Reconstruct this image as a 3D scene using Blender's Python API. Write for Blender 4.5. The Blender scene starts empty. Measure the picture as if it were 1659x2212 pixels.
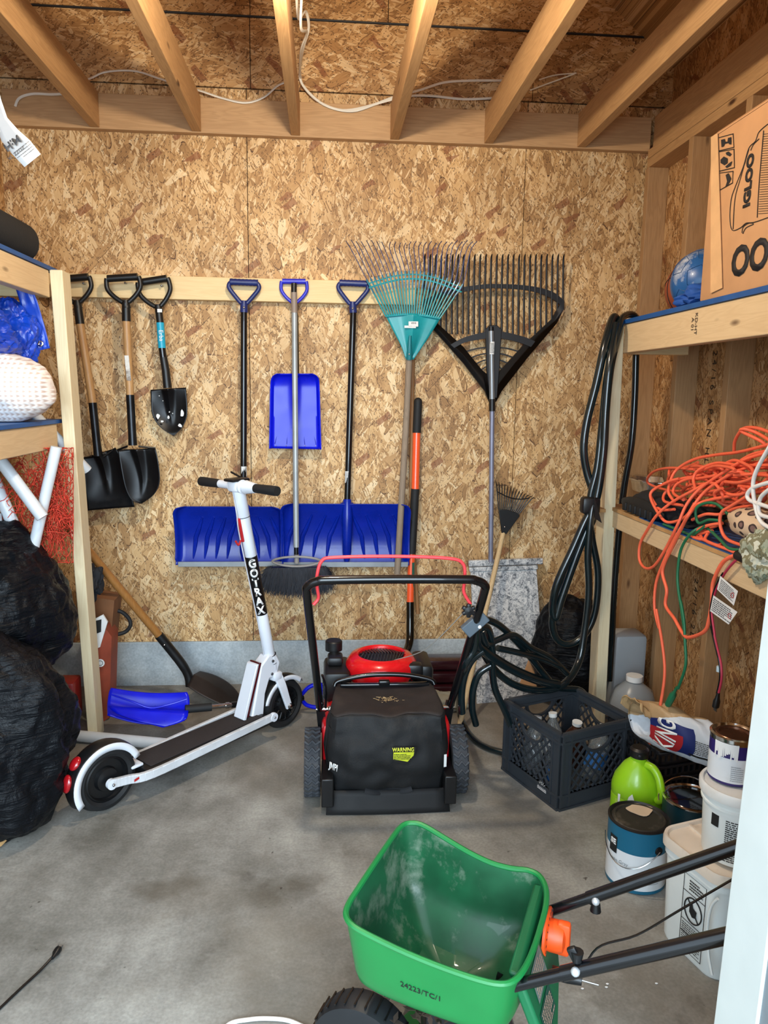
import bpy, bmesh, math, random
from mathutils import Vector, Matrix, noise
V = Vector
PI = math.pi
rnd = random.Random(7)
S = bpy.context.scene
COL = S.collection

# ------------------------------------------------------------------ camera
CAM_F, CAM_PITCH, CAM_YAW, CAM_ROLL = 1617.05, 0.157657, 0.0782134, 0.0150137
CAM_POS = V((0.342872, -3.455343, 1.386617))
fw = V((math.sin(CAM_YAW)*math.cos(CAM_PITCH), math.cos(CAM_YAW)*math.cos(CAM_PITCH), -math.sin(CAM_PITCH)))
r0 = V((math.cos(CAM_YAW), -math.sin(CAM_YAW), 0)); u0 = r0.cross(fw)
rt = r0*math.cos(CAM_ROLL)+u0*math.sin(CAM_ROLL); up = rt.cross(fw)
cd = bpy.data.cameras.new('camera'); cam = bpy.data.objects.new('camera', cd); COL.objects.link(cam)
M = Matrix((rt, up, -fw)).transposed().to_4x4(); M.translation = CAM_POS; cam.matrix_world = M
cd.sensor_fit = 'HORIZONTAL'; cd.sensor_width = 36; cd.lens = 36*CAM_F/1659; cd.clip_start = .02
S.camera = cam

# ------------------------------------------------------------------ world, lamps, exposure
W = bpy.data.worlds.new('world'); S.world = W; W.use_nodes = True
wb = W.node_tree.nodes['Background']; wb.inputs[0].default_value = (.70, .86, 1, 1); wb.inputs[1].default_value = 2.4
S.view_settings.view_transform = 'Standard'; S.view_settings.look = 'None'
S.view_settings.exposure = 0.25; S.view_settings.gamma = 1.0; S.view_settings.use_curve_mapping = False
LAMP = V((.31, -1.42, 2.42)); LAMP_W = 58
DAY = bpy.data.lights.new('daylight', 'AREA'); DAY.shape = 'RECTANGLE'; DAY.size = 2.6; DAY.size_y = 2.0
DAY.energy = 190; DAY.color = (.72, .88, 1)
dl = bpy.data.objects.new('daylight', DAY); COL.objects.link(dl); dl.location = (.2, -5.4, 1.9)
dl.rotation_euler = (math.radians(80), 0, 0)

# ------------------------------------------------------------------ pixel rays of the reference -> points on real planes
def ray(x, y): return rt*((x-829.5)/CAM_F)-up*((y-1106)/CAM_F)+fw
def PT(x, y, ax, v):
    d = ray(x, y); return CAM_POS+d*((v-CAM_POS[ax])/d[ax])
def PY(x, y, Y=-.05): return PT(x, y, 1, Y)
def PX(x, y, X): return PT(x, y, 0, X)
def PZ(x, y, Z=0): return PT(x, y, 2, Z)
def PYs(l, Y=-.05): return [PY(p[0], p[1], p[2] if len(p) > 2 else Y) for p in l]
def PXs(l, X): return [PX(p[0], p[1], p[2] if len(p) > 2 else X) for p in l]

# ------------------------------------------------------------------ object helpers
OFF = {}
def thing(name, label, cat, loc=(0, 0, 0), group=None, kind=None):
    o = bpy.data.objects.new(name, None); COL.objects.link(o); o.empty_display_size = .05
    o.location = loc; o['label'] = label; o['category'] = cat
    if group: o['group'] = group
    if kind: o['kind'] = kind
    OFF[o] = V(loc); return o
def finish(bm, m, name, smooth=True, ang=38):
    bmesh.ops.recalc_face_normals(bm, faces=bm.faces)
    if smooth:
        for f in bm.faces: f.smooth = True
        a = math.radians(ang)
        for e in bm.edges:
            if len(e.link_faces) == 2 and e.calc_face_angle(0) > a: e.smooth = False
    me = bpy.data.meshes.new(name); bm.to_mesh(me); bm.free()
    if m: me.materials.append(m)
    return me
def part(name, bm, m, parent, smooth=True, label=None, solid=0, kind=None, bevel=0):
    off = OFF[parent]
    bmesh.ops.translate(bm, verts=bm.verts, vec=-off)
    o = bpy.data.objects.new(name, finish(bm, m, name, smooth)); COL.objects.link(o)
    o.parent = parent; OFF[o] = off
    if label: o['label'] = label
    if kind: o['kind'] = kind
    mods(o, solid, bevel); return o
def mods(o, solid, bevel):
    if solid:
        s = o.modifiers.new('solid', 'SOLIDIFY'); s.thickness = solid; s.offset = 0
    if bevel:
        b = o.modifiers.new('bevel', 'BEVEL'); b.width = bevel; b.segments = 2; b.limit_method = 'ANGLE'
def single(name, bm, m, label, cat, group=None, smooth=True, solid=0, kind=None, bevel=0):
    # one-mesh thing; origin moved to its base
    vs = [v.co for v in bm.verts]
    lo = V((sum(v.x for v in vs)/len(vs), sum(v.y for v in vs)/len(vs), min(v.z for v in vs)))
    bmesh.ops.translate(bm, verts=bm.verts, vec=-lo)
    o = bpy.data.objects.new(name, finish(bm, m, name, smooth)); COL.objects.link(o); o.location = lo
    o['label'] = label; o['category'] = cat; OFF[o] = lo
    if group: o['group'] = group
    if kind: o['kind'] = kind
    mods(o, solid, bevel); return o
def struct(name, bm, m, smooth=False, solid=0, bevel=0, parent=None, label=None):
    o = bpy.data.objects.new(name, finish(bm, m, name, smooth)); COL.objects.link(o); OFF[o] = V((0, 0, 0))
    if parent: o.parent = parent
    else: o['kind'] = 'structure'
    if label: o['label'] = label
    mods(o, solid, bevel); return o
NB = bmesh.new

# ------------------------------------------------------------------ geometry helpers
def box(bm, lo, hi, M=None):
    lo, hi = V(lo), V(hi); c = (lo+hi)/2; s = hi-lo
    T = Matrix.Translation(c) @ Matrix.Diagonal((s.x, s.y, s.z, 1))
    if M is not None: T = M @ T
    return bmesh.ops.create_cube(bm, size=1, matrix=T)['verts']
def rbox(bm, lo, hi, b=.005, M=None, seg=2):
    t = bmesh.new(); box(t, lo, hi)
    bmesh.ops.bevel(t, geom=t.edges[:], offset=b, segments=seg, affect='EDGES', profile=.5)
    if M is not None: t.transform(M)
    merge(bm, t)
def merge(bm, t):
    me = bpy.data.meshes.new('t'); t.to_mesh(me); t.free(); bm.from_mesh(me); bpy.data.meshes.remove(me)
def frame(o, x, z):
    x = V(x).normalized(); z = V(z); z = (z-x*z.dot(x)).normalized(); y = z.cross(x)
    m = Matrix((x, y, z)).transposed().to_4x4(); m.translation = V(o); return m
def bar(bm, a, b, w, t, side=(0, 1, 0)):
    a, b = V(a), V(b); d = b-a
    F = frame(a, d, side); box(bm, (0, -w/2, -t/2), (d.length, w/2, t/2), F)
def smooth(pts, k=6, closed=False):
    pts = [V(p) for p in pts]; n = len(pts); out = []
    rng = range(n) if closed else range(n-1)
    for i in rng:
        if closed: p0, p1, p2, p3 = pts[i-1], pts[i], pts[(i+1) % n], pts[(i+2) % n]
        else: p0, p1, p2, p3 = pts[max(i-1, 0)], pts[i], pts[i+1], pts[min(i+2, n-1)]
        for j in range(k):
            t = j/k
            out.append(.5*((2*p1)+(p2-p0)*t+(2*p0-5*p1+4*p2-p3)*t*t+(3*p1-p0-3*p2+p3)*t**3))
    if not closed: out.append(pts[-1])
    return out
def tube(bm, pts, r, n=10, closed=False, flat=1.0):
    pts = [V(p) for p in pts]; N = len(pts)
    if N < 2: return
    T = []
    for i in range(N):
        a = pts[i-1] if (i or closed) else pts[0]; b = pts[(i+1) % N] if (i < N-1 or closed) else pts[-1]
        d = b-a; T.append(d.normalized() if d.length > 1e-9 else V((0, 0, 1)))
    x = T[0].orthogonal().normalized(); rings = []
    for i in range(N):
        x = (x-T[i]*x.dot(T[i]))
        x = x.normalized() if x.length > 1e-6 else T[i].orthogonal().normalized()
        y = T[i].cross(x); R = r[i] if isinstance(r, (list, tuple)) else r
        rings.append([bm.verts.new(pts[i]+x*(math.cos(2*PI*j/n)*R)+y*(math.sin(2*PI*j/n)*R*flat)) for j in range(n)])
    for i in range(N if closed else N-1):
        A, B = rings[i], rings[(i+1) % N]
        for j in range(n): bm.faces.new((A[j], A[(j+1) % n], B[(j+1) % n], B[j]))
    if not closed: bm.faces.new(rings[0][::-1]); bm.faces.new(rings[-1])
def rod(bm, a, b, r, r2=None, n=14): tube(bm, [a, b], [r, r if r2 is None else r2], n)
def lathe(bm, prof, M=None, n=32, a0=0, a1=2*PI, sx=1, sy=1):
    full = abs(a1-a0-2*PI) < 1e-6; m = n if full else n+1; rings = []
    M = M or Matrix()
    for (r, z) in prof:
        rings.append([bm.verts.new(M @ V((math.cos(a0+(a1-a0)*j/n)*r*sx, math.sin(a0+(a1-a0)*j/n)*r*sy, z))) for j in range(m)])
    for i in range(len(prof)-1):
        for j in range(n if full else n):
            k = (j+1) % m
            bm.faces.new((rings[i][j], rings[i][k], rings[i+1][k], rings[i+1][j]))
    return rings
def resample(l, n):
    l = [V(p) for p in l]; L = [0]
    for a, b in zip(l, l[1:]): L.append(L[-1]+(b-a).length)
    out = []; k = 0
    for i in range(n+1):
        t = L[-1]*i/n
        while k < len(l)-2 and L[k+1] < t: k += 1
        s = (t-L[k])/max(L[k+1]-L[k], 1e-9); out.append(l[k].lerp(l[k+1], min(max(s, 0), 1)))
    return out
def grid(bm, fn, nu, nv, cu=False):
    g = [[bm.verts.new(fn(i/nu, j/nv)) for i in range(nu if cu else nu+1)] for j in range(nv+1)]
    for j in range(nv):
        for i in range(nu):
            k = (i+1) % nu if cu else i+1
            bm.faces.new((g[j][i], g[j][k], g[j+1][k], g[j+1][i]))
    return g
def sheet(bm, L, R, nu=12, nv=16, disp=None):
    L = resample(smooth(L, 4) if len(L) > 2 else L, nv); R = resample(smooth(R, 4) if len(R) > 2 else R, nv)
    def fn(u, v):
        j = round(v*nv); p = L[j].lerp(R[j], u)
        return p+disp(u, v) if disp else p
    grid(bm, fn, nu, nv)
def prism(bm, poly, th):
    # poly: list of Vectors (planar); th: thickness vector
    th = V(th); a = [bm.verts.new(V(p)) for p in poly]; b = [bm.verts.new(V(p)+th) for p in poly]; n = len(poly)
    bm.faces.new(a); bm.faces.new(b[::-1])
    for i in range(n): bm.faces.new((a[i], b[i], b[(i+1) % n], a[(i+1) % n]))
def rrect(w, h, r, k=5):
    out = []
    for cx, cy, a in ((w/2-r, h/2-r, 0), (-w/2+r, h/2-r, 90), (-w/2+r, -h/2+r, 180), (w/2-r, -h/2+r, 270)):
        for i in range(k+1):
            t = math.radians(a+90*i/k); out.append((cx+r*math.cos(t), cy+r*math.sin(t)))
    return out
def blob(bm, c, s, amp=.12, freq=2.2, seed=0, sub=5, wr=.02, flatz=None, minx=None, maxx=None):
    t = bmesh.new(); bmesh.ops.create_icosphere(t, subdivisions=sub, radius=1)
    for v in t.verts:
        p = v.co.copy(); q = p+V((seed*3.1, seed*1.7, seed*.9))
        d = 1+amp*noise.fractal(q*freq*.6, 1, 2, 4)*1.6+wr*(1-abs(noise.noise(q*freq*3))*2)+wr*.6*(1-abs(noise.noise(q*freq*7))*2)
        w = V((p.x*s[0], p.y*s[1], p.z*s[2]))*d+V(c)
        if flatz is not None and w.z < flatz: w.z = flatz
        if minx is not None and w.x < minx: w.x = minx
        if maxx is not None and w.x > maxx: w.x = maxx
        v.co = w
    merge(bm, t)
def text(s, size, fn, m, parent, name='lettering', bold=0, label=None, sx=1):
    # fn(x, y) -> (point, normal); lettering lies just above the surface
    cu = bpy.data.curves.new('t', 'FONT'); cu.body = s; cu.size = size; cu.align_x = 'CENTER'; cu.align_y = 'CENTER'
    cu.offset = bold; cu.resolution_u = 3
    to = bpy.data.objects.new('t', cu); COL.objects.link(to)
    dg = bpy.context.evaluated_depsgraph_get(); me = bpy.data.meshes.new_from_object(to.evaluated_get(dg))
    bpy.data.objects.remove(to); bpy.data.curves.remove(cu)
    bm = NB(); bm.from_mesh(me); bpy.data.meshes.remove(me)
    for v in bm.verts:
        p, n = fn(v.co.x*sx, v.co.y); v.co = V(p)+V(n).normalized()*.0012
    return part(name, bm, m, parent, smooth=False, label=label, solid=.0006)
def flatfn(o, x, y):
    o, x, y = V(o), V(x).normalized(), V(y).normalized(); n = x.cross(y)
    return lambda a, b: (o+x*a+y*b, n)
def cylfn(c, r, ang, z):
    # wraps lettering round an upright can: ang = facing angle
    return lambda a, b: (V((c[0]+math.cos(ang+a/r)*r, c[1]+math.sin(ang+a/r)*r, z+b)), V((math.cos(ang+a/r), math.sin(ang+a/r), 0)))
def lines(bm, fn, w, h, n, fill=.45, seed=1, words=True):
    # rows of tiny print
    rr = random.Random(seed); dy = h/n
    for i in range(n):
        y = h/2-dy*(i+.5); x = -w/2; end = w/2*(1 if i % 5 else rr.uniform(.3, .9))
        while x < end-.001:
            L = min(rr.uniform(.03, .12)*w+.001, end-x)
            q = [fn(x, y-dy*fill/2), fn(x+L, y-dy*fill/2), fn(x+L, y+dy*fill/2), fn(x, y+dy*fill/2)]
            bm.faces.new([bm.verts.new(V(p)+V(nn).normalized()*.0011) for p, nn in q])
            x += L+rr.uniform(.012, .03)*w
def patch(bm, fn, w, h, k=6, e=.0006):
    g = [[None]*(k+1) for _ in range(2)]
    for j in range(2):
        for i in range(k+1):
            p, n = fn(-w/2+w*i/k, -h/2+h*j); g[j][i] = bm.verts.new(V(p)+V(n).normalized()*e)
    for i in range(k): bm.faces.new((g[0][i], g[0][i+1], g[1][i+1], g[1][i]))

# ------------------------------------------------------------------ materials
class NT:
    def __init__(s, name):
        s.m = bpy.data.materials.new(name); s.m.use_nodes = True; s.t = s.m.node_tree
        s.b = s.t.nodes['Principled BSDF']
    def n(s, kind, **kw):
        nd = s.t.nodes.new(kind)
        for k, v in kw.items():
            if k.startswith('i_'):
                key = k[2:]; key = int(key) if key.isdigit() else key.replace('_', ' ')
                if isinstance(v, bpy.types.NodeSocket): s.t.links.new(v, nd.inputs[key])
                else: nd.inputs[key].default_value = v
            else: setattr(nd, k, v)
        return nd
    def link(s, a, b): s.t.links.new(a, b)
    def math(s, op, a, b=None, c=None):
        nd = s.t.nodes.new('ShaderNodeMath'); nd.operation = op
        for i, v in enumerate((a, b, c)):
            if v is None: continue
            if isinstance(v, bpy.types.NodeSocket): s.link(v, nd.inputs[i])
            else: nd.inputs[i].default_value = v
        return nd.outputs[0]
    def mix(s, f, a, b, mode='MIX'):
        nd = s.t.nodes.new('ShaderNodeMix'); nd.data_type = 'RGBA'; nd.blend_type = mode
        for i, v in ((0, f), (6, a), (7, b)):
            if isinstance(v, bpy.types.NodeSocket): s.link(v, nd.inputs[i])
            else: nd.inputs[i].default_value = v if i == 0 else (*v[:3], 1)
        return nd.outputs[2]
    def ramp(s, f, stops, interp='LINEAR'):
        nd = s.t.nodes.new('ShaderNodeValToRGB'); s.link(f, nd.inputs[0]); cr = nd.color_ramp; cr.interpolation = interp
        while len(cr.elements) < len(stops): cr.elements.new(.5)
        for e, (p, c) in zip(cr.elements, stops): e.position = p; e.color = (*c, 1) if len(c) == 3 else c
        return nd.outputs[0]
    def obj(s): return s.n('ShaderNodeTexCoord').outputs['Object']
    def bump(s, h, st=.3, d=.002):
        nd = s.n('ShaderNodeBump', i_Strength=st, i_Distance=d, i_Height=h); s.link(nd.outputs[0], s.b.inputs['Normal'])
def hexc(h):
    h = h.lstrip('#'); c = [int(h[i:i+2], 16)/255 for i in (0, 2, 4)]
    return tuple(x/12.92 if x <= .04045 else ((x+.055)/1.055)**2.4 for x in c)
MC = {}
def mat(name, col, rough=.5, metal=0, var=.12, nscale=14, bump=0, bscale=60, coat=0, trans=0, alpha=1, dirt=None):
    if name in MC: return MC[name]
    t = NT(name); c = hexc(col) if isinstance(col, str) else col; b = t.b
    o = t.obj(); nz = t.n('ShaderNodeTexNoise', i_Vector=o, i_Scale=nscale, i_Detail=4.0)
    dark = tuple(x*(1-var) for x in c); lite = tuple(min(1, x*(1+var)) for x in c)
    cc = t.ramp(nz.outputs['Fac'], [(.3, dark), (.7, lite)])
    if dirt:
        n2 = t.n('ShaderNodeTexNoise', i_Vector=o, i_Scale=9.0, i_Detail=8.0, i_Roughness=.7)
        f = t.ramp(n2.outputs['Fac'], [(.52, (0, 0, 0)), (.66, (1, 1, 1))]); cc = t.mix(t.math('MULTIPLY', f, dirt[1]), cc, hexc(dirt[0]))
    t.link(cc, b.inputs['Base Color'])
    rr = t.math('MULTIPLY_ADD', nz.outputs['Fac'], .16, rough-.08); t.link(rr, b.inputs['Roughness'])
    b.inputs['Metallic'].default_value = metal; b.inputs['Coat Weight'].default_value = coat
    if trans: b.inputs['Transmission Weight'].default_value = trans
    if alpha < 1: b.inputs['Alpha'].default_value = alpha
    if bump:
        n3 = t.n('ShaderNodeTexNoise', i_Vector=o, i_Scale=float(bscale), i_Detail=5.0); t.bump(n3.outputs['Fac'], bump, .003)
    MC[name] = t.m; return t.m
def wood(name, col, dark, axis='Z', scale=1.0, rough=.65, knots=True, var=.5):
    if name in MC: return MC[name]
    t = NT(name); o = t.obj(); st = {'X': (1.2, 16, 16), 'Y': (16, 1.2, 16), 'Z': (16, 16, 1.2)}[axis]
    mp = t.n('ShaderNodeMapping', i_Vector=o, i_Scale=tuple(x*scale for x in st))
    n1 = t.n('ShaderNodeTexNoise', i_Vector=mp.outputs[0], i_Scale=1.6, i_Detail=3.0, i_Distortion=.6)
    rings = t.math('SINE', t.math('MULTIPLY', n1.outputs['Fac'], 60.0))
    rings = t.math('MULTIPLY_ADD', rings, .5, .5)
    mp2 = t.n('ShaderNodeMapping', i_Vector=o, i_Scale=tuple(x*scale*6 for x in st))
    n2 = t.n('ShaderNodeTexNoise', i_Vector=mp2.outputs[0], i_Scale=2.0, i_Detail=4.0)
    n3 = t.n('ShaderNodeTexNoise', i_Vector=o, i_Scale=2.5, i_Detail=3.0)
    f = t.math('ADD', t.math('MULTIPLY', rings, .30), t.math('MULTIPLY', n2.outputs['Fac'], .5))
    f = t.math('MULTIPLY', t.math('ADD', f, t.math('MULTIPLY', n3.outputs['Fac'], .35)), var*1.4)
    cc = t.mix(f, hexc(col), hexc(dark))
    if knots:
        mk = t.n('ShaderNodeMapping', i_Vector=o, i_Scale=tuple({1.2: 3.0, 16: 9.0}[x] for x in st))
        vo = t.n('ShaderNodeTexVoronoi', i_Vector=mk.outputs[0], i_Scale=.9)
        k = t.ramp(vo.outputs['Distance'], [(.04, (1, 1, 1)), (.10, (0, 0, 0))])
        cc = t.mix(k, cc, hexc('4a2c16'))
    t.link(cc, t.b.inputs['Base Color']); t.b.inputs['Roughness'].default_value = rough
    t.bump(n2.outputs['Fac'], .15, .001); MC[name] = t.m; return t.m
def osb(name, axes='XZ', turn=0.0, tint=(1, 1, 1), offset=0.0):
    t = NT(name); o = t.obj(); sp = t.n('ShaderNodeSeparateXYZ', i_0=o)
    cb = t.n('ShaderNodeCombineXYZ', i_0=sp.outputs[axes[0]], i_1=sp.outputs[axes[1]], i_2=0.0)
    wn = t.n('ShaderNodeTexNoise', i_Vector=cb.outputs[0], i_Scale=22.0, i_Detail=2.0)
    wv = t.n('ShaderNodeVectorMath', operation='SCALE', i_0=wn.outputs['Color'], i_Scale=.007)
    base = t.n('ShaderNodeVectorMath', operation='ADD', i_0=cb.outputs[0], i_1=wv.outputs[0])
    val = None; grain = None; edge = None
    layers = [(8, 48, 12, 0), (-28, 46, 13, .5), (34, 50, 14, .5), (68, 48, 15, .66), (-14, 64, 16, .5), (-52, 70, 19, .66), (20, 110, 24, .6), (3, 34, 10, .76), (-22, 27, 10, .82), (44, 26, 11, .88)]
    for k, (ang, sa, sb, th) in enumerate(layers):
        mp = t.n('ShaderNodeMapping', i_Vector=base.outputs[0], i_Rotation=(0, 0, math.radians(ang+turn)), i_Location=(k*3.7+offset, k*1.9, 0))
        ms = t.n('ShaderNodeMapping', i_Vector=mp.outputs[0], i_Scale=(sa, sb, 1))
        vo = t.n('ShaderNodeTexVoronoi', voronoi_dimensions='2D', distance='CHEBYCHEV' if k % 2 else 'EUCLIDEAN', i_Vector=ms.outputs[0], i_Scale=1.0)
        sc = t.n('ShaderNodeSeparateColor', i_0=vo.outputs['Color'])
        mg = t.n('ShaderNodeMapping', i_Vector=mp.outputs[0], i_Scale=(380, 22, 1))
        gn = t.n('ShaderNodeTexNoise', noise_dimensions='2D', i_Vector=mg.outputs[0], i_Scale=1.0, i_Detail=2.0)
        v = t.math('MULTIPLY_ADD', gn.outputs['Fac'], .42, t.math('MULTIPLY_ADD', sc.outputs[0], .70, .0))
        if val is None: val = v
        else:
            m = t.math('MULTIPLY', t.math('GREATER_THAN', sc.outputs[1], th), t.math('LESS_THAN', vo.outputs['Distance'], .62))
            mx = t.n('ShaderNodeMix', i_0=m, i_2=val, i_3=v); val = mx.outputs[0]
            # thin shadow line at the flake rim
            rim = t.math('MULTIPLY', t.math('GREATER_THAN', sc.outputs[1], th), t.math('MULTIPLY', t.math('GREATER_THAN', vo.outputs['Distance'], .56), t.math('LESS_THAN', vo.outputs['Distance'], .62)))
            val = t.math('SUBTRACT', val, t.math('MULTIPLY', rim, .30))
    for ang, sa, sb, th, dv in ((4, 130, 16, .86, .75), (-24, 150, 18, .88, .18), (31, 140, 18, .90, .85), (-46, 160, 22, .92, .2)):
        mp = t.n('ShaderNodeMapping', i_Vector=base.outputs[0], i_Rotation=(0, 0, math.radians(ang+turn)), i_Location=(ang*.37+offset, ang*.11, 0))
        ms = t.n('ShaderNodeMapping', i_Vector=mp.outputs[0], i_Scale=(sa, sb, 1))
        vo = t.n('ShaderNodeTexVoronoi', voronoi_dimensions='2D', i_Vector=ms.outputs[0], i_Scale=1.0)
        sc = t.n('ShaderNodeSeparateColor', i_0=vo.outputs['Color'])
        m = t.math('MULTIPLY', t.math('MULTIPLY', t.math('GREATER_THAN', sc.outputs[1], th), t.math('LESS_THAN', vo.outputs['Distance'], .42)), .8)
        mx = t.n('ShaderNodeMix', i_0=m, i_2=val, i_3=t.math('MULTIPLY_ADD', sc.outputs[0], .25, dv-.1)); val = mx.outputs[0]
    c = t.ramp(val, [(.0, hexc('5f4127')), (.14, hexc('8d683f')), (.34, hexc('b58c5a')), (.6, hexc('cda672')), (.82, hexc('dfbf90')), (1, hexc('efdcb6'))])
    # big red-brown flakes and dark specks
    mr = t.n('ShaderNodeMapping', i_Vector=base.outputs[0], i_Rotation=(0, 0, math.radians(55+turn)))
    ms = t.n('ShaderNodeMapping', i_Vector=mr.outputs[0], i_Scale=(34, 13, 1))
    vr = t.n('ShaderNodeTexVoronoi', voronoi_dimensions='2D', distance='CHEBYCHEV', i_Vector=ms.outputs[0], i_Scale=1.0)
    sc = t.n('ShaderNodeSeparateColor', i_0=vr.outputs['Color'])
    m = t.math('MULTIPLY', t.math('LESS_THAN', sc.outputs[2], .035), t.math('LESS_THAN', vr.outputs['Distance'], .5))
    c = t.mix(t.math('MULTIPLY', m, .75), c, hexc('8b5431'))
    for an, s1, s2_, th, ds in ((15, 190, 60, .13, .30), (-40, 200, 70, .11, .28), (80, 90, 80, .07, .22)):
        mr = t.n('ShaderNodeMapping', i_Vector=base.outputs[0], i_Rotation=(0, 0, math.radians(an+turn)))
        ms = t.n('ShaderNodeMapping', i_Vector=mr.outputs[0], i_Scale=(s1, s2_, 1))
        vs = t.n('ShaderNodeTexVoronoi', voronoi_dimensions='2D', i_Vector=ms.outputs[0], i_Scale=1.0)
        s2 = t.n('ShaderNodeSeparateColor', i_0=vs.outputs['Color'])
        m = t.math('MULTIPLY', t.math('LESS_THAN', s2.outputs[0], th), t.math('LESS_THAN', vs.outputs['Distance'], ds))
        c = t.mix(t.math('MULTIPLY', m, .75), c, hexc('4a2f1a'))
    big = t.n('ShaderNodeTexNoise', i_Vector=cb.outputs[0], i_Scale=3.0, i_Detail=5.0)
    f = t.ramp(big.outputs['Fac'], [(.35, (.80, .78, .76)), (.65, (1.06, 1.05, 1.02))])
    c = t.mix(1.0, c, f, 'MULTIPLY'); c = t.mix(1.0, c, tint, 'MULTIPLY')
    t.link(c, t.b.inputs['Base Color']); t.b.inputs['Roughness'].default_value = .62
    t.bump(val, .35, .0015); return t.m
def concrete(name, c1, c2, c3, stain=True, rough=.75):
    t = NT(name); o = t.obj()
    n1 = t.n('ShaderNodeTexNoise', i_Vector=o, i_Scale=1.7, i_Detail=6.0, i_Roughness=.62)
    n2 = t.n('ShaderNodeTexNoise', i_Vector=o, i_Scale=7.0, i_Detail=8.0, i_Roughness=.7)
    n3 = t.n('ShaderNodeTexNoise', i_Vector=o, i_Scale=120.0, i_Detail=4.0)
    f = t.math('ADD', t.math('MULTIPLY', n1.outputs['Fac'], .6), t.math('MULTIPLY', n2.outputs['Fac'], .4))
    c = t.ramp(f, [(.36, hexc(c1)), (.5, hexc(c2)), (.64, hexc(c3))])
    g = t.ramp(n3.outputs['Fac'], [(.35, (.86, .86, .86)), (.65, (1.08, 1.08, 1.08))]); c = t.mix(1.0, c, g, 'MULTIPLY')
    if stain:
        nw = t.n('ShaderNodeTexNoise', i_Vector=o, i_Scale=1.1, i_Detail=5.0, i_Roughness=.6); kw_ = t.ramp(nw.outputs['Fac'], [(.46, (0, 0, 0)), (.62, (1, 1, 1))]); c = t.mix(t.math('MULTIPLY', kw_, .5), c, hexc('766c5d'))
        for sc, lo, hi, col, am in ((2.6, .60, .70, '4b4234', .55), (5.5, .66, .74, '3a3128', .6), (26.0, .71, .75, '2c251e', .8)):
            mp = t.n('ShaderNodeMapping', i_Vector=o, i_Location=(sc, 2*sc, 0))
            nn = t.n('ShaderNodeTexNoise', i_Vector=mp.outputs[0], i_Scale=sc, i_Detail=5.0, i_Distortion=.4)
            k = t.ramp(nn.outputs['Fac'], [(lo, (0, 0, 0)), (hi, (1, 1, 1))])
            c = t.mix(t.math('MULTIPLY', k, am), c, hexc(col))
        nn = t.n('ShaderNodeTexNoise', i_Vector=o, i_Scale=3.3, i_Detail=7.0, i_Roughness=.75)
        k = t.ramp(nn.outputs['Fac'], [(.60, (0, 0, 0)), (.76, (1, 1, 1))]); c = t.mix(t.math('MULTIPLY', k, .45), c, hexc('c9c6bd'))
    t.link(c, t.b.inputs['Base Color']); t.b.inputs['Roughness'].default_value = rough
    t.bump(t.math('ADD', n3.outputs['Fac'], t.math('MULTIPLY', n2.outputs['Fac'], 2.0)), .25, .002); return t.m
def stone(name):
    t = NT(name); o = t.obj()
    n1 = t.n('ShaderNodeTexNoise', i_Vector=o, i_Scale=22.0, i_Detail=9.0, i_Roughness=.75, i_Distortion=1.8)
    n2 = t.n('ShaderNodeTexNoise', i_Vector=o, i_Scale=70.0, i_Detail=6.0, i_Roughness=.8, i_Distortion=2.0)
    f = t.math('MULTIPLY_ADD', n2.outputs['Fac'], .45, t.math('MULTIPLY', n1.outputs['Fac'], .55))
    c = t.ramp(f, [(.40, hexc('3c4046')), (.455, hexc('777b80')), (.50, hexc('b4b6b8')), (.56, hexc('dcdbd8'))])
    t.link(c, t.b.inputs['Base Color']); t.b.inputs['Roughness'].default_value = .45; return t.m

BLK = mat('black_plastic', '0e0f11', .42); BLKM = mat('black_painted_steel', '0e0f12', .25, .2, coat=.3)
RUB = mat('black_rubber', '121315', .7, bump=.2); TYRE = mat('worn_tyre_rubber', '33353a', .8, var=.3, bump=.3, bscale=90, dirt=('5a5750', .5))
STEEL = mat('bare_steel', '9a9da0', .3, .9); CHR = mat('chrome', 'c8c8c8', .15, 1)
DSTEEL = mat('dark_worn_steel', '2a2b2e', .32, .75, var=.35); BLADE = mat('black_blade_steel', '121316', .38, .5, var=.3, dirt=('33312f', .4))
WHT = mat('white_plastic', 'e8e8e6', .4, var=.03); PAPER = mat('white_paper', 'dfe0df', .8, var=.04)
INK = mat('black_ink', '151515', .7, var=0); GREYP = mat('grey_plastic', '8a8d8f', .5)
BLUE = mat('royal_blue_plastic', '0614c4', .30, var=.1, coat=.05); NAVY = mat('deep_blue_plastic', '062290', .28, var=.12, coat=.08)
for m_ in (BLUE, NAVY): m_.node_tree.nodes['Principled BSDF'].inputs['Specular IOR Level'].default_value = .3
NAVG = mat('navy_grip_plastic', '1c2a66', .4); TEAL = mat('teal_plastic', '128e96', .38, var=.12, coat=.1)
ORG = mat('orange_rubber', 'f4572c', .45, var=.06); ORGC = mat('orange_cord_jacket', 'f06a48', .5, var=.08)
ASH = wood('ash_handle_wood', 'c59a66', '8a6038', 'Z', 1.5, .45, False)
GREYW = wood('weathered_handle_wood', '9c8a76', '5f5348', 'Z', 1.5, .8, False)
PALEW = wood('pale_handle_wood', 'd9c096', 'a98b5e', 'Z', 1.5, .6, False)
LUMX = wood('pine_lumber_x', 'c9a377', '94704a', 'X'); LUMY = wood('pine_lumber_y', 'c79d6c', '8f6840', 'Y'); LUMZ = wood('pine_lumber_z', 'bb9468', '84603c', 'Z')
NEWX = wood('fresh_pine_x', 'ecd3a2', 'cda76e', 'X', knots=False, var=.4); NEWY = wood('fresh_pine_y', 'dcc299', 'b7946a', 'Y', var=.4); NEWZ = wood('fresh_pine_z', 'eadfbe', 'c6ab7c', 'Z', knots=False, var=.4)
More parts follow.
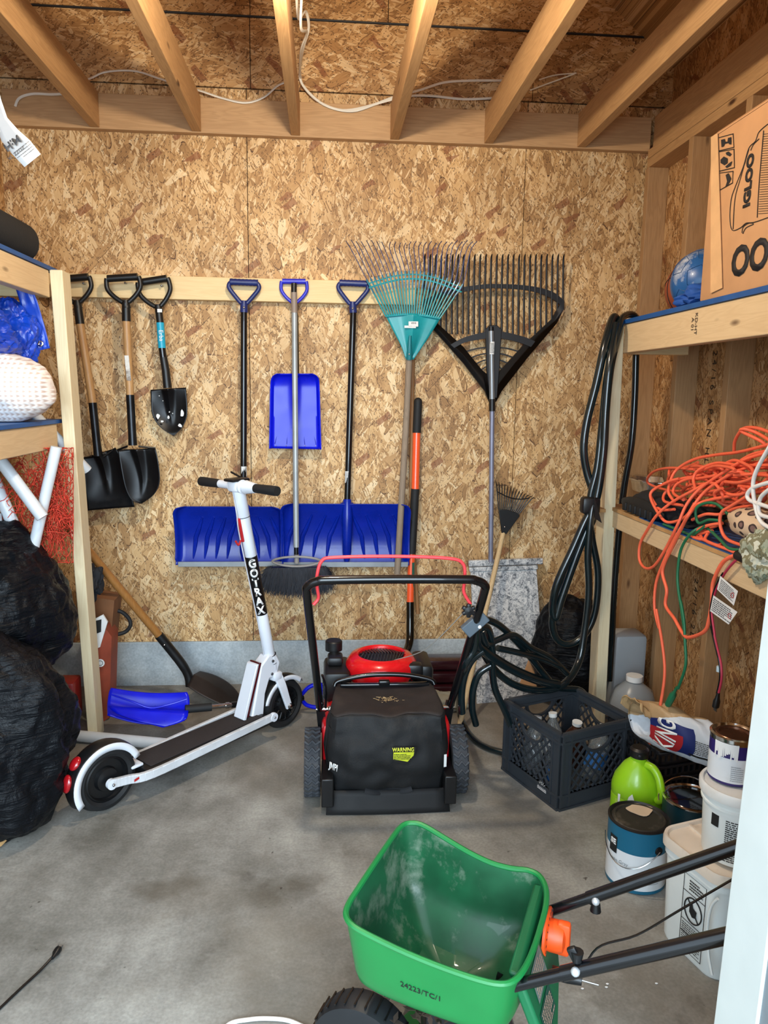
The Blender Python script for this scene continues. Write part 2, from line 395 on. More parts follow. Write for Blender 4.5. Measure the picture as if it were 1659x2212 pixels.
CARD = mat('cardboard', 'c49468', .85, var=.06, bump=.1, bscale=30); REDP = mat('red_paint', 'c3121a', .35, var=.1, coat=.3)
# ================================================================== THE ROOM
XL, XR, XS = -1.02, 1.845, 1.755      # left wall face, right sheathing, right stud faces
YF = -2.52                             # front wall (inner face)
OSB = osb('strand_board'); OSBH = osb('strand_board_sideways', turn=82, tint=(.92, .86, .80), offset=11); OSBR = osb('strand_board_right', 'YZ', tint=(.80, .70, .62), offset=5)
bm = NB(); box(bm, (-4, -6.5, -.12), (4, .2, 0)); struct('floor', bm, concrete('concrete_floor', '64625b', '898781', 'aaa9a2'))
# back wall: sheathing sheets meeting at seams
GAP = .0016
bm = NB()
for x0, x1 in ((XL-.2, 0), (0, 1.219), (1.219, 2.1)): box(bm, (x0+GAP, 0, .215), (x1-GAP, .012, 2.650))
wb_ = struct('wall_back', bm, OSB)
bm = NB()
for x0, x1 in ((-1.3, .018), (.018, 1.237), (1.237, 2.1)): box(bm, (x0+GAP, 0, 2.656), (x1-GAP, .012, 2.93))
for x0, x1 in ((-1.3, .02), (.02, .60), (.60, 1.9)): box(bm, (x0+GAP, 0, 2.94), (x1-GAP, .012, 4.1))
struct('upper_sheathing', bm, OSBH, parent=wb_)
bm = NB(); box(bm, (-1.3, .02, 0), (2.1, .1, 4.1)); struct('dark_backing', bm, mat('seam_gap', '3c3d3c', .9), parent=wb_)
bm = NB(); rod(bm, (-1.3, -.002, 2.935), (2, -.002, 2.935), .004, n=6); struct('upper_seam_strip', bm, mat('dark_seam', '20242a', .6), parent=wb_)  # dark rod drawn along the gap between the upper sheathing rows
bm = NB(); box(bm, (-1.3, -.004, -.02), (2.1, .1, .2135)); struct('trim_1', bm, concrete('curb_concrete', '96a0a6', 'afb8bc', 'c2c8c9', False), label='pale concrete curb under the back wall', bevel=.004)
# side walls
bm = NB()
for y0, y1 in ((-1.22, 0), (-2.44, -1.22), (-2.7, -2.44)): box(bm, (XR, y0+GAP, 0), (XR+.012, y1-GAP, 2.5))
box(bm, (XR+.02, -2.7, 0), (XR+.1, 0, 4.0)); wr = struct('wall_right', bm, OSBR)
bm = NB(); box(bm, (XS-.25, -2.7, 2.65), (XR+.1, .0, 2.662)); 
for k, y in enumerate((-.045, -.452, -.858, -1.265, -1.67, -2.08, -2.49)):
    bm2 = NB(); box(bm2, (XS, y-.019, .04), (XR, y+.019, 2.385)); struct('stud', bm2, LUMZ, parent=wr, bevel=.002)
bm.free()
for z0, z1, dx in ((2.385, 2.4225, 0), (2.424, 2.461, 0), (2.463, 2.60, .02)):
    bm = NB(); box(bm, (XS+dx, -2.7, z0), (XR, -.04, z1)); struct('top_plate', bm, LUMY, parent=wr, bevel=.002)
bm = NB(); box(bm, (XS, -2.7, 0), (XR, 0, .038)); struct('bottom_plate', bm, LUMY, parent=wr)
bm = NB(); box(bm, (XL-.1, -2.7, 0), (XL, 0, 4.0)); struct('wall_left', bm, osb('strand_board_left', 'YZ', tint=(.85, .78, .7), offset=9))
# printed lettering on the sheathing edge, dark on brown
PRN = mat('stamped_print', '33251b', .8)
for (ym, zs, s_, sz) in ((-.60, 1.32, '2 4 / 1 6   S P A N   H L I F', .045), (-.60, .62, 'M I L L   2 4 / 1 6   2 L', .045)):
    text(s_, sz, flatfn((XR, ym, zs), (0, 0, -1), (0, 1, 0) if False else (0, -1, 0)), PRN, wr, 'printed_lettering')
# rim board, joists
bm = NB(); box(bm, (-.992, -.038, 2.458), (XS+.01, 0, 2.598)); struct('trim_2', bm, LUMX, bevel=.003, label='pine rim board the joists butt against')
bm = NB()
bm.free()
ceil_bm = NB()
for (xa, za, xb, zb) in ((XL-.1, 2.75, .4, 4.0), (.4, 4.0, XR+.1, 2.75)):
    prism(ceil_bm, [V((xa, -2.7, za)), V((xb, -2.7, zb)), V((xb, .1, zb)), V((xa, .1, za))], (0, 0, .02))
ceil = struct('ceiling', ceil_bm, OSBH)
JX = [(-.622), (-.205), (.209), (.632), (1.041), (1.453)]
for x in JX:
    bm = NB(); box(bm, (x-.019, -2.72, 2.462), (x+.019, -.039, 2.60)); struct('ceiling_joist', bm, LUMY, parent=ceil, bevel=.002)
# front wall round the open doorway; painted white jamb on the right
jt, jb = PY(1659, 1245, YF+.01), PY(1541, 2212, YF+.01); dx = (jt.x-jb.x)/(jt.z-jb.z); JD = .095
def jx(z): return jb.x+dx*(z-jb.z)
bm = NB(); box(bm, (jx(0)+.055, YF-.085, 0), (XR+.1, YF-.005, 2.06)); box(bm, (XL-.1, YF-.12, 0), (-.95, YF, 2.06)); box(bm, (XL-.1, YF-.12, 2.06), (XR+.1, YF-.005, 4.0))  # last box: unseen header, added to keep daylight out of the attic
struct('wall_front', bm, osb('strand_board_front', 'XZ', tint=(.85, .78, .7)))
bm = NB(); prism(bm, [V((jx(0), YF+.01, 0)), V((jx(0)+.05, YF+.01, 0)), V((jx(2.055)+.05, YF+.01, 2.055)), V((jx(2.055), YF+.01, 2.055))], (0, -JD, 0))
struct('trim_3', bm, mat('white_door_paint', 'cdd4d1', .55, var=.03, bump=.08, bscale=25), bevel=.002, label='white painted door jamb')
bm = NB(); prism(bm, [V((jx(0)+.004, YF+.009-JD, 0)), V((jx(0)+.12, YF+.009-JD, 0)), V((jx(2.055)+.12, YF+.009-JD, 2.055)), V((jx(2.055)+.004, YF+.009-JD, 2.055))], (0, -.018, 0))
struct('trim_4', bm, mat('grey_door_edge', '7d858b', .5), label='grey outer door stop')
# lamp hung from the joists (just above the view)
lt = thing('ceiling_lamp', 'bare bulb in a white holder hung under the ceiling joists above the photo edge', 'lamp', (LAMP.x, LAMP.y, 2.46))
bm = NB(); lathe(bm, [(0, 2.50), (.055, 2.50), (.055, 2.47), (.03, 2.455), (.02, 2.45), (0, 2.45)], Matrix.Translation((LAMP.x, LAMP.y, 0))); part('lamp_holder', bm, WHT, lt)
bm = NB(); lathe(bm, [(0, -.055), (.02, -.05), (.03, -.03), (.03, -.01), (.018, .03), (.014, .05)], Matrix.Translation(LAMP), 20)
em = NT('lit_bulb'); em.b.inputs['Emission Color'].default_value = (1, .75, .5, 1); em.b.inputs['Emission Strength'].default_value = 12
part('bulb', bm, em.m, lt)
ll = bpy.data.lights.new('bulb_light', 'POINT'); ll.energy = LAMP_W; ll.color = (1, .86, .66); ll.shadow_soft_size = .045
lo_ = bpy.data.objects.new('bulb_light', ll); COL.objects.link(lo_); lo_.location = (LAMP.x, LAMP.y, LAMP.z-.07)

# cables stapled across rim and joists
WCAB = mat('white_cable_jacket', 'e3e0d6', .45, var=.05)
def cable(pts, label, r=.0055):
    bm = NB(); tube(bm, smooth(pts, 6), r, 8, flat=.6); return single('electrical_cable', bm, WCAB, label, 'cable')
cable(PYs([(33, 230, -.045), (42, 212, -.05), (70, 203, -.05), (110, 204, -.05), (135, 203, -.05)]), 'short white cable end curling over the rim board at far left')
cable(PYs([(170, 180, -.06), (198, 168, -.03), (230, 155, -.02), (290, 153, -.02), (340, 168, -.02), (390, 185, -.03), (435, 197, -.045), (480, 212, -.045), (530, 222, -.045), (570, 210, -.04), (600, 185, -.04), (625, 175, -.05)]), 'white cable looping over the second ceiling joist from the left')
cable([PY(652, -20, -.9), PY(650, 60, -.8), PY(663, 70, -.6), PY(650, 110, -.45), PY(649, 165, -.08), PY(658, 190, -.05), PY(690, 220, -.045), PY(740, 238, -.045), PY(800, 228, -.045), PY(850, 210, -.045), PY(905, 195, -.04), PY(960, 178, -.02), PY(1020, 174, -.02), PY(1085, 174, -.02)], 'white cable dropping beside the middle joist then running right above the rim')
cable([PY(640, -20, -.9), PY(645, 40, -.7), PY(660, 25, -.6), PY(667, 60, -.5), PY(655, 105, -.4), PY(648, 150, -.1), PY(655, 185, -.06), PY(700, 226, -.05), PY(760, 240, -.05), PY(820, 222, -.045), PY(880, 208, -.045), PY(930, 207, -.04), PY(1000, 214, -.04), PY(1062, 212, -.04)], 'lower white cable sagging across the rim board right of the middle joist')
cable(PYs([(1165, 172, -.02), (1200, 162, -.02), (1245, 158, -.02)]), 'thin cable in the dark right of the fifth joist, upper one', .004)
cable(PYs([(1145, 195, -.02), (1185, 180, -.02), (1240, 160, -.02)]), 'thin cable in the dark right of the fifth joist, lower one', .004)

# ledger the tools hang on
bm = NB(); L0, L1 = PY(60, 586, -.04), PY(895, 606, -.04)
box(bm, (-.99, -.04, 1.775), (PY(897, 620, -.04).x, -.0005, 1.873))
single('hanging_board', bm, NEWX, 'pale pine board screwed along the back wall, tools hanging on it', 'board', bevel=.003)
# ================================================================== TOOLS ON THE BACK WALL
def nail(parent, x, y, yy=-.065):
    bm = NB(); p = PY(x, y, yy); rod(bm, (p.x, -.03, p.z), p, .0025, n=8); bmesh.ops.create_uvsphere(bm, u_segments=8, v_segments=6, radius=.005, matrix=Matrix.Translation(p))
    return bm
def dgrip(root, top, jn, w, hgt, m, r=.0095, style='round', barm=None, Y=-.07):
    # top: px of crossbar centre, jn: px where the yoke meets the socket; w, hgt in metres
    T, J = PY(*top, Y), PY(*jn, Y); dz = (J-T); d = dz.normalized(); s = V((-d.z, 0, d.x)); s = s if s.x > 0 else -s
    H = dz.length; bm = NB()
    if style == 'round': prof = [(.50, 0), (.53, .12), (.52, .42), (.34, .72), (.10, .96)]
    else: prof = [(.40, 0), (.50, .10), (.50, .30), (.30, .66), (.10, .98)]
    for sg in (-1, 1): tube(bm, smooth([T+s*(sg*a*w)+d*(b*H) for a, b in prof], 5), [r*1.0]*4+[r*.95]*17, 10)
    tube(bm, [J-d*.012, J+d*.02], [r*1.3, r*1.7], 12)
    y = part('grip_frame', bm, m, root)
    bm = NB(); n = 15; pts = [T+s*((i/n-.5)*w*.96) for i in range(n+1)]
    rr = [r*1.35*(1+.10*(i % 2)) if style != 'round' else r*1.45 for i in range(n+1)]
    tube(bm, pts, rr, 12); part('grip_bar', bm, barm or m, root); return T, J, d, s, y
def label_on(root, bm_fn, m=None): pass
def base_of(pts): return V((sum(p.x for p in pts)/len(pts), -.05, min(p.z for p in pts)))

# --- three garden shovels at the left
def shovel(label, grip, junc, sock_end, steel0, neck, Lp, Rp, Y0, woodm, bulge, gw=.13, name='shovel', cone=True, ridge=.022, group=None):
    root = thing(name, label, 'shovel', base_of([PY(*p, Y0) for p in Lp]), group)
    T, J, d, s, y = dgrip(root, grip, junc, gw, 0, BLK, r=.0105, Y=Y0-.01)
    bm = NB(); tube(bm, [J, PY(*sock_end, Y0-.01)], [.0165, .0185], 14); part('socket', bm, BLK, root)
    bm = NB(); tube(bm, [PY(*sock_end, Y0-.01), PY(*steel0, Y0-.01)], [.0165, .0165], 14); part('shaft', bm, woodm, root)
    bm = NB(); ns = PY(*neck, Y0-.015)
    pts = smooth([PY(*steel0, Y0-.01), PY((steel0[0]*.5+neck[0]*.5), steel0[1]*.5+neck[1]*.5, Y0-.012), ns], 5)
    tube(bm, pts, [.0175]*(len(pts)-3)+[.018, .019, .019], 14)
    part('steel_socket', bm, DSTEEL, root)
    L = [PY(*p, Y0) for p in Lp]; R = [PY(*p, Y0) for p in Rp]; bm = NB()
    def disp(u, v):
        q = (2*u-1); rg = ridge*max(0, 1-abs(q)/(.34*(1-v*.8)+.02))*max(0, 1-v*1.3)
        return V((0, bulge*(1-q*q)*(.35+.65*math.sin(PI*min(v*1.2, 1)))*1.0-rg-.01*math.sin(PI*v), 0))
    sheet(bm, L, R, 28, 26, disp)
    bl = part('blade', bm, BLADE, root, solid=.002)
    # folded tread step
    bm = NB()
    for a, b in ((Lp[0], (neck[0]-12, neck[1]+2)), (Rp[0], (neck[0]+12, neck[1]+2))):
        pa, pb = PY(*a, Y0+.012), PY(*b, Y0-.008); tube(bm, [pa, pb], .0045, 8)
    part('tread', bm, BLADE, bl)
    return root
sA = shovel('wood handled square shovel, its grip half hidden by the left shelf post', (158, 601), (167, 655), (173, 700), (200, 870), (212, 985),
    [(176, 990), (181, 1010), (186, 1060), (190, 1103)], [(250, 968), (262, 990), (277, 1040), (291, 1095)], -.085, ASH, .03)
bm = nail(sA, 180, 612); part('hanging_nail', bm, STEEL, sA)
sB = shovel('wood handled round-nosed shovel with a torn white sticker, hanging second from the left', (265, 600), (272, 655), (273, 694), (281, 853), (287, 962),
    [(254, 972), (262, 1010), (272, 1055), (285, 1080), (303, 1088)], [(336, 968), (343, 1000), (346, 1040), (333, 1068), (305, 1088)], -.105, ASH, .03)
bm = NB(); fn = flatfn(PY(276, 795, -.132), PY(280, 795, -.132)-PY(276, 795, -.132), PY(274, 775, -.132)-PY(276, 795, -.132)); patch(bm, fn, .018, .105); part('sticker', bm, mat('torn_sticker', 'd8d6d0', .7, dirt=('5d4a3b', .9)), sB, label='torn white sticker')
bm = nail(sB, 270, 611); part('hanging_nail', bm, STEEL, sB)
# small digging shovel
sC = thing('shovel', 'short black shovel with a turquoise shaft band and paint spots on its blade', 'shovel', PY(376, 941, -.05))
dgrip(sC, (330, 606), (342, 664), .125, 0, BLK, r=.0105, Y=-.08)
def seg(root, name, a, b, r, m, Y=-.08, r2=None, label=None, n=14):
    bm = NB(); A, B = PY(*a, Y) if len(a) == 2 else PY(*a), PY(*b, Y) if len(b) == 2 else PY(*b); tube(bm, [A, B], [r, r2 or r], n); return part(name, bm, m, root, label=label)
seg(sC, 'socket', (342, 662), (346, 697), .0155, BLK)
tb = seg(sC, 'shaft_band', (346, 697), (350, 752), .0165, mat('turquoise_paint', '1b9dbd', .35, var=.04), label='turquoise shaft band')
seg(sC, 'shaft', (350, 752), (353, 775), .0155, BLKM)
bm = NB(); pts = [PY(x, y, -.08) for x, y in ((353, 772), (358, 800), (362, 838))]; tube(bm, pts, [.0165, .0175, .019], 14); part('steel_socket', bm, BLK, sC)
A = PY(348, 725, -.0975); dn = (PY(350, 752, -.0975)-PY(346, 697, -.0975)).normalized()
text('Erba', .026, flatfn(A, dn, V((-dn.z, 0, dn.x))), WHT, tb)
bm = NB(); patch(bm, flatfn(PY(345, 671, -.097), (1, 0, 0), (0, 0, 1)), .02, .014); part('sticker', bm, PAPER, sC, label='small white sticker')
bm = NB(); L = [PY(*p, -.06) for p in ((325, 842), (327, 880), (332, 902), (350, 925), (375, 941))]; R = [PY(*p, -.06) for p in ((402, 837), (405, 880), (403, 905), (393, 925), (377, 941))]
sheet(bm, L, R, 26, 26, lambda u, v: V((0, .02*(1-(2*u-1)**2)*math.sin(PI*min(1, v*1.1))-.022*max(0, 1-abs(2*u-1)/(.33*(1-v*.7)+.02))*max(0, 1-v*1.4)-.012*v, 0)))
bl = part('blade', bm, BLADE, sC, solid=.002)
bm = NB()
for (x, y, w, h) in ((341, 899, 11, 12), (350, 910, 7, 5), (364, 901, 5, 8), (393, 893, 8, 16), (366, 890, 3, 3), (373, 893, 2.5, 2.5), (344, 855, 2.5, 2), (352, 866, 2, 2), (389, 919, 9, 9)):
    c = PY(x, y, -.079); k = [(c+V((math.cos(t)*w/940*rnd.uniform(.6, 1.2), 0, math.sin(t)*h/940*rnd.uniform(.6, 1.2)))) for t in [i*PI/4 for i in range(8)]]
    bm.faces.new([bm.verts.new(p) for p in k])
part('paint_spots', bm, PAPER, bl, smooth=False, label='white paint spots', solid=.0006)
bm = nail(sC, 349, 617); part('hanging_nail', bm, STEEL, sC)

# --- snow pushers
def pusher(label, grip, junc, sock, foot, x0, x1, ytop, ybot, Y0, cx, group):
    root = thing('snow_pusher', label, 'snow shovel', V((PY(cx, ybot, Y0).x, Y0, PY(cx, ybot, Y0).z)), group)
    dgrip(root, grip, junc, .125, 0, NAVG, r=.0100, style='trap', Y=-.075)
    seg(root, 'socket', junc, sock, .0165, NAVG, -.075, .0175)
    bm = NB(); r_ = PY(junc[0], junc[1]+8, -.094); bmesh.ops.create_uvsphere(bm, u_segments=10, v_segments=6, radius=.005, matrix=Matrix.Translation(r_)); part('rivet', bm, CHR, root)
    seg(root, 'shaft', (*sock, -.075), (*foot, -.10), .0145, BLKM)
    H = PY(cx, ytop, Y0).z-PY(cx, ybot, Y0).z
    xa, xb = PY(x0, ytop, Y0).x, PY(x1, ytop, Y0).x; zt, zb = PY(cx, ytop, Y0).z, PY(cx, ybot, Y0).z
    def surf(u, v):   # v from top to bottom
        a = -1.25+2.1*v; y = Y0+.075*math.cos(a)-.045
        z = zt+(zb-zt)*v
        e = min(u, 1-u); q_ = max(0, 1-v/.14); inset = .034*(1-math.sqrt(max(0, 1-q_*q_)))
        x = xa+inset+(xb-xa-2*inset)*u; rr = .035*max(0, 1-e/.06)**2*(1 if v < .9 else .5)
        return V((x, y-rr, z))
    bm = NB(); grid(bm, lambda u, v: surf(u, v**1.5), 48, 44); b = part('scoop', bm, BLUE if 0 else NAVY, root, solid=.004)
    # slanting ribs pressed in the blade
    bm = NB(); uc = (PY(cx, 1150, Y0).x-xa)/(xb-xa)
    for k in range(1, 5):
        for sg in (-1, 1):
            u0 = uc+sg*(.105+.105*(k-1)) 
            if not .06 < u0+sg*.02 < .96: continue
            pts = []
            for t in [i/10 for i in range(11)]:
                u = u0+sg*(-.055+.15*t if t < .5 else .02+.05*(t-.5))*1.0; v = .19+.72*t
                if not .03 < u < .97: continue
                pts.append(surf(u, v)+V((0, -.003, 0)))
            if len(pts) > 3: tube(bm, smooth(pts, 3), [.0105*math.sin(PI*min(max(i/(3*(len(pts)-1)), .06), .97))**.5 for i in range(3*(len(pts)-1)+1)], 8)
    part('ribs', bm, NAVY, b)
    bm = NB(); box(bm, (xa+.012, Y0-.022, zb-.006), (xb-.006, Y0-.016, zb+.017)); part('wear_strip', bm, mat('dull_zinc', '8b8f92', .45, .6), root, bevel=.001)
    bm = NB(); f = V((PY(*foot, Y0).x, 0, 0)); P1 = PY(*foot, -.10)
    fl = []
    for t in range(9):
        fl.append(t/8)
    for sg in (-1, 1):
        prism(bm, [P1+V((0, 0, .012)), V((P1.x+sg*.045, P1.y+.01, zt-.012)), V((P1.x, P1.y, zt-.03))], (0, .012, 0))
    tube(bm, [P1+V((0, 0, .012)), V((P1.x, Y0-.02, zt-.06)), V((P1.x, Y0-.012, zb+.06)), V((P1.x, Y0-.005, zb+.02))], [.019, .024, .02, .012], 14)
    part('neck', bm, NAVY, root)
    return root
g = 'wide blue snow pushers'
p1 = pusher('wide blue snow pusher behind the scooter stem, the left one of the pair', (527, 610), (527, 656), (527, 675), (526, 1090), 377, 612, 1093, 1219, -.085, 524, g)
p2 = pusher('wide blue snow pusher right of the push broom, overlapping the other', (763, 612), (762, 658), (763, 676), (750, 1085), 606, 886, 1087, 1220, -.098, 747, g)
for p_, x, y in ((p1, 519, 612), (p2, 763, 616)):
    bm = nail(p_, x, y); part('hanging_nail', bm, STEEL, p_)
bm = NB(); fn = cylfn(tuple(PY(751, 1030, -.0955)[:2]), .0146, -PI/2, PY(751, 1030, -.0955).z); patch(bm, fn, .026, .052, 8); lb = part('price_sticker', bm, PAPER, p2, label='white price sticker')
bm = NB(); lines(bm, fn, .022, .045, 7, .4, 3); part('print', bm, INK, lb, smooth=False)
bm = NB(); fn = cylfn(tuple(PY(526, 1015, -.0945)[:2]), .0146, -PI/2+.3, PY(526, 1018, -.0945).z); patch(bm, fn, .026, .045, 8); part('price_sticker', bm, PAPER, p1, label='white price sticker')

# --- blue scoop shovel in the middle
root = thing('scoop_shovel', 'bright blue plastic scoop shovel hanging behind the broom handle', 'shovel', PY(638, 973, -.06))
dgrip(root, (635, 608), (636, 655), .105, 0, mat('violet_blue_plastic', '2a2fc0', .35), r=.008, style='round', Y=-.06)
seg(root, 'socket', (636, 650), (637, 680), .014, BLKM, -.06)
seg(root, 'shaft', (637, 680), (639, 815), .0155, BLKM, -.06)
L = [PY(*p, -.045) for p in ((600, 808), (589, 815), (585, 835), (584, 900), (583, 968))]; R = [PY(*p, -.045) for p in ((675, 808), (687, 815), (690, 835), (692, 900), (694, 970))]
bm = NB(); sheet(bm, L, R, 30, 30, lambda u, v: V((0, -.035*max(0, 1-v/.22)**2-.022*max(0, 1-min(u, 1-u)/.08)**2-.012*v-.01*math.exp(-((u-.5)/.09)**2)*(1-v), 0)))
b = part('scoop', bm, BLUE, root, solid=.003)
bm = NB()
for u0, u1 in ((.25, .10), (.38, .33), (.62, .68), (.76, .90)):
    pts = [L[1].lerp(R[1], u0)+V((0, 0, -.05)), L[3].lerp(R[3], u0*.8+u1*.2)+V((0, -.004, 0)), L[4].lerp(R[4], u1)+V((0, -.012, .02))]; tube(bm, smooth(pts, 6), .0022, 6)
part('grooves', bm, mat('groove_blue', '0410a0', .35), b)
bm = NB()
for x in (596, 618, 659, 682): bmesh.ops.create_uvsphere(bm, u_segments=8, v_segments=5, radius=.0028, matrix=Matrix.Translation(PY(x, 963, -.060)))
part('rivets', bm, CHR, b)

# --- push broom
root = thing('push_broom', 'push broom with a grey shaft and a dark shaggy bristle head', 'broom', PY(642, 1285, -.15))
seg(root, 'shaft_tip', (635, 612, -.10), (635, 632, -.102), .0125, BLK)
seg(root, 'grip', (635, 632, -.102), (636, 676, -.106), .0135, mat('taupe_plastic', '8c7d72', .5), label='taupe grip sleeve')
seg(root, 'shaft', (636, 676, -.106), (640, 1182, -.16), .0125, mat('grey_enamel', '9da3a6', .38, .3))
seg(root, 'ferrule', (640, 1182, -.16), (640, 1200, -.162), .0105, BLKM)
c = PY(641, 1212, -.165)
bm = NB(); pts = []
for i in range(40):
    t = 2*PI*i/40; w = math.cos(t); h = math.sin(t); pts.append(c+V((w*.108, -.01*abs(h), math.copysign(abs(h)**1.3, h)*.022)))
tube(bm, pts, .0055, 8, closed=True); rod(bm, c+V((0, 0, .03)), c+V((0, 0, -.01)), .011); part('brace', bm, mat('grey_taupe_plastic', '85807c', .45), root, label='grey oval brace')
bm = NB(); rbox(bm, (c.x-.115, c.y-.008, c.z-.052), (c.x+.115, c.y+.03, c.z-.028), .008); part('head_block', bm, BLK, root)
bm = NB()
for i in range(4200):
    u = rnd.uniform(-1, 1); w = rnd.uniform(-1, 1); b0 = c+V((u*.130, .008+w*.026, -.034+rnd.uniform(-.01, .006))); ln = rnd.uniform(.06, .125)*(1-.25*abs(u)**4)
    e = b0+V((u*.028+rnd.gauss(0, .014), w*.025+rnd.gauss(0, .012), -ln)); m_ = (b0+e)/2+V((rnd.gauss(0, .004), rnd.gauss(0, .004), .01*abs(u)))
    tube(bm, [b0, m_, e], [.0012, .0011, .0007], 3)
part('bristles', bm, mat('dark_bristle', '22262f', .75), root, smooth=False, kind='stuff')

# --- teal rake
root = thing('leaf_rake', 'teal fan rake with wire tines, head up, on a weathered wooden handle', 'rake', PY(858, 1240, -.09))
bm = NB(); pts = [PY(884, 770, -.10), PY(878, 900, -.10), PY(868, 1070, -.12), PY(858, 1240, -.13)]; tube(bm, smooth(pts, 5), .0145, 12); part('handle', bm, GREYW, root)
bm = NB()
L = [PY(*p, -.10) for p in ((832, 681), (850, 716), (866, 747), (876, 775))]; R = [PY(*p, -.10) for p in ((951, 688), (930, 722), (908, 755), (893, 777))]
sheet(bm, L, R, 16, 16, lambda u, v: V((0, -.020*(1-min(1, abs(2*u-1)/.45))*1.0-.004, -.012*math.sin(PI*u)*(-1)*(1-v)))); sheet_top = 0
hd = part('head', bm, TEAL, root, solid=.004)
NT_ = 26; TE = []
for i in range(NT_):
    u = i/(NT_-1); B = PY(834+116*u, 684+4*u-6*math.sin(PI*u), -.115)
    Mx = 792+208*u; My = 604-24*math.sin(PI*u)+10*u; Mp = PY(Mx, My, -.125)
    Tx = 748+276*u if u < .999 else 1022; Ty = 521+1*u+4*math.sin(PI*u)+rnd.uniform(-2, 2)
    Tp = PY(Tx, Ty, -.15)
    bm = NB(); tube(bm, [B, B.lerp(Mp, .5), Mp], [.0034, .0034, .0038], 6); part('tine_socket', bm, TEAL, hd)
    K = B.lerp(Mp, .62); A2 = Mp.lerp(Tp, .78)+V((0, -.005, 0))+V(((u-.5)*-.006, 0, 0))
    bm = NB(); tube(bm, smooth([K+V((0, -.003, 0)), Mp+V((0, -.003, 0)), A2, Tp+V(((.012 if u > .3 else -.003), -.025, .0)) ], 5), .0017, 6); part('tine', bm, mat('blue_painted_wire', '44507e', .4, .5), root)
bm = NB()
for dy, w in ((10, .0038), (-2, .0028)):
    tube(bm, smooth([PY(797+200*u, 614+dy*.8-24*math.sin(PI*u)+9*u, -.123) for u in [i/12 for i in range(13)]], 3), w, 6)
tube(bm, smooth([PY(833+118*u, 683+5*u-6*math.sin(PI*u), -.112) for u in [i/8 for i in range(9)]], 3), .006, 6)
part('crossbar', bm, TEAL, hd)
bm = NB(); tube(bm, [PY(886, 725, -.128), PY(885, 742, -.128), PY(884, 776, -.108)], [.006, .0095, .0145], 12); part('ferrule', bm, mat('dark_teal', '0d6f78', .4), hd)
bm = NB(); bmesh.ops.create_uvsphere(bm, u_segments=10, v_segments=6, radius=.0045, matrix=Matrix.Translation(PY(884, 765, -.125))); part('screw', bm, CHR, hd)
fn = flatfn(PY(893, 700, -.1285), (1, 0, .02), (-.02, 0, 1)); bm = NB(); patch(bm, fn, .042, .022); patch(bm, flatfn(PY(886, 706, -.1285), (1, 0, .0), (0, 0, 1)), .05, .01); st = part('barcode_sticker', bm, PAPER, hd, label='white barcode sticker')
bm = NB()
for k in range(9):
    x = -.009+k*.0024; q = [fn(x, .0), fn(x+rnd.choice((.0008, .0016)), .0), fn(x+.0012, .008), fn(x, .008)]; bm.faces.new([bm.verts.new(p+n*.0016) for p, n in q])
part('barcode', bm, INK, st, smooth=False)

# --- thin wooden pole behind
root = single('wooden_pole', (lambda b: (tube(b, smooth([PY(893, 745, -.03), PY(890, 900, -.03), PY(889, 1100, -.035), PY(903, 1326, -.045)], 4), .009, 10), b)[1])(NB()), wood('brown_pole_wood', 'a97a4c', '704925', 'Z', 1.5, .6, False), 'thin brown wooden pole behind the teal rake handle and orange shovel', 'pole')

# --- orange and black digging shovel
root = thing('trenching_shovel', 'orange and black fibreglass shovel standing blade down behind the mower', 'shovel', V((.60, -.34, 0)))
K = [(903, 868, -.035), (900, 935, -.045), (897, 1056, -.06), (889, 1196, -.08), (886, 1302, -.10)]
seg(root, 'grip', K[0], K[1], .0195, RUB); bm = NB(); bmesh.ops.create_uvsphere(bm, u_segments=14, v_segments=8, radius=.0195, matrix=Matrix.Translation(PY(*K[0]))); part('end_cap', bm, RUB, root)
ORS = mat('orange_enamel', 'f0592b', .3, var=.05, coat=.4)
seg(root, 'shaft', K[1], K[2], .0175, ORS, label='orange shaft'); seg(root, 'foam_grip', K[2], K[3], .0195, RUB, r2=.020); seg(root, 'lower_shaft', K[3], K[4], .0165, ORS, label='orange lower shaft')
bm = NB(); fn = flatfn(PY(893, 1250, -.1105), PY(893, 1240, -.1105)-PY(893, 1250, -.1105), (1, 0, 0)); patch(bm, cylfn(tuple(PY(888, 1250, -.09)[:2]), .0168, -PI/2+.5, PY(888, 1250, -.09).z), .014, .16, 4); part('green_label', bm, mat('dark_green_label', '2f5d4b', .5), root, label='dark green label')
bm = NB(); pts = smooth([PY(886, 1300, -.10), PY(886, 1350, -.12), PY(885, 1385, -.15), PY(878, 1408, -.20), PY(868, 1425, -.26)], 5); tube(bm, pts, [.0185]*(len(pts)-4)+[.02, .021, .021, .02], 14); part('steel_socket', bm, mat('glossy_black_steel', '1a1712', .2, .6, coat=.5), root)
e = PY(868, 1425, -.26); bm = NB(); sheet(bm, [e+V((-.075, 0, 0)), e+V((-.075, -.06, -.12)), e+V((-.05, -.09, -.19)), e+V((-.005, -.10, e.z*-1+.005))], [e+V((.075, 0, 0)), e+V((.075, -.06, -.12)), e+V((.05, -.09, -.19)), e+V((.005, -.10, -e.z+.005))], 14, 14, lambda u, v: V((0, .02*(1-(2*u-1)**2), 0))); part('blade', bm, BLADE, root, solid=.002)

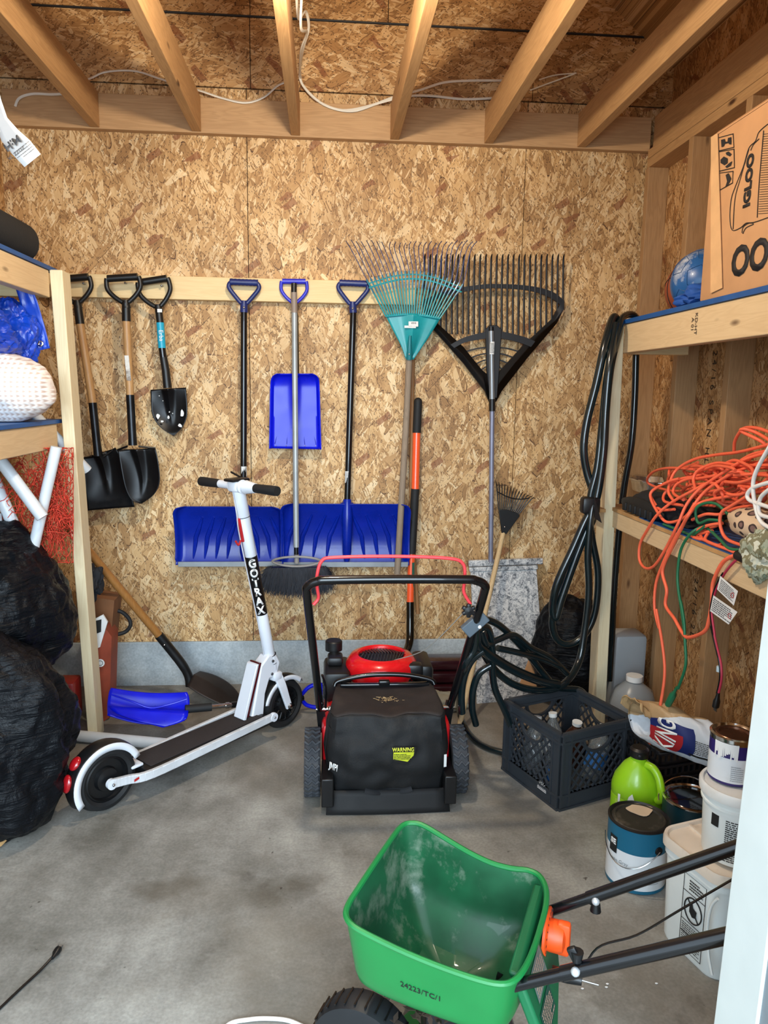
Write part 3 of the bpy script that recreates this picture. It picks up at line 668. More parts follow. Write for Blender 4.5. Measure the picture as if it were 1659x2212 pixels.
# --- big black leaf rake
RB = mat('charcoal_plastic', '12151b', .55, var=.1)
root = thing('poly_leaf_rake', 'large black plastic leaf rake, head up, with a grey metal shaft', 'rake', PY(1060, 1213, -.06))
bm = NB(); pts = [PY(*p, -.055) for p in ((916, 675), (932, 708), (1000, 785), (1046, 845), (1055, 868), (1070, 868), (1082, 845), (1140, 770), (1200, 700), (1216, 668))]
inn = [PY(*p, -.055) for p in ((916, 655), (945, 700), (1000, 750), (1040, 800), (1060, 815), (1068, 815), (1080, 800), (1130, 745), (1190, 690), (1210, 655))]
for a in range(len(pts)-1):
    prism(bm, [pts[a], pts[a+1], inn[a+1], inn[a]], (0, -.016, 0))
bmesh.ops.remove_doubles(bm, verts=bm.verts, dist=.0005)
hd = part('head_frame', bm, RB, root)
bm = NB()
def band(pa, pb, th=.012, Y=-.058):
    A = [PY(*p, Y) for p in pa]; B = [PY(*p, Y) for p in pb]; A = smooth(A, 4); B = smooth(B, 4)
    for a in range(len(A)-1): prism(bm, [A[a], A[a+1], B[a+1], B[a]], (0, -th, 0))
band([(914, 648), (960, 630), (1005, 620), (1063, 614), (1140, 618), (1190, 630), (1217, 650)], [(914, 660), (960, 640), (1005, 630), (1063, 623), (1140, 628), (1190, 645), (1217, 668)])
part('crossbar', bm, RB, hd); bm = NB()
band([(972, 745), (1000, 730), (1040, 719), (1063, 716), (1090, 718), (1130, 728), (1154, 738)], [(980, 752), (1004, 740), (1040, 733), (1063, 730), (1090, 733), (1122, 741), (1145, 750)], .016)
part('crossbar', bm, RB, hd); bm = NB()
for k in range(5):
    y = 756+13*k; hw = 60-12*k
    if hw < 12: break
    band([(1063-hw, y+3), (1063-hw*.5, y-5), (1063, y-7), (1063+hw*.5, y-5), (1063+hw, y+3)], [(1063-hw, y+6), (1063-hw*.5, y-2), (1063, y-4), (1063+hw*.5, y-2), (1063+hw, y+6)], .008)
part('lower_rib', bm, RB, hd)
bm = NB(); prism(bm, [PY(*p, -.058) for p in ((1047, 712), (1056, 703), (1072, 703), (1082, 712), (1077, 800), (1072, 860), (1056, 860), (1050, 800))], (0, -.018, 0)); part('spine', bm, RB, hd, bevel=.003)
def vy(x):   # lower frame edge in px
    return 690+(x-930)*.97 if x < 1063 else (690+(1200-x)*.95)
for i in range(26):
    x = 916+i*(1216-916)/25; yb = min(max(660, (vy(x)-5)), 722 if abs(x-1063) < 92 else 999)
    if abs(x-1063) > 92: yb = min(yb, 745)
    A = PY(x+ (x-1063)*.0, yb, -.066); B = PY(x, 640, -.066); C = PY(x+1, 565, -.075); D = PY(x+3, 549, -.10)
    bm = NB(); tube(bm, smooth([A, B, C, D], 4), [.0052]*9+[.0046, .0038, .003, .002], 8, flat=.8); part('tine', bm, RB, root)
seg(root, 'ferrule', (1061, 706, -.078), (1061, 722, -.078), .011, BLK)
seg(root, 'upper_shaft', (1061, 715, -.08), (1063, 866, -.078), .0125, mat('grey_tube', '8c9094', .35, .5))
seg(root, 'collar', (1063, 862, -.078), (1063, 888, -.078), .0145, BLK)
seg(root, 'shaft', (1063, 888, -.078), (1060, 1213, -.085), .0115, mat('lavender_grey_tube', '85879a', .4, .4))
bm = NB(); fn = cylfn(tuple(PY(1062, 752, -.08)[:2]), .0128, -PI/2, PY(1062, 752, -.08).z); patch(bm, fn, .022, .055, 6); st = part('sticker', bm, PAPER, root, label='white sticker'); bm = NB(); lines(bm, fn, .018, .045, 8, .4, 5); part('print', bm, INK, st, smooth=False)

# --- small shrub rake leaning with foot on floor
root = thing('shrub_rake', 'small black shrub rake on a pale wooden handle, leaning with its foot on the floor', 'rake', PZ(988, 1590, 0))
foot = PZ(988, 1588, .0); top = PY(1087, 1152, -.06)
bm = NB(); tube(bm, [foot, top], [.0115, .0115], 12); part('handle', bm, PALEW, root)
hd_up = (PY(1113, 1058, -.05)-top); 
bm = NB(); prism(bm, [PY(*p, -.06) for p in ((1083, 1152), (1076, 1100), (1095, 1100), (1118, 1108), (1122, 1114), (1093, 1153))], (0, -.01, 0)); hd = part('head', bm, BLK, root, bevel=.002)
bm = NB(); tube(bm, smooth([PY(1074+70*u, 1066+14*u+8*math.sin(PI*u)-4, -.068) for u in (0, .25, .5, .75, 1)], 3), .003, 6); part('crossbar', bm, BLK, hd)
bm = NB(); bmesh.ops.create_uvsphere(bm, u_segments=8, v_segments=6, radius=.004, matrix=Matrix.Translation(PY(1090, 1138, -.073))); part('screw', bm, CHR, hd)
for i in range(14):
    u = i/13; A = PY(1077+43*u, 1100+11*u, -.065); B = PY(1073+75*u, 1052+26*u, -.068); C = PY(1071+85*u, 1040+37*u**1.3, -.085)
    bm = NB(); tube(bm, smooth([A, B, C], 4), [.0026]*5+[.0024, .002, .0016, .0012], 6); part('tine', bm, BLK, root)

# --- granite slab and cardboard leaning on the wall
STN = stone('speckled_stone_laminate')
root = thing('stone_offcut', 'grey and white speckled laminate panel with a moulded top edge, leaning on the wall', 'panel', PZ(1095, 1517, 0))
q = lambda x, y, t: PY(x, y, -.035-.21*t)
a0, a1, b0, b1 = PY(1016, 1225, -.04), PY(1158, 1222, -.04), PZ(1030, 1520, .0), PZ(1180, 1508, .0)
bm = NB(); prism(bm, [a0, a1, b1, b0], (0, .012, .003)); part('panel', bm, STN, root)
ed = PY(1012, 1214, -.045); er = PY(1172, 1209, -.045)
bm = NB(); bar(bm, ed+V((0, 0, -.006)), er+V((0, 0, -.006)), .03, .022); bar(bm, ed+V((.004, .002, -.036)), er+V((-.022, .002, -.036)), .022, .02); part('moulding', bm, STN, root, bevel=.004)
bm = NB(); prism(bm, [PY(1193, 1285, -.04), PY(1252, 1300, -.04), PY(1192, 1500, -.22), PY(1120, 1482, -.24), ], (0, -.012, 0))
single('cardboard_sheet', bm, CARD, 'folded brown cardboard sheet leaning beside the speckled panel', 'cardboard', bevel=.002)
# ================================================================== LAWN MOWER
MX = .555
mow = thing('lawn_mower', 'red and black walk-behind lawn mower with a black rear grass bag', 'lawn mower', (MX, -.78, 0))
bm = NB()
grid(bm, lambda u, v: (lambda a: V((MX+(.215*math.copysign(min(1, abs(math.cos(a))**.55), math.cos(a)))*(1-.10*(v > .75)-.12*(v > .95)), -.70+.30*math.copysign(min(1, abs(math.sin(a))**.6), math.sin(a))*(1-.06*(v > .75)-.1*(v > .95)), (.07+.14*min(v/.75, 1)+.03*max(0, v-.75)/.25))))(2*PI*u), 40, 8, cu=True)
part('deck', bm, REDP, mow, solid=.004)
bm = NB(); rbox(bm, (MX-.19, -.98, .19), (MX+.19, -.42, .235), .015); part('deck_top', bm, BLK, mow, label='black engine base')
def wheel(cx, cy, r, w, name='wheel'):
    F = Matrix.Translation((cx, cy, r)) @ Matrix.Rotation(PI/2, 4, 'Y')
    bm = NB(); lathe(bm, [(r*.62, -w/2), (r*.93, -w/2), (r*.985, -w*.38), (r*.985, w*.38), (r*.93, w/2), (r*.62, w/2), (r*.62, -w/2)], F, 48)
    wh = part(name, bm, TYRE, mow)
    bm = NB(); n = 26
    for i in range(n):
        a = 2*PI*i/n; pts = []
        for k, (xx, da) in enumerate(((-.46, 0), (-.22, .10), (0, -.02), (.22, .10), (.46, 0))):
            t = a+da; pts.append(F @ V((math.cos(t)*r, math.sin(t)*r, xx*w)))
        tube(bm, pts, .0055, 5)
    part('tread', bm, mat('tread_blocks', '3b3e43', .8), wh, smooth=False)
    bm = NB(); lathe(bm, [(0, -w*.2), (r*.25, -w*.3), (r*.3, -w*.12), (r*.58, -w*.12), (r*.63, -w*.3), (r*.63, w*.3), (r*.58, w*.12), (r*.3, w*.12), (r*.25, w*.45), (0, w*.45)], F, 32); part('hub', bm, BLK, wh)
wheel(MX-.257, -1.0, .112, .054); wheel(MX+.250, -1.0, .112, .054); wheel(MX-.20, -.44, .10, .05); wheel(MX+.215, -.44, .10, .05)
# rear corners of the red deck beside the bag
for sg in (-1, 1):
    bm = NB(); rbox(bm, (min(sg*.165, sg*.225)+MX, -1.02, .10), (max(sg*.165, sg*.225)+MX, -.86, .255), .02); part('deck_corner', bm, REDP, mow)
    bm = NB(); box(bm, (MX+sg*.205-.02, -1.16, .03), (MX+sg*.205+.02, -1.02, .13)); part('rear_bracket', bm, BLK, mow, bevel=.004)
# engine
ec = V((MX+.005, -.66, 0))
bm = NB(); rbox(bm, (ec.x-.10, ec.y-.10, .22), (ec.x+.11, ec.y+.10, .33), .02); part('engine_block', bm, BLK, mow)
T = Matrix.Translation((ec.x, ec.y, 0))
bm = NB(); lathe(bm, [(.135, .295), (.142, .32), (.138, .352), (.120, .375), (.096, .384), (.090, .379), (.087, .365)], T, 48); sh = part('engine_shroud', bm, mat('glossy_red_plastic', 'd8141c', .25, var=.06, coat=.4), mow, label='glossy red engine cover')
bm = NB(); lathe(bm, [(0, .379), (.05, .377), (.088, .370)], T, 40); gr = part('recoil_grille', bm, BLK, sh)
bm = NB()
for i in range(14):
    x = -.078+i*.012; h = math.sqrt(max(.0, .082**2-x*x))
    tube(bm, [ec+V((x-.006, -h, .372)), ec+V((x+.010, 0, .384)), ec+V((x-.004, h, .372))], .0026, 5)
part('grille_ribs', bm, mat('grille_grey', '2c2f33', .35), gr)
bm = NB(); rbox(bm, (ec.x+.085, ec.y-.09, .30), (ec.x+.155, ec.y-.035, .365), .015); part('recoil_handle', bm, BLK, mow)
bm = NB(); rbox(bm, (ec.x-.225, ec.y-.10, .22), (ec.x-.12, ec.y+.10, .34), .02); rbox(bm, (ec.x-.21, ec.y-.03, .34), (ec.x-.15, ec.y+.05, .375), .012); part('air_filter', bm, BLK, mow)
bm = NB(); lathe(bm, [(0, .41), (.03, .41), (.034, .405), (.034, .37), (0, .37)], Matrix.Translation((ec.x-.185, ec.y+.08, 0)), 24); part('fuel_cap', bm, BLK, mow)
bm = NB(); rbox(bm, (ec.x+.13, ec.y-.06, .20), (ec.x+.20, ec.y+.13, .35), .02); part('muffler_guard', bm, BLK, mow)
# bag
FAB = mat('black_mesh_fabric', '0a0c0f', .75, var=.1, bump=.35, bscale=260, dirt=('2d2925', .5))
BT = mat('dusty_black_fabric', '231c1a', .8, var=.2, bump=.2, bscale=200, dirt=('3a2d25', .5))
def bagf(u, v):
    # v: 0 bottom rear -> 1 top rear edge ; u across
    x = MX-.195+.385*u; e = min(u, 1-u); w = .022*(noise.noise(V((u*3, v*3, 5)))+.5*noise.noise(V((u*7, v*6, 9))))
    y = -1.105-.045*math.sin(PI*v)*min(1, e*5)-.02*v+w; z = .035+.30*v-.012*abs(2*u-1)**3*(v > .8)
    y += .05*max(0, 1-e/.06)**2
    return V((x*1+((u-.5)*.03*(1-abs(2*v-1))), y, z))
bag = None
bm = NB()
def bagall(u, v):
    # closed cross-section front-top-rear
    if v < .55:
        return bagf(u, v/.55)
    t = (v-.55)/.45; r = bagf(u, 1); f = V((MX-.17+.34*u, -.84, .325))
    p = r.lerp(f, t); p.z += .018*math.sin(PI*t)-.03*math.sin(PI*t)*math.sin(PI*u)+.006*noise.noise(V((u*5, t*4, 2))); p.x += 0; return p
grid(bm, bagf, 36, 30); bag = part('grass_bag', bm, FAB, mow, solid=.004)
bm = NB(); grid(bm, lambda u, v: bagall(u, .55+.45*v)+V((0, .002, .001)), 36, 14); part('bag_top', bm, BT, bag, solid=.004, label='dusty bag top with dry clippings')
for sg in (0, 1):
    bm = NB()
    def side(u, v, sg=sg):
        r = bagf(sg, v); f = V((MX+(-.17 if sg == 0 else .17), -.84, .06+.265*v)); p = r.lerp(f, u); p.x += (.025 if sg else -.025)*math.sin(PI*u)*math.sin(PI*v); return p
    grid(bm, side, 12, 16); part('bag_side', bm, FAB, bag, solid=.004)
bm = NB()
for i in range(60):
    p = V((MX+.0+rnd.gauss(0, .018), -1.0+rnd.gauss(0, .012), .338)); d = V((rnd.gauss(0, .006), rnd.gauss(0, .004), .001)); tube(bm, [p, p+d], .0008, 3)
part('dry_clippings', bm, mat('dry_grass', 'a88c62', .8), bag, smooth=False, kind='stuff')
# bag frame handle arc
bm = NB(); tube(bm, smooth([V((MX-.18, -.87, .335)), V((MX-.165, -.865, .352)), V((MX-.08, -.86, .368)), V((MX, -.86, .373)), V((MX+.09, -.86, .368)), V((MX+.17, -.865, .352)), V((MX+.185, -.87, .335))], 5), .009, 10)
rbox(bm, (MX-.16, -.885, .332), (MX+.165, -.862, .346), .004); rbox(bm, (MX-.02, -.89, .34), (MX+.02, -.865, .358), .004)
part('bag_frame', bm, BLKM, bag)
fn = flatfn(bagf(.60, .62)+V((0, -.008, 0)), (1, .0, 0), (0, -.12, 1))
bm = NB(); pl = [(-.030, .030), (.045, .026), (.042, -.004), (.020, -.036), (.004, -.040), (-.012, -.030), (-.031, -.026), (-.031, -.012)]
f = bm.faces.new([bm.verts.new(fn(a, b)[0]) for a, b in pl]); wl = part('warning_label', bm, mat('label_black', '121212', .6), bag, smooth=False, solid=.001, label='torn yellow and black warning label')
bm = NB(); f = bm.faces.new([bm.verts.new(fn(a, b)[0]+fn(a, b)[1]*.0008) for a, b in [(-.029, .008), (.039, .008), (.037, -.005), (.018, -.028), (-.005, -.022), (-.029, -.018)]]); yl = part('yellow_field', bm, mat('label_yellow', 'c9d02c', .6, dirt=('6b6a30', .6)), wl, smooth=False)
text('WARNING', .021, lambda a, b: (fn(a+.003, b+.017)[0], fn(0, 0)[1]), mat('lettering_yellow', 'd8d840', .6), wl, bold=.0006, sx=.70)
bm = NB(); lines(bm, lambda a, b: (fn(a-.0, b-.008)[0]+fn(0, 0)[1]*.0006, fn(0, 0)[1]), .055, .022, 4, .5, 9); part('print', bm, INK, wl, smooth=False)
text('JMPI', .034, (lambda o, xx, yy: (lambda a, b: (o+xx*a+yy*b, xx.cross(yy))))(bagf(.055, .42)+V((-.0, -.017, 0)), V((.8, -.55, -.12)).normalized(), V((.1, -.10, 1)).normalized()), WHT, bag, bold=.001, sx=.55)
bm = NB(); patch(bm, flatfn(bagf(.965, .45)+V((.0, -.012, 0)), (1, .3, 0), (0, 0, 1)), .010, .045); part('white_stripe', bm, WHT, bag)
# strap low on the bag
bm = NB(); pts = [bagf(u, .16-.06*math.sin(PI*(u-.3)/.4))+V((0, -.012, 0)) for u in [.3+.4*i/10 for i in range(11)]]; tube(bm, smooth(pts, 2), .009, 6, flat=.35); part('pull_strap', bm, mat('black_webbing', '17191d', .8), bag)
bm = NB(); sheet(bm, [V((MX-.205, -1.13, .075)), V((MX-.21, -1.155, .002))], [V((MX+.20, -1.13, .075)), V((MX+.205, -1.155, .002))], 8, 4, lambda u, v: V((0, -.006*math.sin(PI*u), 0))); part('rear_flap', bm, RUB, mow, solid=.005)
# handle
hl = lambda s, t: V((MX+s*(.232+.0*t+.04*t), -.95-.35*t, .285+.55*t))
bm = NB(); pts = [hl(-1, 0), hl(-1, .5), hl(-1, .9), hl(-1, .97)+V((.006, 0, .0)), V((MX-.235, -1.30, .836)), V((MX-.20, -1.303, .840)), V((MX, -1.305, .842)), V((MX+.20, -1.303, .840)), V((MX+.235, -1.30, .836)), hl(1, .97)+V((-.006, 0, 0)), hl(1, .9), hl(1, .5), hl(1, 0)]
tube(bm, smooth(pts, 6), .0135, 16); h = part('handle', bm, BLKM, mow)
bm = NB(); pts = [V((MX-.250, -1.235, .745)), V((MX-.235, -1.23, .765)), V((MX-.238, -1.245, .80)), V((MX-.24, -1.25, .83)), V((MX-.225, -1.25, .885)), V((MX-.18, -1.252, .897)), V((MX, -1.254, .900)), V((MX+.16, -1.252, .893)), V((MX+.205, -1.25, .875)), V((MX+.212, -1.25, .83)), V((MX+.212, -1.24, .785)), V((MX+.235, -1.235, .745))]
tube(bm, smooth(pts, 6), .0052, 10); part('bail_bar', bm, mat('coral_red_coating', 'f0454c', .4, var=.04), mow, label='thin red bail bar')
kn = hl(1, .80)
bm = NB(); F = Matrix.Translation(kn+V((-.035, -.01, 0))) @ Matrix.Rotation(PI/2, 4, 'X')
for i in range(6): t = i*PI/3; rbox(bm, (-.006, .004, -.008), (.006, .022, .008), .003, F @ Matrix.Rotation(t, 4, 'Z'))
lathe(bm, [(0, .012), (.014, .010), (.014, -.01), (0, -.01)], F, 16); part('star_knob', bm, BLK, mow)
bm = NB(); tube(bm, smooth([kn+V((-.04, 0, 0)), V((MX+.14, -.95, .50)), V((MX+.05, -.72, .375))], 6), .0016, 6); part('starter_cord', bm, mat('grey_cord', '9c9a94', .7), mow)
bm = NB(); tube(bm, smooth([hl(-1, .30)+V((.02, .0, 0)), hl(-1, .18)+V((.028, 0, 0)), hl(-1, .0)+V((.02, 0, -.01))], 5), .004, 8); part('control_cable', bm, BLKM, mow)
for sg in (-1, 1):
    bm = NB(); p = hl(sg, .02); rod(bm, p+V((-sg*.035, 0, -.01)), p+V((sg*.012, 0, -.01)), .007); bmesh.ops.create_uvsphere(bm, u_segments=10, v_segments=6, radius=.011, matrix=Matrix.Translation(p+V((-sg*.037, 0, -.01)))); part('handle_bolt', bm, CHR, mow)
    bm = NB(); bar(bm, hl(sg, 0)+V((-.0, 0, .02)), hl(sg, 0)+V((-sg*.01, .03, -.10)), .03, .012); part('handle_bracket', bm, BLK, mow)

# ================================================================== SCOOTER
so = V((-.399, -1.085, 0)); u_ = (V((.154, -.487, 0))-so).normalized(); n_ = V((u_.y, -u_.x, 0))
sc_ = thing('kick_scooter', 'white electric kick scooter with black deck and wheels, leaning on its stand', 'scooter', so)
def Q(s, l, z): return so+u_*s+n_*l+V((0, 0, z))
SF = Matrix((u_, n_, V((0, 0, 1)))).transposed().to_4x4(); SF.translation = so
SW = mat('scooter_white_paint', 'd9dee6', .35, var=.02, coat=.2); SB = mat('scooter_black', '0f1012', .4)
def swheel(s, r, w, nm='wheel'):
    F = SF @ Matrix.Translation((s, 0, r)) @ Matrix.Rotation(PI/2, 4, 'X')
    bm = NB(); lathe(bm, [(r*.70, -w*.36), (r*.80, -w*.5), (r*.93, -w*.42), (r, 0), (r*.93, w*.42), (r*.80, w*.5), (r*.70, w*.36), (r*.70, -w*.36)], F, 56); wh = part(nm, bm, RUB, sc_)
    bm = NB(); lathe(bm, [(r*.70, w*.3), (r*.64, w*.36), (r*.60, w*.1), (r*.38, w*.12), (r*.34, w*.4), (r*.1, w*.5), (0, w*.5)], F, 40); lathe(bm, [(r*.70, -w*.3), (r*.64, -w*.36), (r*.60, -w*.1), (r*.38, -w*.12), (r*.34, -w*.4), (0, -w*.5)], F, 40)
    hb = part('rim', bm, SB, wh); return wh, hb, F
w1, hb1, F1 = swheel(.015, .110, .05)
w2, hb2, F2 = swheel(.83, .105, .045)
bm = NB()
for i in range(12):
    t = 2*PI*i/12
    for sz in (-1, 1): tube(bm, [F2 @ V((math.cos(t)*.03, math.sin(t)*.03, sz*.012)), F2 @ V((math.cos(t+.1)*.07, math.sin(t+.1)*.07, sz*.010))], .003, 5)
part('spokes', bm, BLKM, w2)
# deck
bm = NB(); rbox(bm, (.13, -.068, .070), (.70, .068, .112), .012, SF); part('deck', bm, SB, sc_)
bm = NB(); rbox(bm, (.155, -.056, .112), (.665, .056, .116), .0015, SF); part('grip_mat', bm, mat('brown_black_grip', '2a2322', .9, bump=.5, bscale=400), sc_)
for sg in (-1, 1):
    bm = NB()
    pts = [Q(.705, sg*.075, .108), Q(.40, sg*.075, .100), Q(.15, sg*.072, .094), Q(.07, sg*.050, .098), Q(.015, sg*.045, .105)]
    P2 = smooth(pts, 5)
    for a, b in zip(P2, P2[1:]): bar(bm, a, b+(b-a).normalized()*.004, .030, .016, n_)
    rl = part('side_rail', bm, mat('rail_white', 'c9ccd0', .35), sc_, bevel=.003)
    bm = NB(); lathe(bm, [(0, .008), (.017, .008), (.019, 0), (.017, -.008), (0, -.008)], SF @ Matrix.Translation((.705, sg*.078, .108)) @ Matrix.Rotation(PI/2, 4, 'X'), 20); part('rail_end', bm, SW, rl); bm = NB(); lathe(bm, [(0, .01), (.017, .01), (.018, -.005), (0, -.005)], SF @ Matrix.Translation((.012, sg*.048, .105)) @ Matrix.Rotation(PI/2, 4, 'X'), 20); part('rail_end', bm, SW, rl)
    bm = NB(); bmesh.ops.create_uvsphere(bm, u_segments=8, v_segments=5, radius=.005, matrix=Matrix.Translation(Q(.705, sg*.086, .108))); bmesh.ops.create_uvsphere(bm, u_segments=8, v_segments=5, radius=.005, matrix=Matrix.Translation(Q(.012, sg*.058, .105))); part('bolts', bm, STEEL, rl)
bm = NB(); patch(bm, flatfn(Q(.10, .066, .099), u_+n_*-.25, (0, 0, 1)), .05, .009, 2, .004); part('red_reflector_strip', bm, mat('reflector_red', 'c8282a', .4), sc_)
# head block: angular frame rising from the deck front to the stem
def slab(pts2, l0, l1, m, nm, bev=.006, **k):
    bm = NB(); prism(bm, [Q(s, l0, z) for s, z in pts2], n_*(l1-l0)); return part(nm, bm, m, sc_, bevel=bev, **k)
slab([(.600, .112), (.640, .112), (.690, .31), (.735, .345), (.775, .335), (.795, .30), (.775, .245), (.735, .245), (.712, .19), (.700, .09), (.64, .075)], -.026, .026, SW, 'neck')
slab([(.592, .118), (.606, .112), (.676, .325), (.664, .322)], -.03, .03, SW, 'neck_spine', .003)
slab([(.610, .122), (.622, .12), (.690, .325), (.68, .328)], -.0275, .0275, mat('dark_red_trim', '4a0f16', .3, coat=.5), 'red_trim', .001)
bm = NB()
for s, z in ((.752, .315), (.747, .262)): bmesh.ops.create_uvsphere(bm, u_segments=10, v_segments=6, radius=.006, matrix=Matrix.Translation(Q(s, .027, z)))
part('neck_bolts', bm, mat('bolt_dark', '46484c', .4, .7), sc_)
# stem
sb_, st_ = Q(.765, 0, .30), Q(.605, 0, 1.045); sd = (st_-sb_).normalized(); sL = (st_-sb_).length
SR = .0235
def stemseg(z0, z1, r, m, nm, **k):
    bm = NB(); tube(bm, [sb_+sd*z0, sb_+sd*(z0+.002), sb_+sd*(z1-.002), sb_+sd*z1], [r*.97, r, r, r*.97], 28); return part(nm, bm, m, sc_, **k)
def tz(px, py):   # distance along the stem of a pixel
    d = ray(px, py); nn = n_; t = ((sb_-CAM_POS).dot(nn))/d.dot(nn); return (CAM_POS+d*t-sb_).dot(sd)
zb0, zb1, zc0 = tz(560, 1328), tz(532, 1205), tz(528, 1115)
stemseg(-.03, .035, .027, SW, 'stem_collar'); stemseg(.035, zb0, SR, SW, 'lower_stem'); bs = stemseg(zb0, zb1, SR+.0004, mat('stem_black_decal', '0b0b0d', .35), 'black_sleeve', label='black sleeve with white lettering')
stemseg(zb1, zc0, SR, SW, 'middle_stem'); stemseg(zc0, sL+.005, SR+.001, SW, 'upper_stem'); 
bm = NB()
for z in (.036, zc0, .0):
    x0 = sb_+sd*z; tube(bm, [x0-sd*.001, x0+sd*.001], SR+.0042 if z < .04 else SR+.0016, 28)
part('seam_rings', bm, SB, sc_)
face = (CAM_POS-(sb_+sd*.4)); face = (face-sd*face.dot(sd)).normalized(); sx_ = sd.cross(face)
if sx_.x < 0: sx_ = -sx_
L_ = zb1-zb0
chars = 'GOTRAX'
for i, ch in enumerate(chars):
    z = zb1-L_*(.11+.80*i/5.0)
    def fnc(a, b, z=z):
        ang = a/SR; nrm = face*math.cos(ang)+sx_*math.sin(ang); return (sb_+sd*(z+b)+nrm*(SR+.0006), nrm)
    text(ch, L_*.185, fnc, WHT, bs, bold=.0018, sx=.85)
# bars and grips
hb = Q(.605, 0, 1.035)
bm = NB(); tube(bm, [hb-n_*.10, hb+n_*.10], .0155, 16); tube(bm, [hb-n_*.03, hb+n_*.03], .026, 16); rbox(bm, (-.03, -.024, -.02), (.03, .024, .022), .008, Matrix.Translation(hb) @ SF.to_3x3().to_4x4()); bar_ = part('handlebar', bm, SW, sc_)
bm = NB(); tube(bm, [hb+n_*.05+V((0, 0, 0)), hb+n_*.10], [.026, .018], 16); part('bar_cone', bm, SW, bar_)
for sg in (-1, 1):
    bm = NB(); tube(bm, [hb+n_*sg*.10, hb+n_*sg*.205, hb+n_*sg*.215], [.0165, .0185, .0175], 18); part('grip', bm, RUB, sc_)
bm = NB(); rbox(bm, (-.045, -.028, .018), (.04, .028, .03), .006, Matrix.Translation(hb) @ SF.to_3x3().to_4x4()); tube(bm, [hb+u_*.03+n_*-.02+V((0, 0, .03)), hb+u_*.03+n_*-.07+V((0, 0, .045))], .004, 8); part('display', bm, SB, sc_)
# red latch on the stem + brake cable
bm = NB(); bk = -(u_-sd*u_.dot(sd)).normalized()
lz = tz(512, 1150)
rbox(bm, (-.004, -.008, -.045), (.006, .008, .05), .003, Matrix.Translation(sb_+sd*lz+bk*(SR+.004)) @ SF.to_3x3().to_4x4() @ Matrix.Rotation(-.21, 4, 'Y')); tube(bm, smooth([sb_+sd*(lz-.035)+bk*(SR+.01), sb_+sd*(lz-.05)+bk*(SR+.025), sb_+sd*(lz-.03)+bk*(SR+.035)], 5), .004, 8); part('bag_hook', bm, mat('hook_red', 'b5262a', .35), sc_, label='red folding hook')
bm = NB(); tube(bm, smooth([sb_+sd*(sL-.02)+bk*(SR+.004), sb_+sd*(lz+.07)+bk*(SR+.006), sb_+sd*(lz-.02)+bk*(SR+.012), sb_+sd*.25+bk*(SR+.004), sb_+sd*.10+bk*(SR+.002), sb_+bk*(SR+.008)], 6), .0025, 6); part('brake_cable', bm, mat('white_grey_cable', 'b9bcc4', .5), sc_)
bm = NB(); rbox(bm, (-.014, -.01, -.02), (.010, .01, .02), .005, Matrix.Translation(sb_+sd*.0+bk*(SR+.008)) @ SF.to_3x3().to_4x4()); part('fold_latch', bm, SW, sc_)
# fork
for sg in (-1, 1):
    bm = NB(); pts = [Q(.775, sg*.024, .255), Q(.795, sg*.034, .20), Q(.812, sg*.036, .15), Q(.83, sg*.036, .10)]; P2 = smooth(pts, 4)
    tube(bm, P2, [.021, .0215, .022, .0215, .021, .020, .019, .0185, .018, .0175, .017, .016, .016], 14, flat=.45) if 0 else [bar(bm, a, b+(b-a).normalized()*.006, .040-.012*i/len(P2), .012, n_) for i, (a, b) in enumerate(zip(P2, P2[1:]))]
    fk = part('fork_leg', bm, SW, sc_, bevel=.003)
    bm = NB(); lathe(bm, [(0, .012), (.009, .010), (.012, 0), (0, 0)], SF @ Matrix.Translation((.83, sg*.044, .103)) @ Matrix.Rotation(-sg*PI/2, 4, 'X'), 14); part('axle_nut', bm, CHR, fk)
bm = NB(); rbox(bm, (.755, -.036, .225), (.80, .036, .262), .01, SF); part('fork_crown', bm, SW, sc_)
def fender(c, r, a0, a1, w, m, nm, z=None):
    bm = NB(); grid(bm, lambda u, v: Q(c[0]+math.cos(a0+(a1-a0)*u)*(r-.006*abs(2*v-1)**2), (2*v-1)*w/2, c[1]+math.sin(a0+(a1-a0)*u)*(r-.006*abs(2*v-1)**2)), 28, 8); return part(nm, bm, m, sc_, solid=.003)
def fside(c, r0, r1, a0, a1, l, m, nm):
    bm = NB(); grid(bm, lambda u, v: Q(c[0]+math.cos(a0+(a1-a0)*u)*(r0+(r1-r0)*v), l, c[1]+math.sin(a0+(a1-a0)*u)*(r0+(r1-r0)*v)), 28, 2); return part(nm, bm, m, sc_, solid=.003)
D = math.radians
fender((.83, .105), .125, D(40), D(165), .052, SB, 'front_fender'); fside((.83, .105), .105, .124, D(45), D(165), .027, SW, 'fender_side')
fender((.015, .110), .128, D(25), D(205), .06, SB, 'rear_fender'); fside((.015, .110), .103, .126, D(22), D(208), .031, SW, 'fender_side')
for a, z in ((D(138), .024), (D(166), .030)):
    bm = NB(); c = Q(.015+math.cos(a)*.134, 0, .110+math.sin(a)*.134); bmesh.ops.create_uvsphere(bm, u_segments=14, v_segments=8, radius=1, matrix=Matrix.Translation(c) @ SF.to_3x3().to_4x4() @ Matrix.Rotation(-a, 4, 'Y') @ Matrix.Diagonal((.012, .020, z, 1)))
    part('tail_light', bm, mat('red_lens', 'a3121a', .2, coat=.6), sc_, label='red tail light')
bm = NB(); rbox(bm, (.10, -.03, .112), (.145, .03, .122), .004, SF); part('fender_mount', bm, SW, sc_)

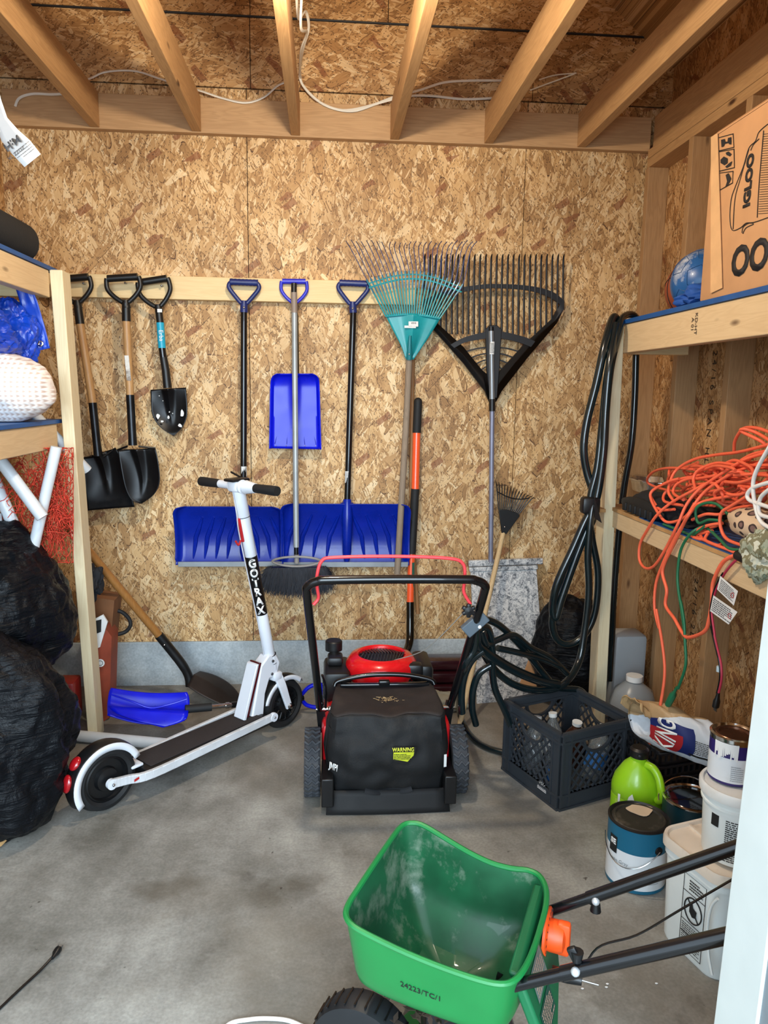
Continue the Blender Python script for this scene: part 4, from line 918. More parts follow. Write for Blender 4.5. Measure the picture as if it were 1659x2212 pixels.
# ================================================================== BROADCAST SPREADER
SG = mat('spreader_green', '16793b', .38, var=.06, coat=.1); SGI = mat('dusty_spreader_green', '125231', .5, var=.25, dirt=('7d8a78', .7), coat=.1)
hop = [(895, 1780, .43), (1165, 1885, .405), (1100, 2110, .405), (750, 1995, .43)]
HC = [PZ(*h) for h in hop]; hc = sum(HC, V())/4; sp = thing('broadcast_spreader', 'green walk-behind lawn spreader with an orange dial, empty and dusty inside', 'spreader', (hc.x-.05, hc.y, 0))
def hopf(a, v, inset=0):
    # a in 0..4 round the rim corners, v 0 rim -> 1 floor
    i = int(a) % 4; t = a-int(a)
    A, B = HC[i], HC[(i+1) % 4]
    return None
rimpx = [(868, 1782, .438), (895, 1776, .440), (920, 1784, .438), (960, 1808, .428), (1010, 1838, .415), (1060, 1862, .405), (1105, 1874, .402), (1140, 1878, .404), (1165, 1890, .405), (1179, 1915, .405), (1180, 1950, .405), (1168, 2000, .405), (1150, 2055, .405), (1130, 2095, .405), (1108, 2118, .405), (1080, 2124, .405), (1035, 2115, .405), (960, 2090, .408), (880, 2058, .415), (810, 2025, .424), (765, 2000, .43), (748, 1978, .432), (752, 1952, .434), (775, 1915, .436), (810, 1862, .438), (840, 1818, .438)]
RIM = smooth([PZ(*p) for p in rimpx], 3, closed=True); NR = len(RIM)
bc = V((hc.x+.01, hc.y+.005, .20))
def hopper(k, v):
    p = RIM[k % NR]; w = v**1.0; drop = .215*(1-(1-v)**1.0)
    sh = 1-.16*v-.50*max(0, v-.62)**1.2*2.2
    q = V((hc.x+(p.x-hc.x)*sh, hc.y+(p.y-hc.y)*sh, p.z*(1-v)+.225*v))
    return q
bm = NB(); prev = None; ns = 14
rings = [[bm.verts.new(hopper(k, j/ns)) for k in range(NR)] for j in range(ns+1)]
for j in range(ns):
    for k in range(NR): bm.faces.new((rings[j][k], rings[j][(k+1) % NR], rings[j+1][(k+1) % NR], rings[j+1][k]))
hp = part('hopper_shell', bm, SG, sp, solid=.002)
bm = NB(); rings = []
for j in range(ns+1):
    r_ = []
    for k in range(NR):
        q = hopper(k, j/ns); d = V((hc.x-q.x, hc.y-q.y, 0)).normalized(); r_.append(bm.verts.new(q+d*.004+V((0, 0, .0 if j else 0))))
    rings.append(r_)
for j in range(ns):
    for k in range(NR): bm.faces.new((rings[j][k], rings[j][(k+1) % NR], rings[j+1][(k+1) % NR], rings[j+1][k]))
cc = bm.verts.new((hc.x, hc.y, .215))
for k in range(NR): bm.faces.new((rings[ns][k], rings[ns][(k+1) % NR], cc))
hi = part('hopper_liner', bm, SGI, sp, label='dusty green inside of the hopper')
bm = NB(); tube(bm, [p+V((0, 0, -.002)) for p in RIM], .0058, 8, closed=True); part('rim_lip', bm, SG, hp)
bm = NB()
for k in range(55):
    p = V((hc.x-.045+rnd.gauss(0, .03), hc.y-.075+rnd.gauss(0, .02), .232+rnd.uniform(0, .008))); d = V((rnd.gauss(0, 1), rnd.gauss(0, 1), rnd.gauss(0, .4))).normalized()*rnd.uniform(.006, .016)
    e = d.cross(V((0, 0, 1))).normalized()*.005; prism(bm, [p-d, p+e, p+d, p-e], (0, 0, .0008))
part('leaf_litter', bm, mat('dead_leaves', '3b2a20', .9, var=.5), sp, smooth=False, kind='stuff')
for k, (px_, py_) in enumerate(((1076, 1985), (1082, 2010), (1098, 2016), (1068, 2020), (1092, 2002))):
    bm = NB(); p = PZ(px_, py_, .245); prism(bm, [p+V((math.cos(t)*.009, math.sin(t)*.006, .004*math.sin(t*2))) for t in [i*PI/4+k for i in range(8)]], (0, 0, .0008)); part('dry_leaf', bm, mat('tan_leaf', 'a9825a', .8), sp, smooth=False)
# chute hole
bm = NB(); prism(bm, [PZ(x, y, .238) for x, y in ((1035, 2010), (1060, 1998), (1085, 2005), (1080, 2018), (1050, 2018))], (0, 0, .001)); part('hopper_port', bm, mat('dark_green_hole', '0c3b22', .7), sp, smooth=False)
# control panel on the back
bd = V((.90, -.43, 0)).normalized(); bs2 = V((-bd.y, bd.x, 0)) # bs2: away from the camera
pb = V((HC[1].x*.5+HC[2].x*.5, HC[1].y*.5+HC[2].y*.5, .40)); bs_ = (HC[1]-HC[2]).normalized(); bs_.z = 0; bs_.normalize(); bd = V((bs_.y, -bs_.x, 0))
if bd.x < 0: bd = -bd
pf = lambda a, b, c=0: pb+bs_*a+bd*(.012+c-.38*b)+V((0, 0, b))
bm = NB(); prism(bm, [pf(-.13, -.005), pf(.13, -.005), pf(.115, -.09), (pf(.07, -.13)), pf(-.085, -.185), pf(-.115, -.16)], bd*-.022); pn = part('control_panel', bm, mat('dark_panel_green', '11603a', .45), sp, bevel=.006)
nrm = bs_.cross(V((0, 0, 1))); nrm = nrm if nrm.dot(bd) > 0 else -nrm
pfn = lambda a, b: (pf(a, b, .001), bd+V((0, 0, .48)))
for (a0_, a1_, b0_, b1_, m_) in ((-.09, -.005, -.085, -.035, mat('rate_card', '6d7c74', .6)), (-.105, -.02, -.14, -.095, mat('rate_card_dark', '1f4a3c', .6)),):
    bm = NB(); fnx = lambda a, b, A=(a0_+a1_)/2, B=(b0_+b1_)/2: pfn(A+a, B+b); patch(bm, fnx, a1_-a0_, b1_-b0_); rc = part('rate_chart', bm, m_, pn)
    bm = NB(); lines(bm, fnx, (a1_-a0_)*.85, (b1_-b0_)*.85, 7, .45, 4); part('print', bm, mat('pale_print', 'c9a08c', .6), rc, smooth=False)
F = frame(pf(.055, -.055), V((0, 0, 1)), bd+V((0, 0, .48)))
OR_ = mat('orange_plastic', 'f2561c', .4, var=.04)
bm = NB(); lathe(bm, [(0, .006), (.046, .006), (.05, .003), (.05, -.002), (0, -.002)], F, 36); dl_ = part('dial_disc', bm, OR_, sp, label='orange rate dial')
bm = NB(); lathe(bm, [(.030, .004), (.030, .024), (.026, .034), (.014, .038), (0, .038)], F, 28); rbox(bm, (-.034, -.010, .02), (.034, .010, .046), .006, F); part('dial_knob', bm, OR_, dl_)
bm = NB()
for i in range(22): t = 2*PI*i/22; box(bm, (.041, -.0012, .0062), (.047, .0012, .0068), F @ Matrix.Rotation(t, 4, 'Z'))
part('dial_marks', bm, INK, dl_, smooth=False)
cp = pf(-.005, -.085, .01); bm = NB(); tube(bm, [cp, cp+bd*.03+V((0, 0, 0)), cp+bd*.055], [.012, .012, .009], 14); part('cable_ferrule', bm, BLK, sp)
# handle tubes
def onray(px_, py_, o, nrm2):
    d = ray(px_, py_); t = (o-CAM_POS).dot(nrm2)/d.dot(nrm2); return CAM_POS+d*t
for i, (a, b, c, d_, e, kpx) in enumerate((((1188, 1968), (1300, 1930), (1595, 1828), 0, None, (1288, 1942)), ((1065, 2140), (1250, 2095), (1562, 2023), 0, None, (1245, 2085)))):
    s0 = pf(.105, -.06) if i == 0 else pf(-.135, -.13, -.09)
    pl_n = bs_
    A, B, C = onray(*a, s0, pl_n), onray(*b, s0, pl_n), onray(*c, s0, pl_n)
    dd = (C-B).normalized()
    bm = NB(); tube(bm, [A, B], .0105, 14); part('lower_tube', bm, BLKM, sp)
    bm = NB(); tube(bm, [B-dd*.03, C+dd*.10], .0125, 14); part('upper_tube', bm, BLKM, sp)
    K = onray(*kpx, s0, pl_n); bm = NB(); dz = V((0, 0, -1)) if i == 0 else V((0, 0, 1))
    rbox(bm, (-.008, -.006, -.004), (.008, .022, .006), .003, Matrix.Translation(K+bs_*-.0+dz*.012) @ frame((0, 0, 0), dd, -bs_)); tube(bm, [K+dz*.008, K+dz*.026], [.008, .011], 10); kb = part('clamp_knob', bm, BLK, sp)
    bm = NB(); bmesh.ops.create_uvsphere(bm, u_segments=10, v_segments=6, radius=.008, matrix=Matrix.Translation(K-bs_*.012-dz*.003)); part('cap_nut', bm, mat('zinc_bolt', 'cfd3d6', .3, .5), kb)
# cable up to the lever
bm = NB(); s0 = cp; tube(bm, smooth([cp+bd*.05, onray(1290, 2048, s0, bs_), onray(1375, 2020, s0, bs_), onray(1470, 1965, s0, bs_), onray(1590, 1895, s0, bs_)], 6), .0022, 6); part('control_cable', bm, BLKM, sp)
bm = NB(); tube(bm, [cp+bd*.05, cp+bd*.085], .0016, 6); part('cable_wire', bm, CHR, sp)
# under-structure: wheel, gearbox, stand leg
wd = -bd; wc = PZ(785, 2262, .10)
F = Matrix.Translation(V((wc.x, wc.y, .105))) @ frame((0, 0, 0), bd, bs_)
for dlt, nm in ((0, 'wheel'), (.34, 'wheel')):
    G = Matrix.Translation(bs_*dlt) @ F; bm = NB(); lathe(bm, [(0, -.02), (.05, -.025), (.085, -.03), (.100, -.028), (.105, -.01), (.105, .01), (.100, .028), (.085, .03), (.05, .025), (0, .02)], G, 48); wh = part(nm, bm, mat('ribbed_black_plastic', '191b1e', .5), sp)
    bm = NB()
    for i in range(30): t = 2*PI*i/30; tube(bm, [G @ V((math.cos(t)*.105, math.sin(t)*.105, -.022)), G @ V((math.cos(t)*.105, math.sin(t)*.105, .022))], .0022, 4)
    part('tread_ribs', bm, BLKM, wh)
bm = NB(); a = V((wc.x, wc.y, .105)); rod(bm, a, a+bs_*.34, .008); part('axle', bm, STEEL, sp)
bm = NB(); rbox(bm, (hc.x-.055, hc.y-.05, .09), (hc.x+.03, hc.y+.05, .22), .01); part('gearbox', bm, BLK, sp)
bm = NB(); lathe(bm, [(0, .082), (.10, .085), (.10, .080), (0, .078)], Matrix.Translation((hc.x-.01, hc.y, 0)), 36); part('spinner_plate', bm, SG, sp)
bm = NB(); q0 = PZ(1080, 2140, .20); q1 = PZ(1120, 2260, .0); tube(bm, smooth([V((q0.x, q0.y, .24)), q0, q1], 3), .007, 8); part('stand_leg', bm, BLKM, sp)
tp_ = PZ(893, 2068, .414); k0 = min(range(NR), key=lambda k: (RIM[k]-tp_).length); sg_ = 1 if RIM[(k0+1) % NR].x > RIM[k0].x else -1; sl_ = (RIM[(k0+1) % NR]-RIM[k0]).length
def hoptext(a, b):
    q = k0+sg_*a/sl_; k = math.floor(q); v = .40-b/.20; p = hopper(k, v).lerp(hopper(k+1, v), q-k); n = V((p.x-hc.x, p.y-hc.y, 0)).normalized(); return p+n*.0012, n
text('24223/TC/1', .017, hoptext, INK, hp)
# ================================================================== LEFT SHELVING AND WHAT IT HOLDS
SHB = mat('blue_sheet', '1a4f8e', .5, var=.15); PLY = mat('plywood', 'b58a57', .7, var=.2)
ls = thing('storage_shelf', 'timber shelving unit at the left edge with blue-topped shelves', 'shelf', (-.60, -.53, 0))
t0, t1, b0, b1 = PY(106, 582, -.572), PY(134, 583, -.572), PY(191, 1610, -.572), PY(208, 1610, -.572)
b0.z = b1.z = 0; b1.x = b0.x+.038
bm = NB(); prism(bm, [t0, t1, b1, b0], (0, .087, 0)); part('post', bm, NEWZ, ls, bevel=.003)
XRl = -.655
def zpx(px_, py_, X): return PX(px_, py_, X).z
for (y0_, y1_, name) in ((zpx(40, 555, XRl), zpx(40, 620, XRl), 'u'), (zpx(60, 922, XRl), zpx(60, 982, XRl), 'l')):
    bm = NB(); box(bm, (XRl-.038, -1.95, y1_), (XRl, -.574, y0_)); part('front_rail', bm, NEWY, ls, bevel=.003)
    bm = NB(); box(bm, (XL+.005, -.60, y1_), (XRl-.04, -.562, y0_)); part('cross_rail', bm, NEWX, ls, bevel=.003)
    bm = NB(); box(bm, (XL+.004, -1.95, y0_+.0005), (XRl+.006, -.50, y0_+.014)); part('shelf_board', bm, SHB, ls)
    if name == 'u': ZU = y0_+.014
    else: ZLo = y0_+.014
bm = NB(); box(bm, (XL+.003, -.56, 0), (XL+.04, -.47, 1.70)); part('post', bm, NEWZ, ls)
bm = NB(); pl = rrect(.30, .135, .065, 7); prism(bm, [V((XL+.205+a, -.62, ZU+.07+b)) for a, b in pl], (0, -.9, 0))
mt_ = thing('rolled_mat', 'black foam mat rolled flat on the top left shelf', 'mat', (XL+.2, -1.0, ZU)); part('mat_roll', bm, mat('black_foam', '16181b', .85, bump=.2, bscale=120), mt_, bevel=.004)
bm = NB(); prism(bm, [V((XL+.12+a*.55, -1.522, ZU+.065+b*.5)) for a, b in pl], (0, -.005, 0)); part('roll_core', bm, mat('foam_core', '0c0e12', .9), mt_)
# tarps
TP = mat('blue_tarp', '0d3fb5', .38, var=.2, bump=.25, bscale=30, coat=.25)
def crumple(c, s, seed, amp=.25, fr=2.6, sub=5, wr=.06, flatz=None):
    bm = NB(); blob(bm, c, s, amp, fr, seed, sub, wr, flatz); return bm
tp = thing('tarp', 'crumpled blue tarpaulin stuffed on the middle left shelf under the top rail', 'tarp', (-.82, -.86, ZLo))
part('tarp_bundle', crumple((-.84, -.83, 1.545), (.15, .24, .135), 3, .18, 2.2, sub=6, wr=.05), TP, tp)
part('tarp_fold', crumple((-.775, -.68, 1.555), (.10, .085, .135), 15, .16, 2.4, sub=6, wr=.05), TP, tp)
bm = NB(); pp = [(32, 616, -.66), (46, 660, -.655), (62, 705, -.655), (80, 758, -.66)]; pr = [(66, 616, -.66), (80, 650, -.655), (95, 700, -.655), (108, 752, -.66)]
sheet(bm, PYs(pp), PYs(pr), 10, 16, lambda u, v: V((0, .006*noise.noise(V((u*4, v*5, 1))), 0))); hm = part('tarp_hem', bm, TP, tp, solid=.003)
g_ = PY(87, 742, -.668); bm = NB(); lathe(bm, [(.004, .0), (.0065, .002), (.010, .001), (.011, -.001)], frame(g_, (1, 0, 0), (0, -1, 0)), 20); part('grommet', bm, CHR, hm)
part('tarp_fold', crumple((-.86, -1.0, 1.47), (.11, .2, .14), 8, .18, 3, sub=6, wr=.05), TP, tp)
# woven bag
t_ = NT('white_woven_straw'); o_ = t_.obj(); sp_ = t_.n('ShaderNodeSeparateXYZ', i_0=o_)
wz = t_.math('SINE', t_.math('MULTIPLY', sp_.outputs[2], 420.0)); zig = t_.math('ABSOLUTE', t_.math('SINE', t_.math('MULTIPLY', sp_.outputs[1], 170.0)))
wy = t_.math('SINE', t_.math('ADD', t_.math('MULTIPLY', sp_.outputs[0], 420.0), t_.math('MULTIPLY', wz, 1.4)))
c_ = t_.ramp(t_.math('MULTIPLY_ADD', wy, .25, t_.math('MULTIPLY_ADD', wz, .25, .5)), [(.1, hexc('c9b3a8')), (.5, hexc('ece4df')), (.9, hexc('f6f3f0'))])
t_.link(c_, t_.b.inputs['Base Color']); t_.b.inputs['Roughness'].default_value = .7; t_.bump(t_.math('ADD', wy, wz), .2, .001)
bm = NB(); blob(bm, (-.775, -.79, ZLo+.115), (.185, .17, .12), .07, 1.6, 12, 5, .012, ZLo+.002)
single('woven_bag', bm, t_.m, 'white woven straw bag slumped on the middle left shelf below the blue tarp', 'bag')
bm = NB(); rod(bm, PY(40, 757, -.66), PY(64, 770, -.64), .005); single('tube_end', bm, WHT, 'short pale tube poking out above the white woven bag', 'tube')
# white paper tag strip hanging top left
pt = PYs([(-60, 150, -1.30), (-20, 215, -1.30), (8, 262, -1.31), (35, 300, -1.325), (57, 361, -1.33)]); pr = PYs([(-30, 130, -1.30), (0, 180, -1.30), (12, 236, -1.31), (55, 290, -1.325), (88, 334, -1.33)])
pt = [V((-.60, -1.30, 2.46))]+PYs([(-12, 260, -1.31), (15, 318, -1.32), (53, 361, -1.33)]); pr = [V((-.56, -1.30, 2.46))]+PYs([(8, 236, -1.31), (52, 287, -1.32), (88, 333, -1.33)])
tg = thing('hanging_label', 'white printed paper label dangling from a joist at the top left edge', 'label', pr[-1])
bm = NB(); sheet(bm, pt, pr, 4, 12); part('paper_strip', bm, PAPER, tg, solid=.0004)
lo2 = PY(38, 322, -1.328); ax = (PY(88, 334, -1.33)-PY(53, 361, -1.33)).normalized(); ay = (PY(20, 280, -1.32)-PY(60, 335, -1.33)).normalized()
LGR = mat('label_grey_ink', '55585c', .8, var=0)
text('M:H', .028, flatfn(lo2+V((-.012, -.0, .014)), -ax, -ay), LGR, tg, bold=.0008) ; text('ZOZZ  SR', .012, flatfn(lo2+V((-.004, 0, -.01)), -ax, -ay), LGR, tg)
bm = NB(); fl_ = flatfn(lo2+V((.016, 0, -.004)), -ax, -ay); lines(bm, fl_, .05, .03, 4, .15, 8); part('print', bm, LGR, tg, smooth=False)
# pipes and netting
PVC = mat('white_pvc', 'cfd6dc', .4, var=.06)
def pipe(a, b, r, label, ya=-.75, yb=-.75, grp='white plastic pipes under the left shelf'):
    A, B = PY(*a, ya), PY(*b, yb); bm = NB(); d = (B-A).normalized()
    tube(bm, [A, A+d*.001, B, B-d*.0005, B-d*.02], [r*.8, r, r, r*.82, r*.8], 20); return single('plastic_pipe', bm, PVC, label, 'pipe', grp)
pipe((-6, 985), (92, 1118), .021, 'white plastic pipe slanting down right behind the others at far left', -.80, -.80)
pipe((-20, 1020), (68, 1225), .022, 'longest white plastic pipe slanting down right at far left', -.70, -.72)
pipe((122, 965), (62, 1230), .019, 'white plastic pipe wrapped in red netting, slanting down left', -.74, -.76)
pipe((-12, 1110), (4, 1230), .022, 'nearly upright white plastic pipe stub at the left edge', -.74, -.74)
A, B = PY(60, 880, -.60), PY(189, 1016, -.47); bm = NB(); d = (B-A).normalized(); tube(bm, [A, B-d*.001, B, B-d*.0005, B-d*.03], [.019, .019, .0185, .0155, .015], 22); 
single('plastic_pipe', bm, PVC, 'open end of a white pipe poking out past the left shelf post', 'pipe')
bm = NB(); box(bm, (-.90, -.66, .8), (-.885, -.63, 1.16)); box(bm, (-.80, -.70, .80), (-.775, -.67, 1.15)); single('dark_pole_bundle', bm, BLK, 'dark upright poles behind the white pipes', 'pole') if 0 else bm.free()
NET = mat('red_net_cord', 'c9402c', .7, var=.2); bm = NB()
for k in range(250):
    right = k < 185
    cx, cy = (rnd.gauss(118, 17), rnd.uniform(985, 1165)) if right else (rnd.gauss(35, 26), rnd.uniform(1010, 1190)); pts = []; a = rnd.uniform(0, 6)
    for j in range(9):
        pts.append(PY(min(cx, 158), min(max(cy, 968), 1215), -.70+rnd.uniform(-.035, .035))); a += rnd.gauss(0, 1.1); cx += math.cos(a)*13; cy += math.sin(a)*20+3
    tube(bm, smooth(pts, 4), .0013, 4)
single('netting', bm, NET, 'tangled red-orange cord netting bunched under the left shelf', 'net', kind='stuff', smooth=False)
# trash bags
def bagmat():
    t = NT('black_bin_liner'); o = t.obj(); n = t.n('ShaderNodeTexNoise', i_Vector=o, i_Scale=14.0, i_Detail=6.0, i_Distortion=1.2); n.inputs['Roughness'].default_value = .6
    mp = t.n('ShaderNodeMapping', i_Vector=o, i_Scale=(5, 5, 40)); n2 = t.n('ShaderNodeTexNoise', i_Vector=mp.outputs[0], i_Scale=1.6, i_Detail=4.0, i_Distortion=.8)
    t.b.inputs['Base Color'].default_value = (.004, .005, .007, 1); t.b.inputs['Roughness'].default_value = .38; t.b.inputs['Specular IOR Level'].default_value = .16
    t.bump(t.math('ADD', n.outputs['Fac'], n2.outputs['Fac']), .8, .012); return t.m
BG = bagmat()
def tbag(c, s, seed, label, ext=None, z0=.003):
    r = thing('trash_bag', label, 'trash bag', (c[0], c[1], z0)); bm = NB(); blob(bm, c, s, .13, 1.8, seed, 6, .022, z0, XL+.012, XR-.01); part('sack', bm, BG, r)
    if ext: 
        bm = NB(); blob(bm, *ext, .25, 3, seed+1, 4, .08); part('knot', bm, BG, r)
    return r
tbag((-.80, -.82, .60), (.225, .25, .285), 21, 'upper black trash bag, stuffed under the left shelf against the pipes', None, .34)
tbag((-.83, -1.16, .30), (.36, .26, .345), 33, 'large lower black trash bag bulging onto the floor at the left edge')
# torn cardboard corner, lower left
bm = NB(); prism(bm, [PZ(-40, 1700, .03), PZ(2, 1768, .03), PZ(27, 1803, .02), PZ(3, 1828, .015), PZ(-60, 1850, .02)], (0, 0, .03)); single('cardboard_scrap', bm, mat('tan_cardboard', 'c49a66', .7), 'corner of a tan cardboard box on the floor at the left edge', 'cardboard')
# things behind the left post
bm = NB(); prism(bm, [PY(200, 1290, -.33), PY(247, 1297, -.36), PY(240, 1370, -.34), PY(225, 1500, -.30), PY(200, 1500, -.30)], (0, .12, 0)); single('brown_carton', bm, mat('brown_carton', '7d5233', .8), 'open brown carton behind the left shelf post', 'box')
hb_ = thing('tool_box_carton', 'tall printed carton in orange, white and black behind the left shelf post', 'box', PY(222, 1560, -.34)*1)
bm = NB(); prism(bm, [PY(200, 1400, -.42), PY(226, 1355, -.42), PY(241, 1375, -.38), PY(236, 1550, -.38), PY(200, 1575, -.42)], (0, .10, 0)); part('carton', bm, mat('orange_carton', '8a3d27', .6, var=.25), hb_)
bm = NB(); prism(bm, [PY(203, 1338, -.425), PY(222, 1328, -.425), PY(232, 1344, -.425), PY(216, 1398, -.425), PY(206, 1402, -.425)], (0, .01, 0)); part('white_flap', bm, PAPER, hb_, label='white printed flap')
bm = NB(); prism(bm, [PY(204, 1342, -.428), PY(219, 1338, -.428), PY(218, 1365, -.428), PY(205, 1370, -.428)], (0, .002, 0)); part('black_panel', bm, INK, hb_)
bm = NB(); lathe(bm, [(0, .001), (.017, .001)], frame(PY(217, 1432, -.422), (1, 0, 0), (0, -1, 0)), 20); part('round_mark', bm, PAPER, hb_)
bm = NB(); lathe(bm, [(.009, .002), (.011, .002)], frame(PY(217, 1432, -.422), (1, 0, 0), (0, -1, 0)), 20); part('round_mark_ring', bm, INK, hb_)
bm = NB(); tube(bm, smooth(PYs([(210, 1336, -.28), (232, 1322, -.28), (258, 1320, -.27), (277, 1334, -.26), (282, 1350, -.26), (272, 1364, -.26), (255, 1370, -.27), (243, 1371, -.28)]), 6), .0085, 10); single('hose_loop', bm, RUB, 'short loop of black hose arching from the carton behind the left post', 'hose')
part_ = crumple(tuple(PY(200, 1258, -.44)), (.035, .04, .06), 41, .3, 3, 4, .1); single('black_cloth', part_, mat('black_cloth', '14151a', .9), 'black glove-like cloth bundle showing past the left post above the carton', 'cloth')
bm = NB(); rbox(bm, (-.73, -.62, .10), (-.63, -.52, .26), .01); rb = single('red_can', bm, mat('dark_red_plastic', '7a1a18', .4), 'dark red container between the black bag and the left post', 'container')
bm = NB(); lathe(bm, [(0, 0), (.09, 0), (.09, .01), (.085, .06), (.0, .065)], Matrix.Translation((-.70, -.74, .045)), 32); single('dark_lid', bm, BLK, 'dark plastic drum lid on the floor between the bag and scooter wheel', 'lid')
# orange-yellow extension cord etc. ; white pipe on floor
A, B = PZ(120, 1585, .024), PZ(420, 1613, .024); bm = NB(); d = (B-A).normalized(); tube(bm, [A, B-d*.001, B, B-d*.0005, B-d*.03], [.022, .022, .0215, .018, .0175], 22); single('plastic_pipe', bm, PVC, 'white plastic pipe lying on the floor behind the scooter deck', 'pipe')
# round point shovel leaning in the corner
Y1 = lambda t: -.05-.22*t
r_ = thing('shovel', 'shovel with varnished brown wooden handle, leaning, blade on the floor behind the scooter', 'shovel', PZ(500, 1520, 0))
bm = NB(); tube(bm, [PY(95, 1075, -.45), PY(348, 1378, -.22)], .0175, 16); part('handle', bm, wood('varnished_handle_wood', 'b07c42', '70441e', 'Z', 1.5, .35, False), r_)
bm = NB(); tube(bm, smooth([PY(343, 1372, -.225), PY(370, 1405, -.21), PY(394, 1436, -.20), PY(407, 1460, -.195), PY(410, 1482, -.20)], 5), [.0205]*12+[.0195]*5+[.019]*4, 16); part('steel_socket', bm, BLK, r_)
bm = NB(); bmesh.ops.create_uvsphere(bm, u_segments=8, v_segments=6, radius=.0045, matrix=Matrix.Translation(PY(355, 1393, -.242))); part('rivet', bm, CHR, r_)
L = [PY(*p) for p in ((432, 1450, -.13), (462, 1458, -.13), (492, 1474, -.14), (512, 1494, -.17), (521, 1511, -.20))]; R = [PY(*p) for p in ((404, 1482, -.25), (425, 1496, -.27), (455, 1512, -.28), (485, 1523, -.28), (518, 1516, -.23))]
for p in L+R: p.z = max(p.z, .006)
bm = NB(); sheet(bm, L, R, 18, 18, lambda u, v: V((0, 0, -.0+.018*(1-abs(2*u-1))**1*(1-v)*(v < .7)))); part('blade', bm, mat('brown_black_blade', '2b2422', .5, .3, var=.3), r_, solid=.003)
# small blue snow shovel lying
cs = thing('car_snow_shovel', 'small blue snow shovel lying on the floor behind the scooter', 'shovel', PZ(320, 1560, 0))
bm = NB(); L = [PY(*p) for p in ((240, 1486, -.50), (233, 1500, -.53), (229, 1525, -.56), (232, 1545, -.60))]; R = [PY(*p) for p in ((404, 1495, -.50), (407, 1510, -.53), (407, 1535, -.56), (403, 1553, -.60))]
mids = [(0, .012), (.3, -.004), (.6, -.012), (1, -.03)]
sheet(bm, L, R, 26, 16, lambda u, v: V((0, .02*math.sin(PI*v), (-.012*math.sin(PI*u))*(1-v)-.030*math.sin(PI*u)*v))); scp = part('scoop', bm, BLUE, cs, solid=.004)
bm = NB(); L2 = [PY(240, 1486, -.50), PY(232, 1500, -.47)]; 
sheet(bm, PYs([(233, 1525, -.585), (250, 1541, -.60), (300, 1558, -.62)]), PYs([(407, 1535, -.575), (400, 1556, -.60), (352, 1572, -.62)]), 14, 6); part('lower_lip', bm, BLUE, scp, solid=.004)
bm = NB(); tube(bm, smooth(PYs([(240, 1500, -.575), (285, 1515, -.585), (325, 1529, -.59), (365, 1522, -.585), (404, 1510, -.57)]), 5), .0035, 8); part('ribs', bm, BLUE, scp)
bm = NB(); tube(bm, [PY(400, 1532, -.56), PY(457, 1527, -.53)], .0165, 14); part('foam_grip', bm, RUB, cs)
bm = NB(); tube(bm, [PY(457, 1527, -.53), PY(500, 1523, -.50)], .0095, 14); tube(bm, [PY(487, 1524, -.51), PY(495, 1523.5, -.505)], .0125, 14); part('chrome_shaft', bm, CHR, cs, label='chrome telescopic shaft')
bm = NB(); tube(bm, [PY(500, 1523, -.50), PY(655, 1508, -.36)], .012, 12); part('shaft', bm, BLKM, cs)
bm = NB(); tube(bm, smooth([PY(*p, -.36) for p in ((652, 1500), (668, 1484), (692, 1478), (700, 1500), (692, 1526), (665, 1524), (652, 1512))], 5), .009, 10); part('grip', bm, BLUE, cs)
# plug and cord on the floor at the left
pc = thing('power_cord', 'black cord and plug lying on the floor at the lower left', 'cord', PZ(120, 2060))
bm = NB(); tube(bm, smooth([PZ(-60, 2235, .006), PZ(0, 2178, .005), (PZ(45, 2135, .005)), PZ(85, 2098, .006), PZ(113, 2068, .010)], 5), .0032, 8); part('cord', bm, BLKM, pc)
pd = (PZ(133, 2040, .012)-PZ(113, 2070, .012)).normalized(); p0 = PZ(113, 2070, .011); bm = NB(); tube(bm, [p0, p0+pd*.012, p0+pd*.018, p0+pd*.03], [.005, .007, .0105, .0105], 14, flat=.8); part('plug', bm, BLK, pc)
for sg in (-1, 1):
    sd_ = pd.cross(V((0, 0, 1))); bm = NB(); a = p0+pd*.03+sd_*.0055*sg; bar(bm, a, a+pd*.012, .0015, .005, (0, 0, 1)); part('prong', bm, STEEL, pc)
bm = NB(); tube(bm, smooth([PZ(470, 2245, .006), PZ(495, 2212, .006), PZ(540, 2202, .006), PZ(580, 2200, .006), PZ(625, 2205, .006), PZ(670, 2225, .006)], 6), .0045, 8); single('white_hoop', bm, WHT, 'top of a thin white hoop on the floor at the bottom edge', 'hoop')
# maroon rails and plastic wrap behind the mower
mr = thing('maroon_rail_pack', 'dark maroon ribbed metal lengths lying behind the mower along the curb', 'metal rails', PZ(960, 1490))
for k, z in enumerate((.03, .085, .14)):
    bm = NB(); rbox(bm, (.70, -.16-.02*(2-k), z-.025), (1.0, -.06-.02*(2-k), z+.022), .008); part('rail', bm, mat('maroon_enamel', '35121a', .25, coat=.4), mr)
bm = NB(); blob(bm, (.84, -.33, .035), (.12, .05, .04), .2, 4, 50, 4, .12, .002); single('plastic_wrap', bm, mat('clear_film', 'b9b7a6', .25, coat=.5, trans=.35, bump=.6, bscale=50), 'crumpled clear plastic wrapping on the floor right of the mower engine', 'plastic')

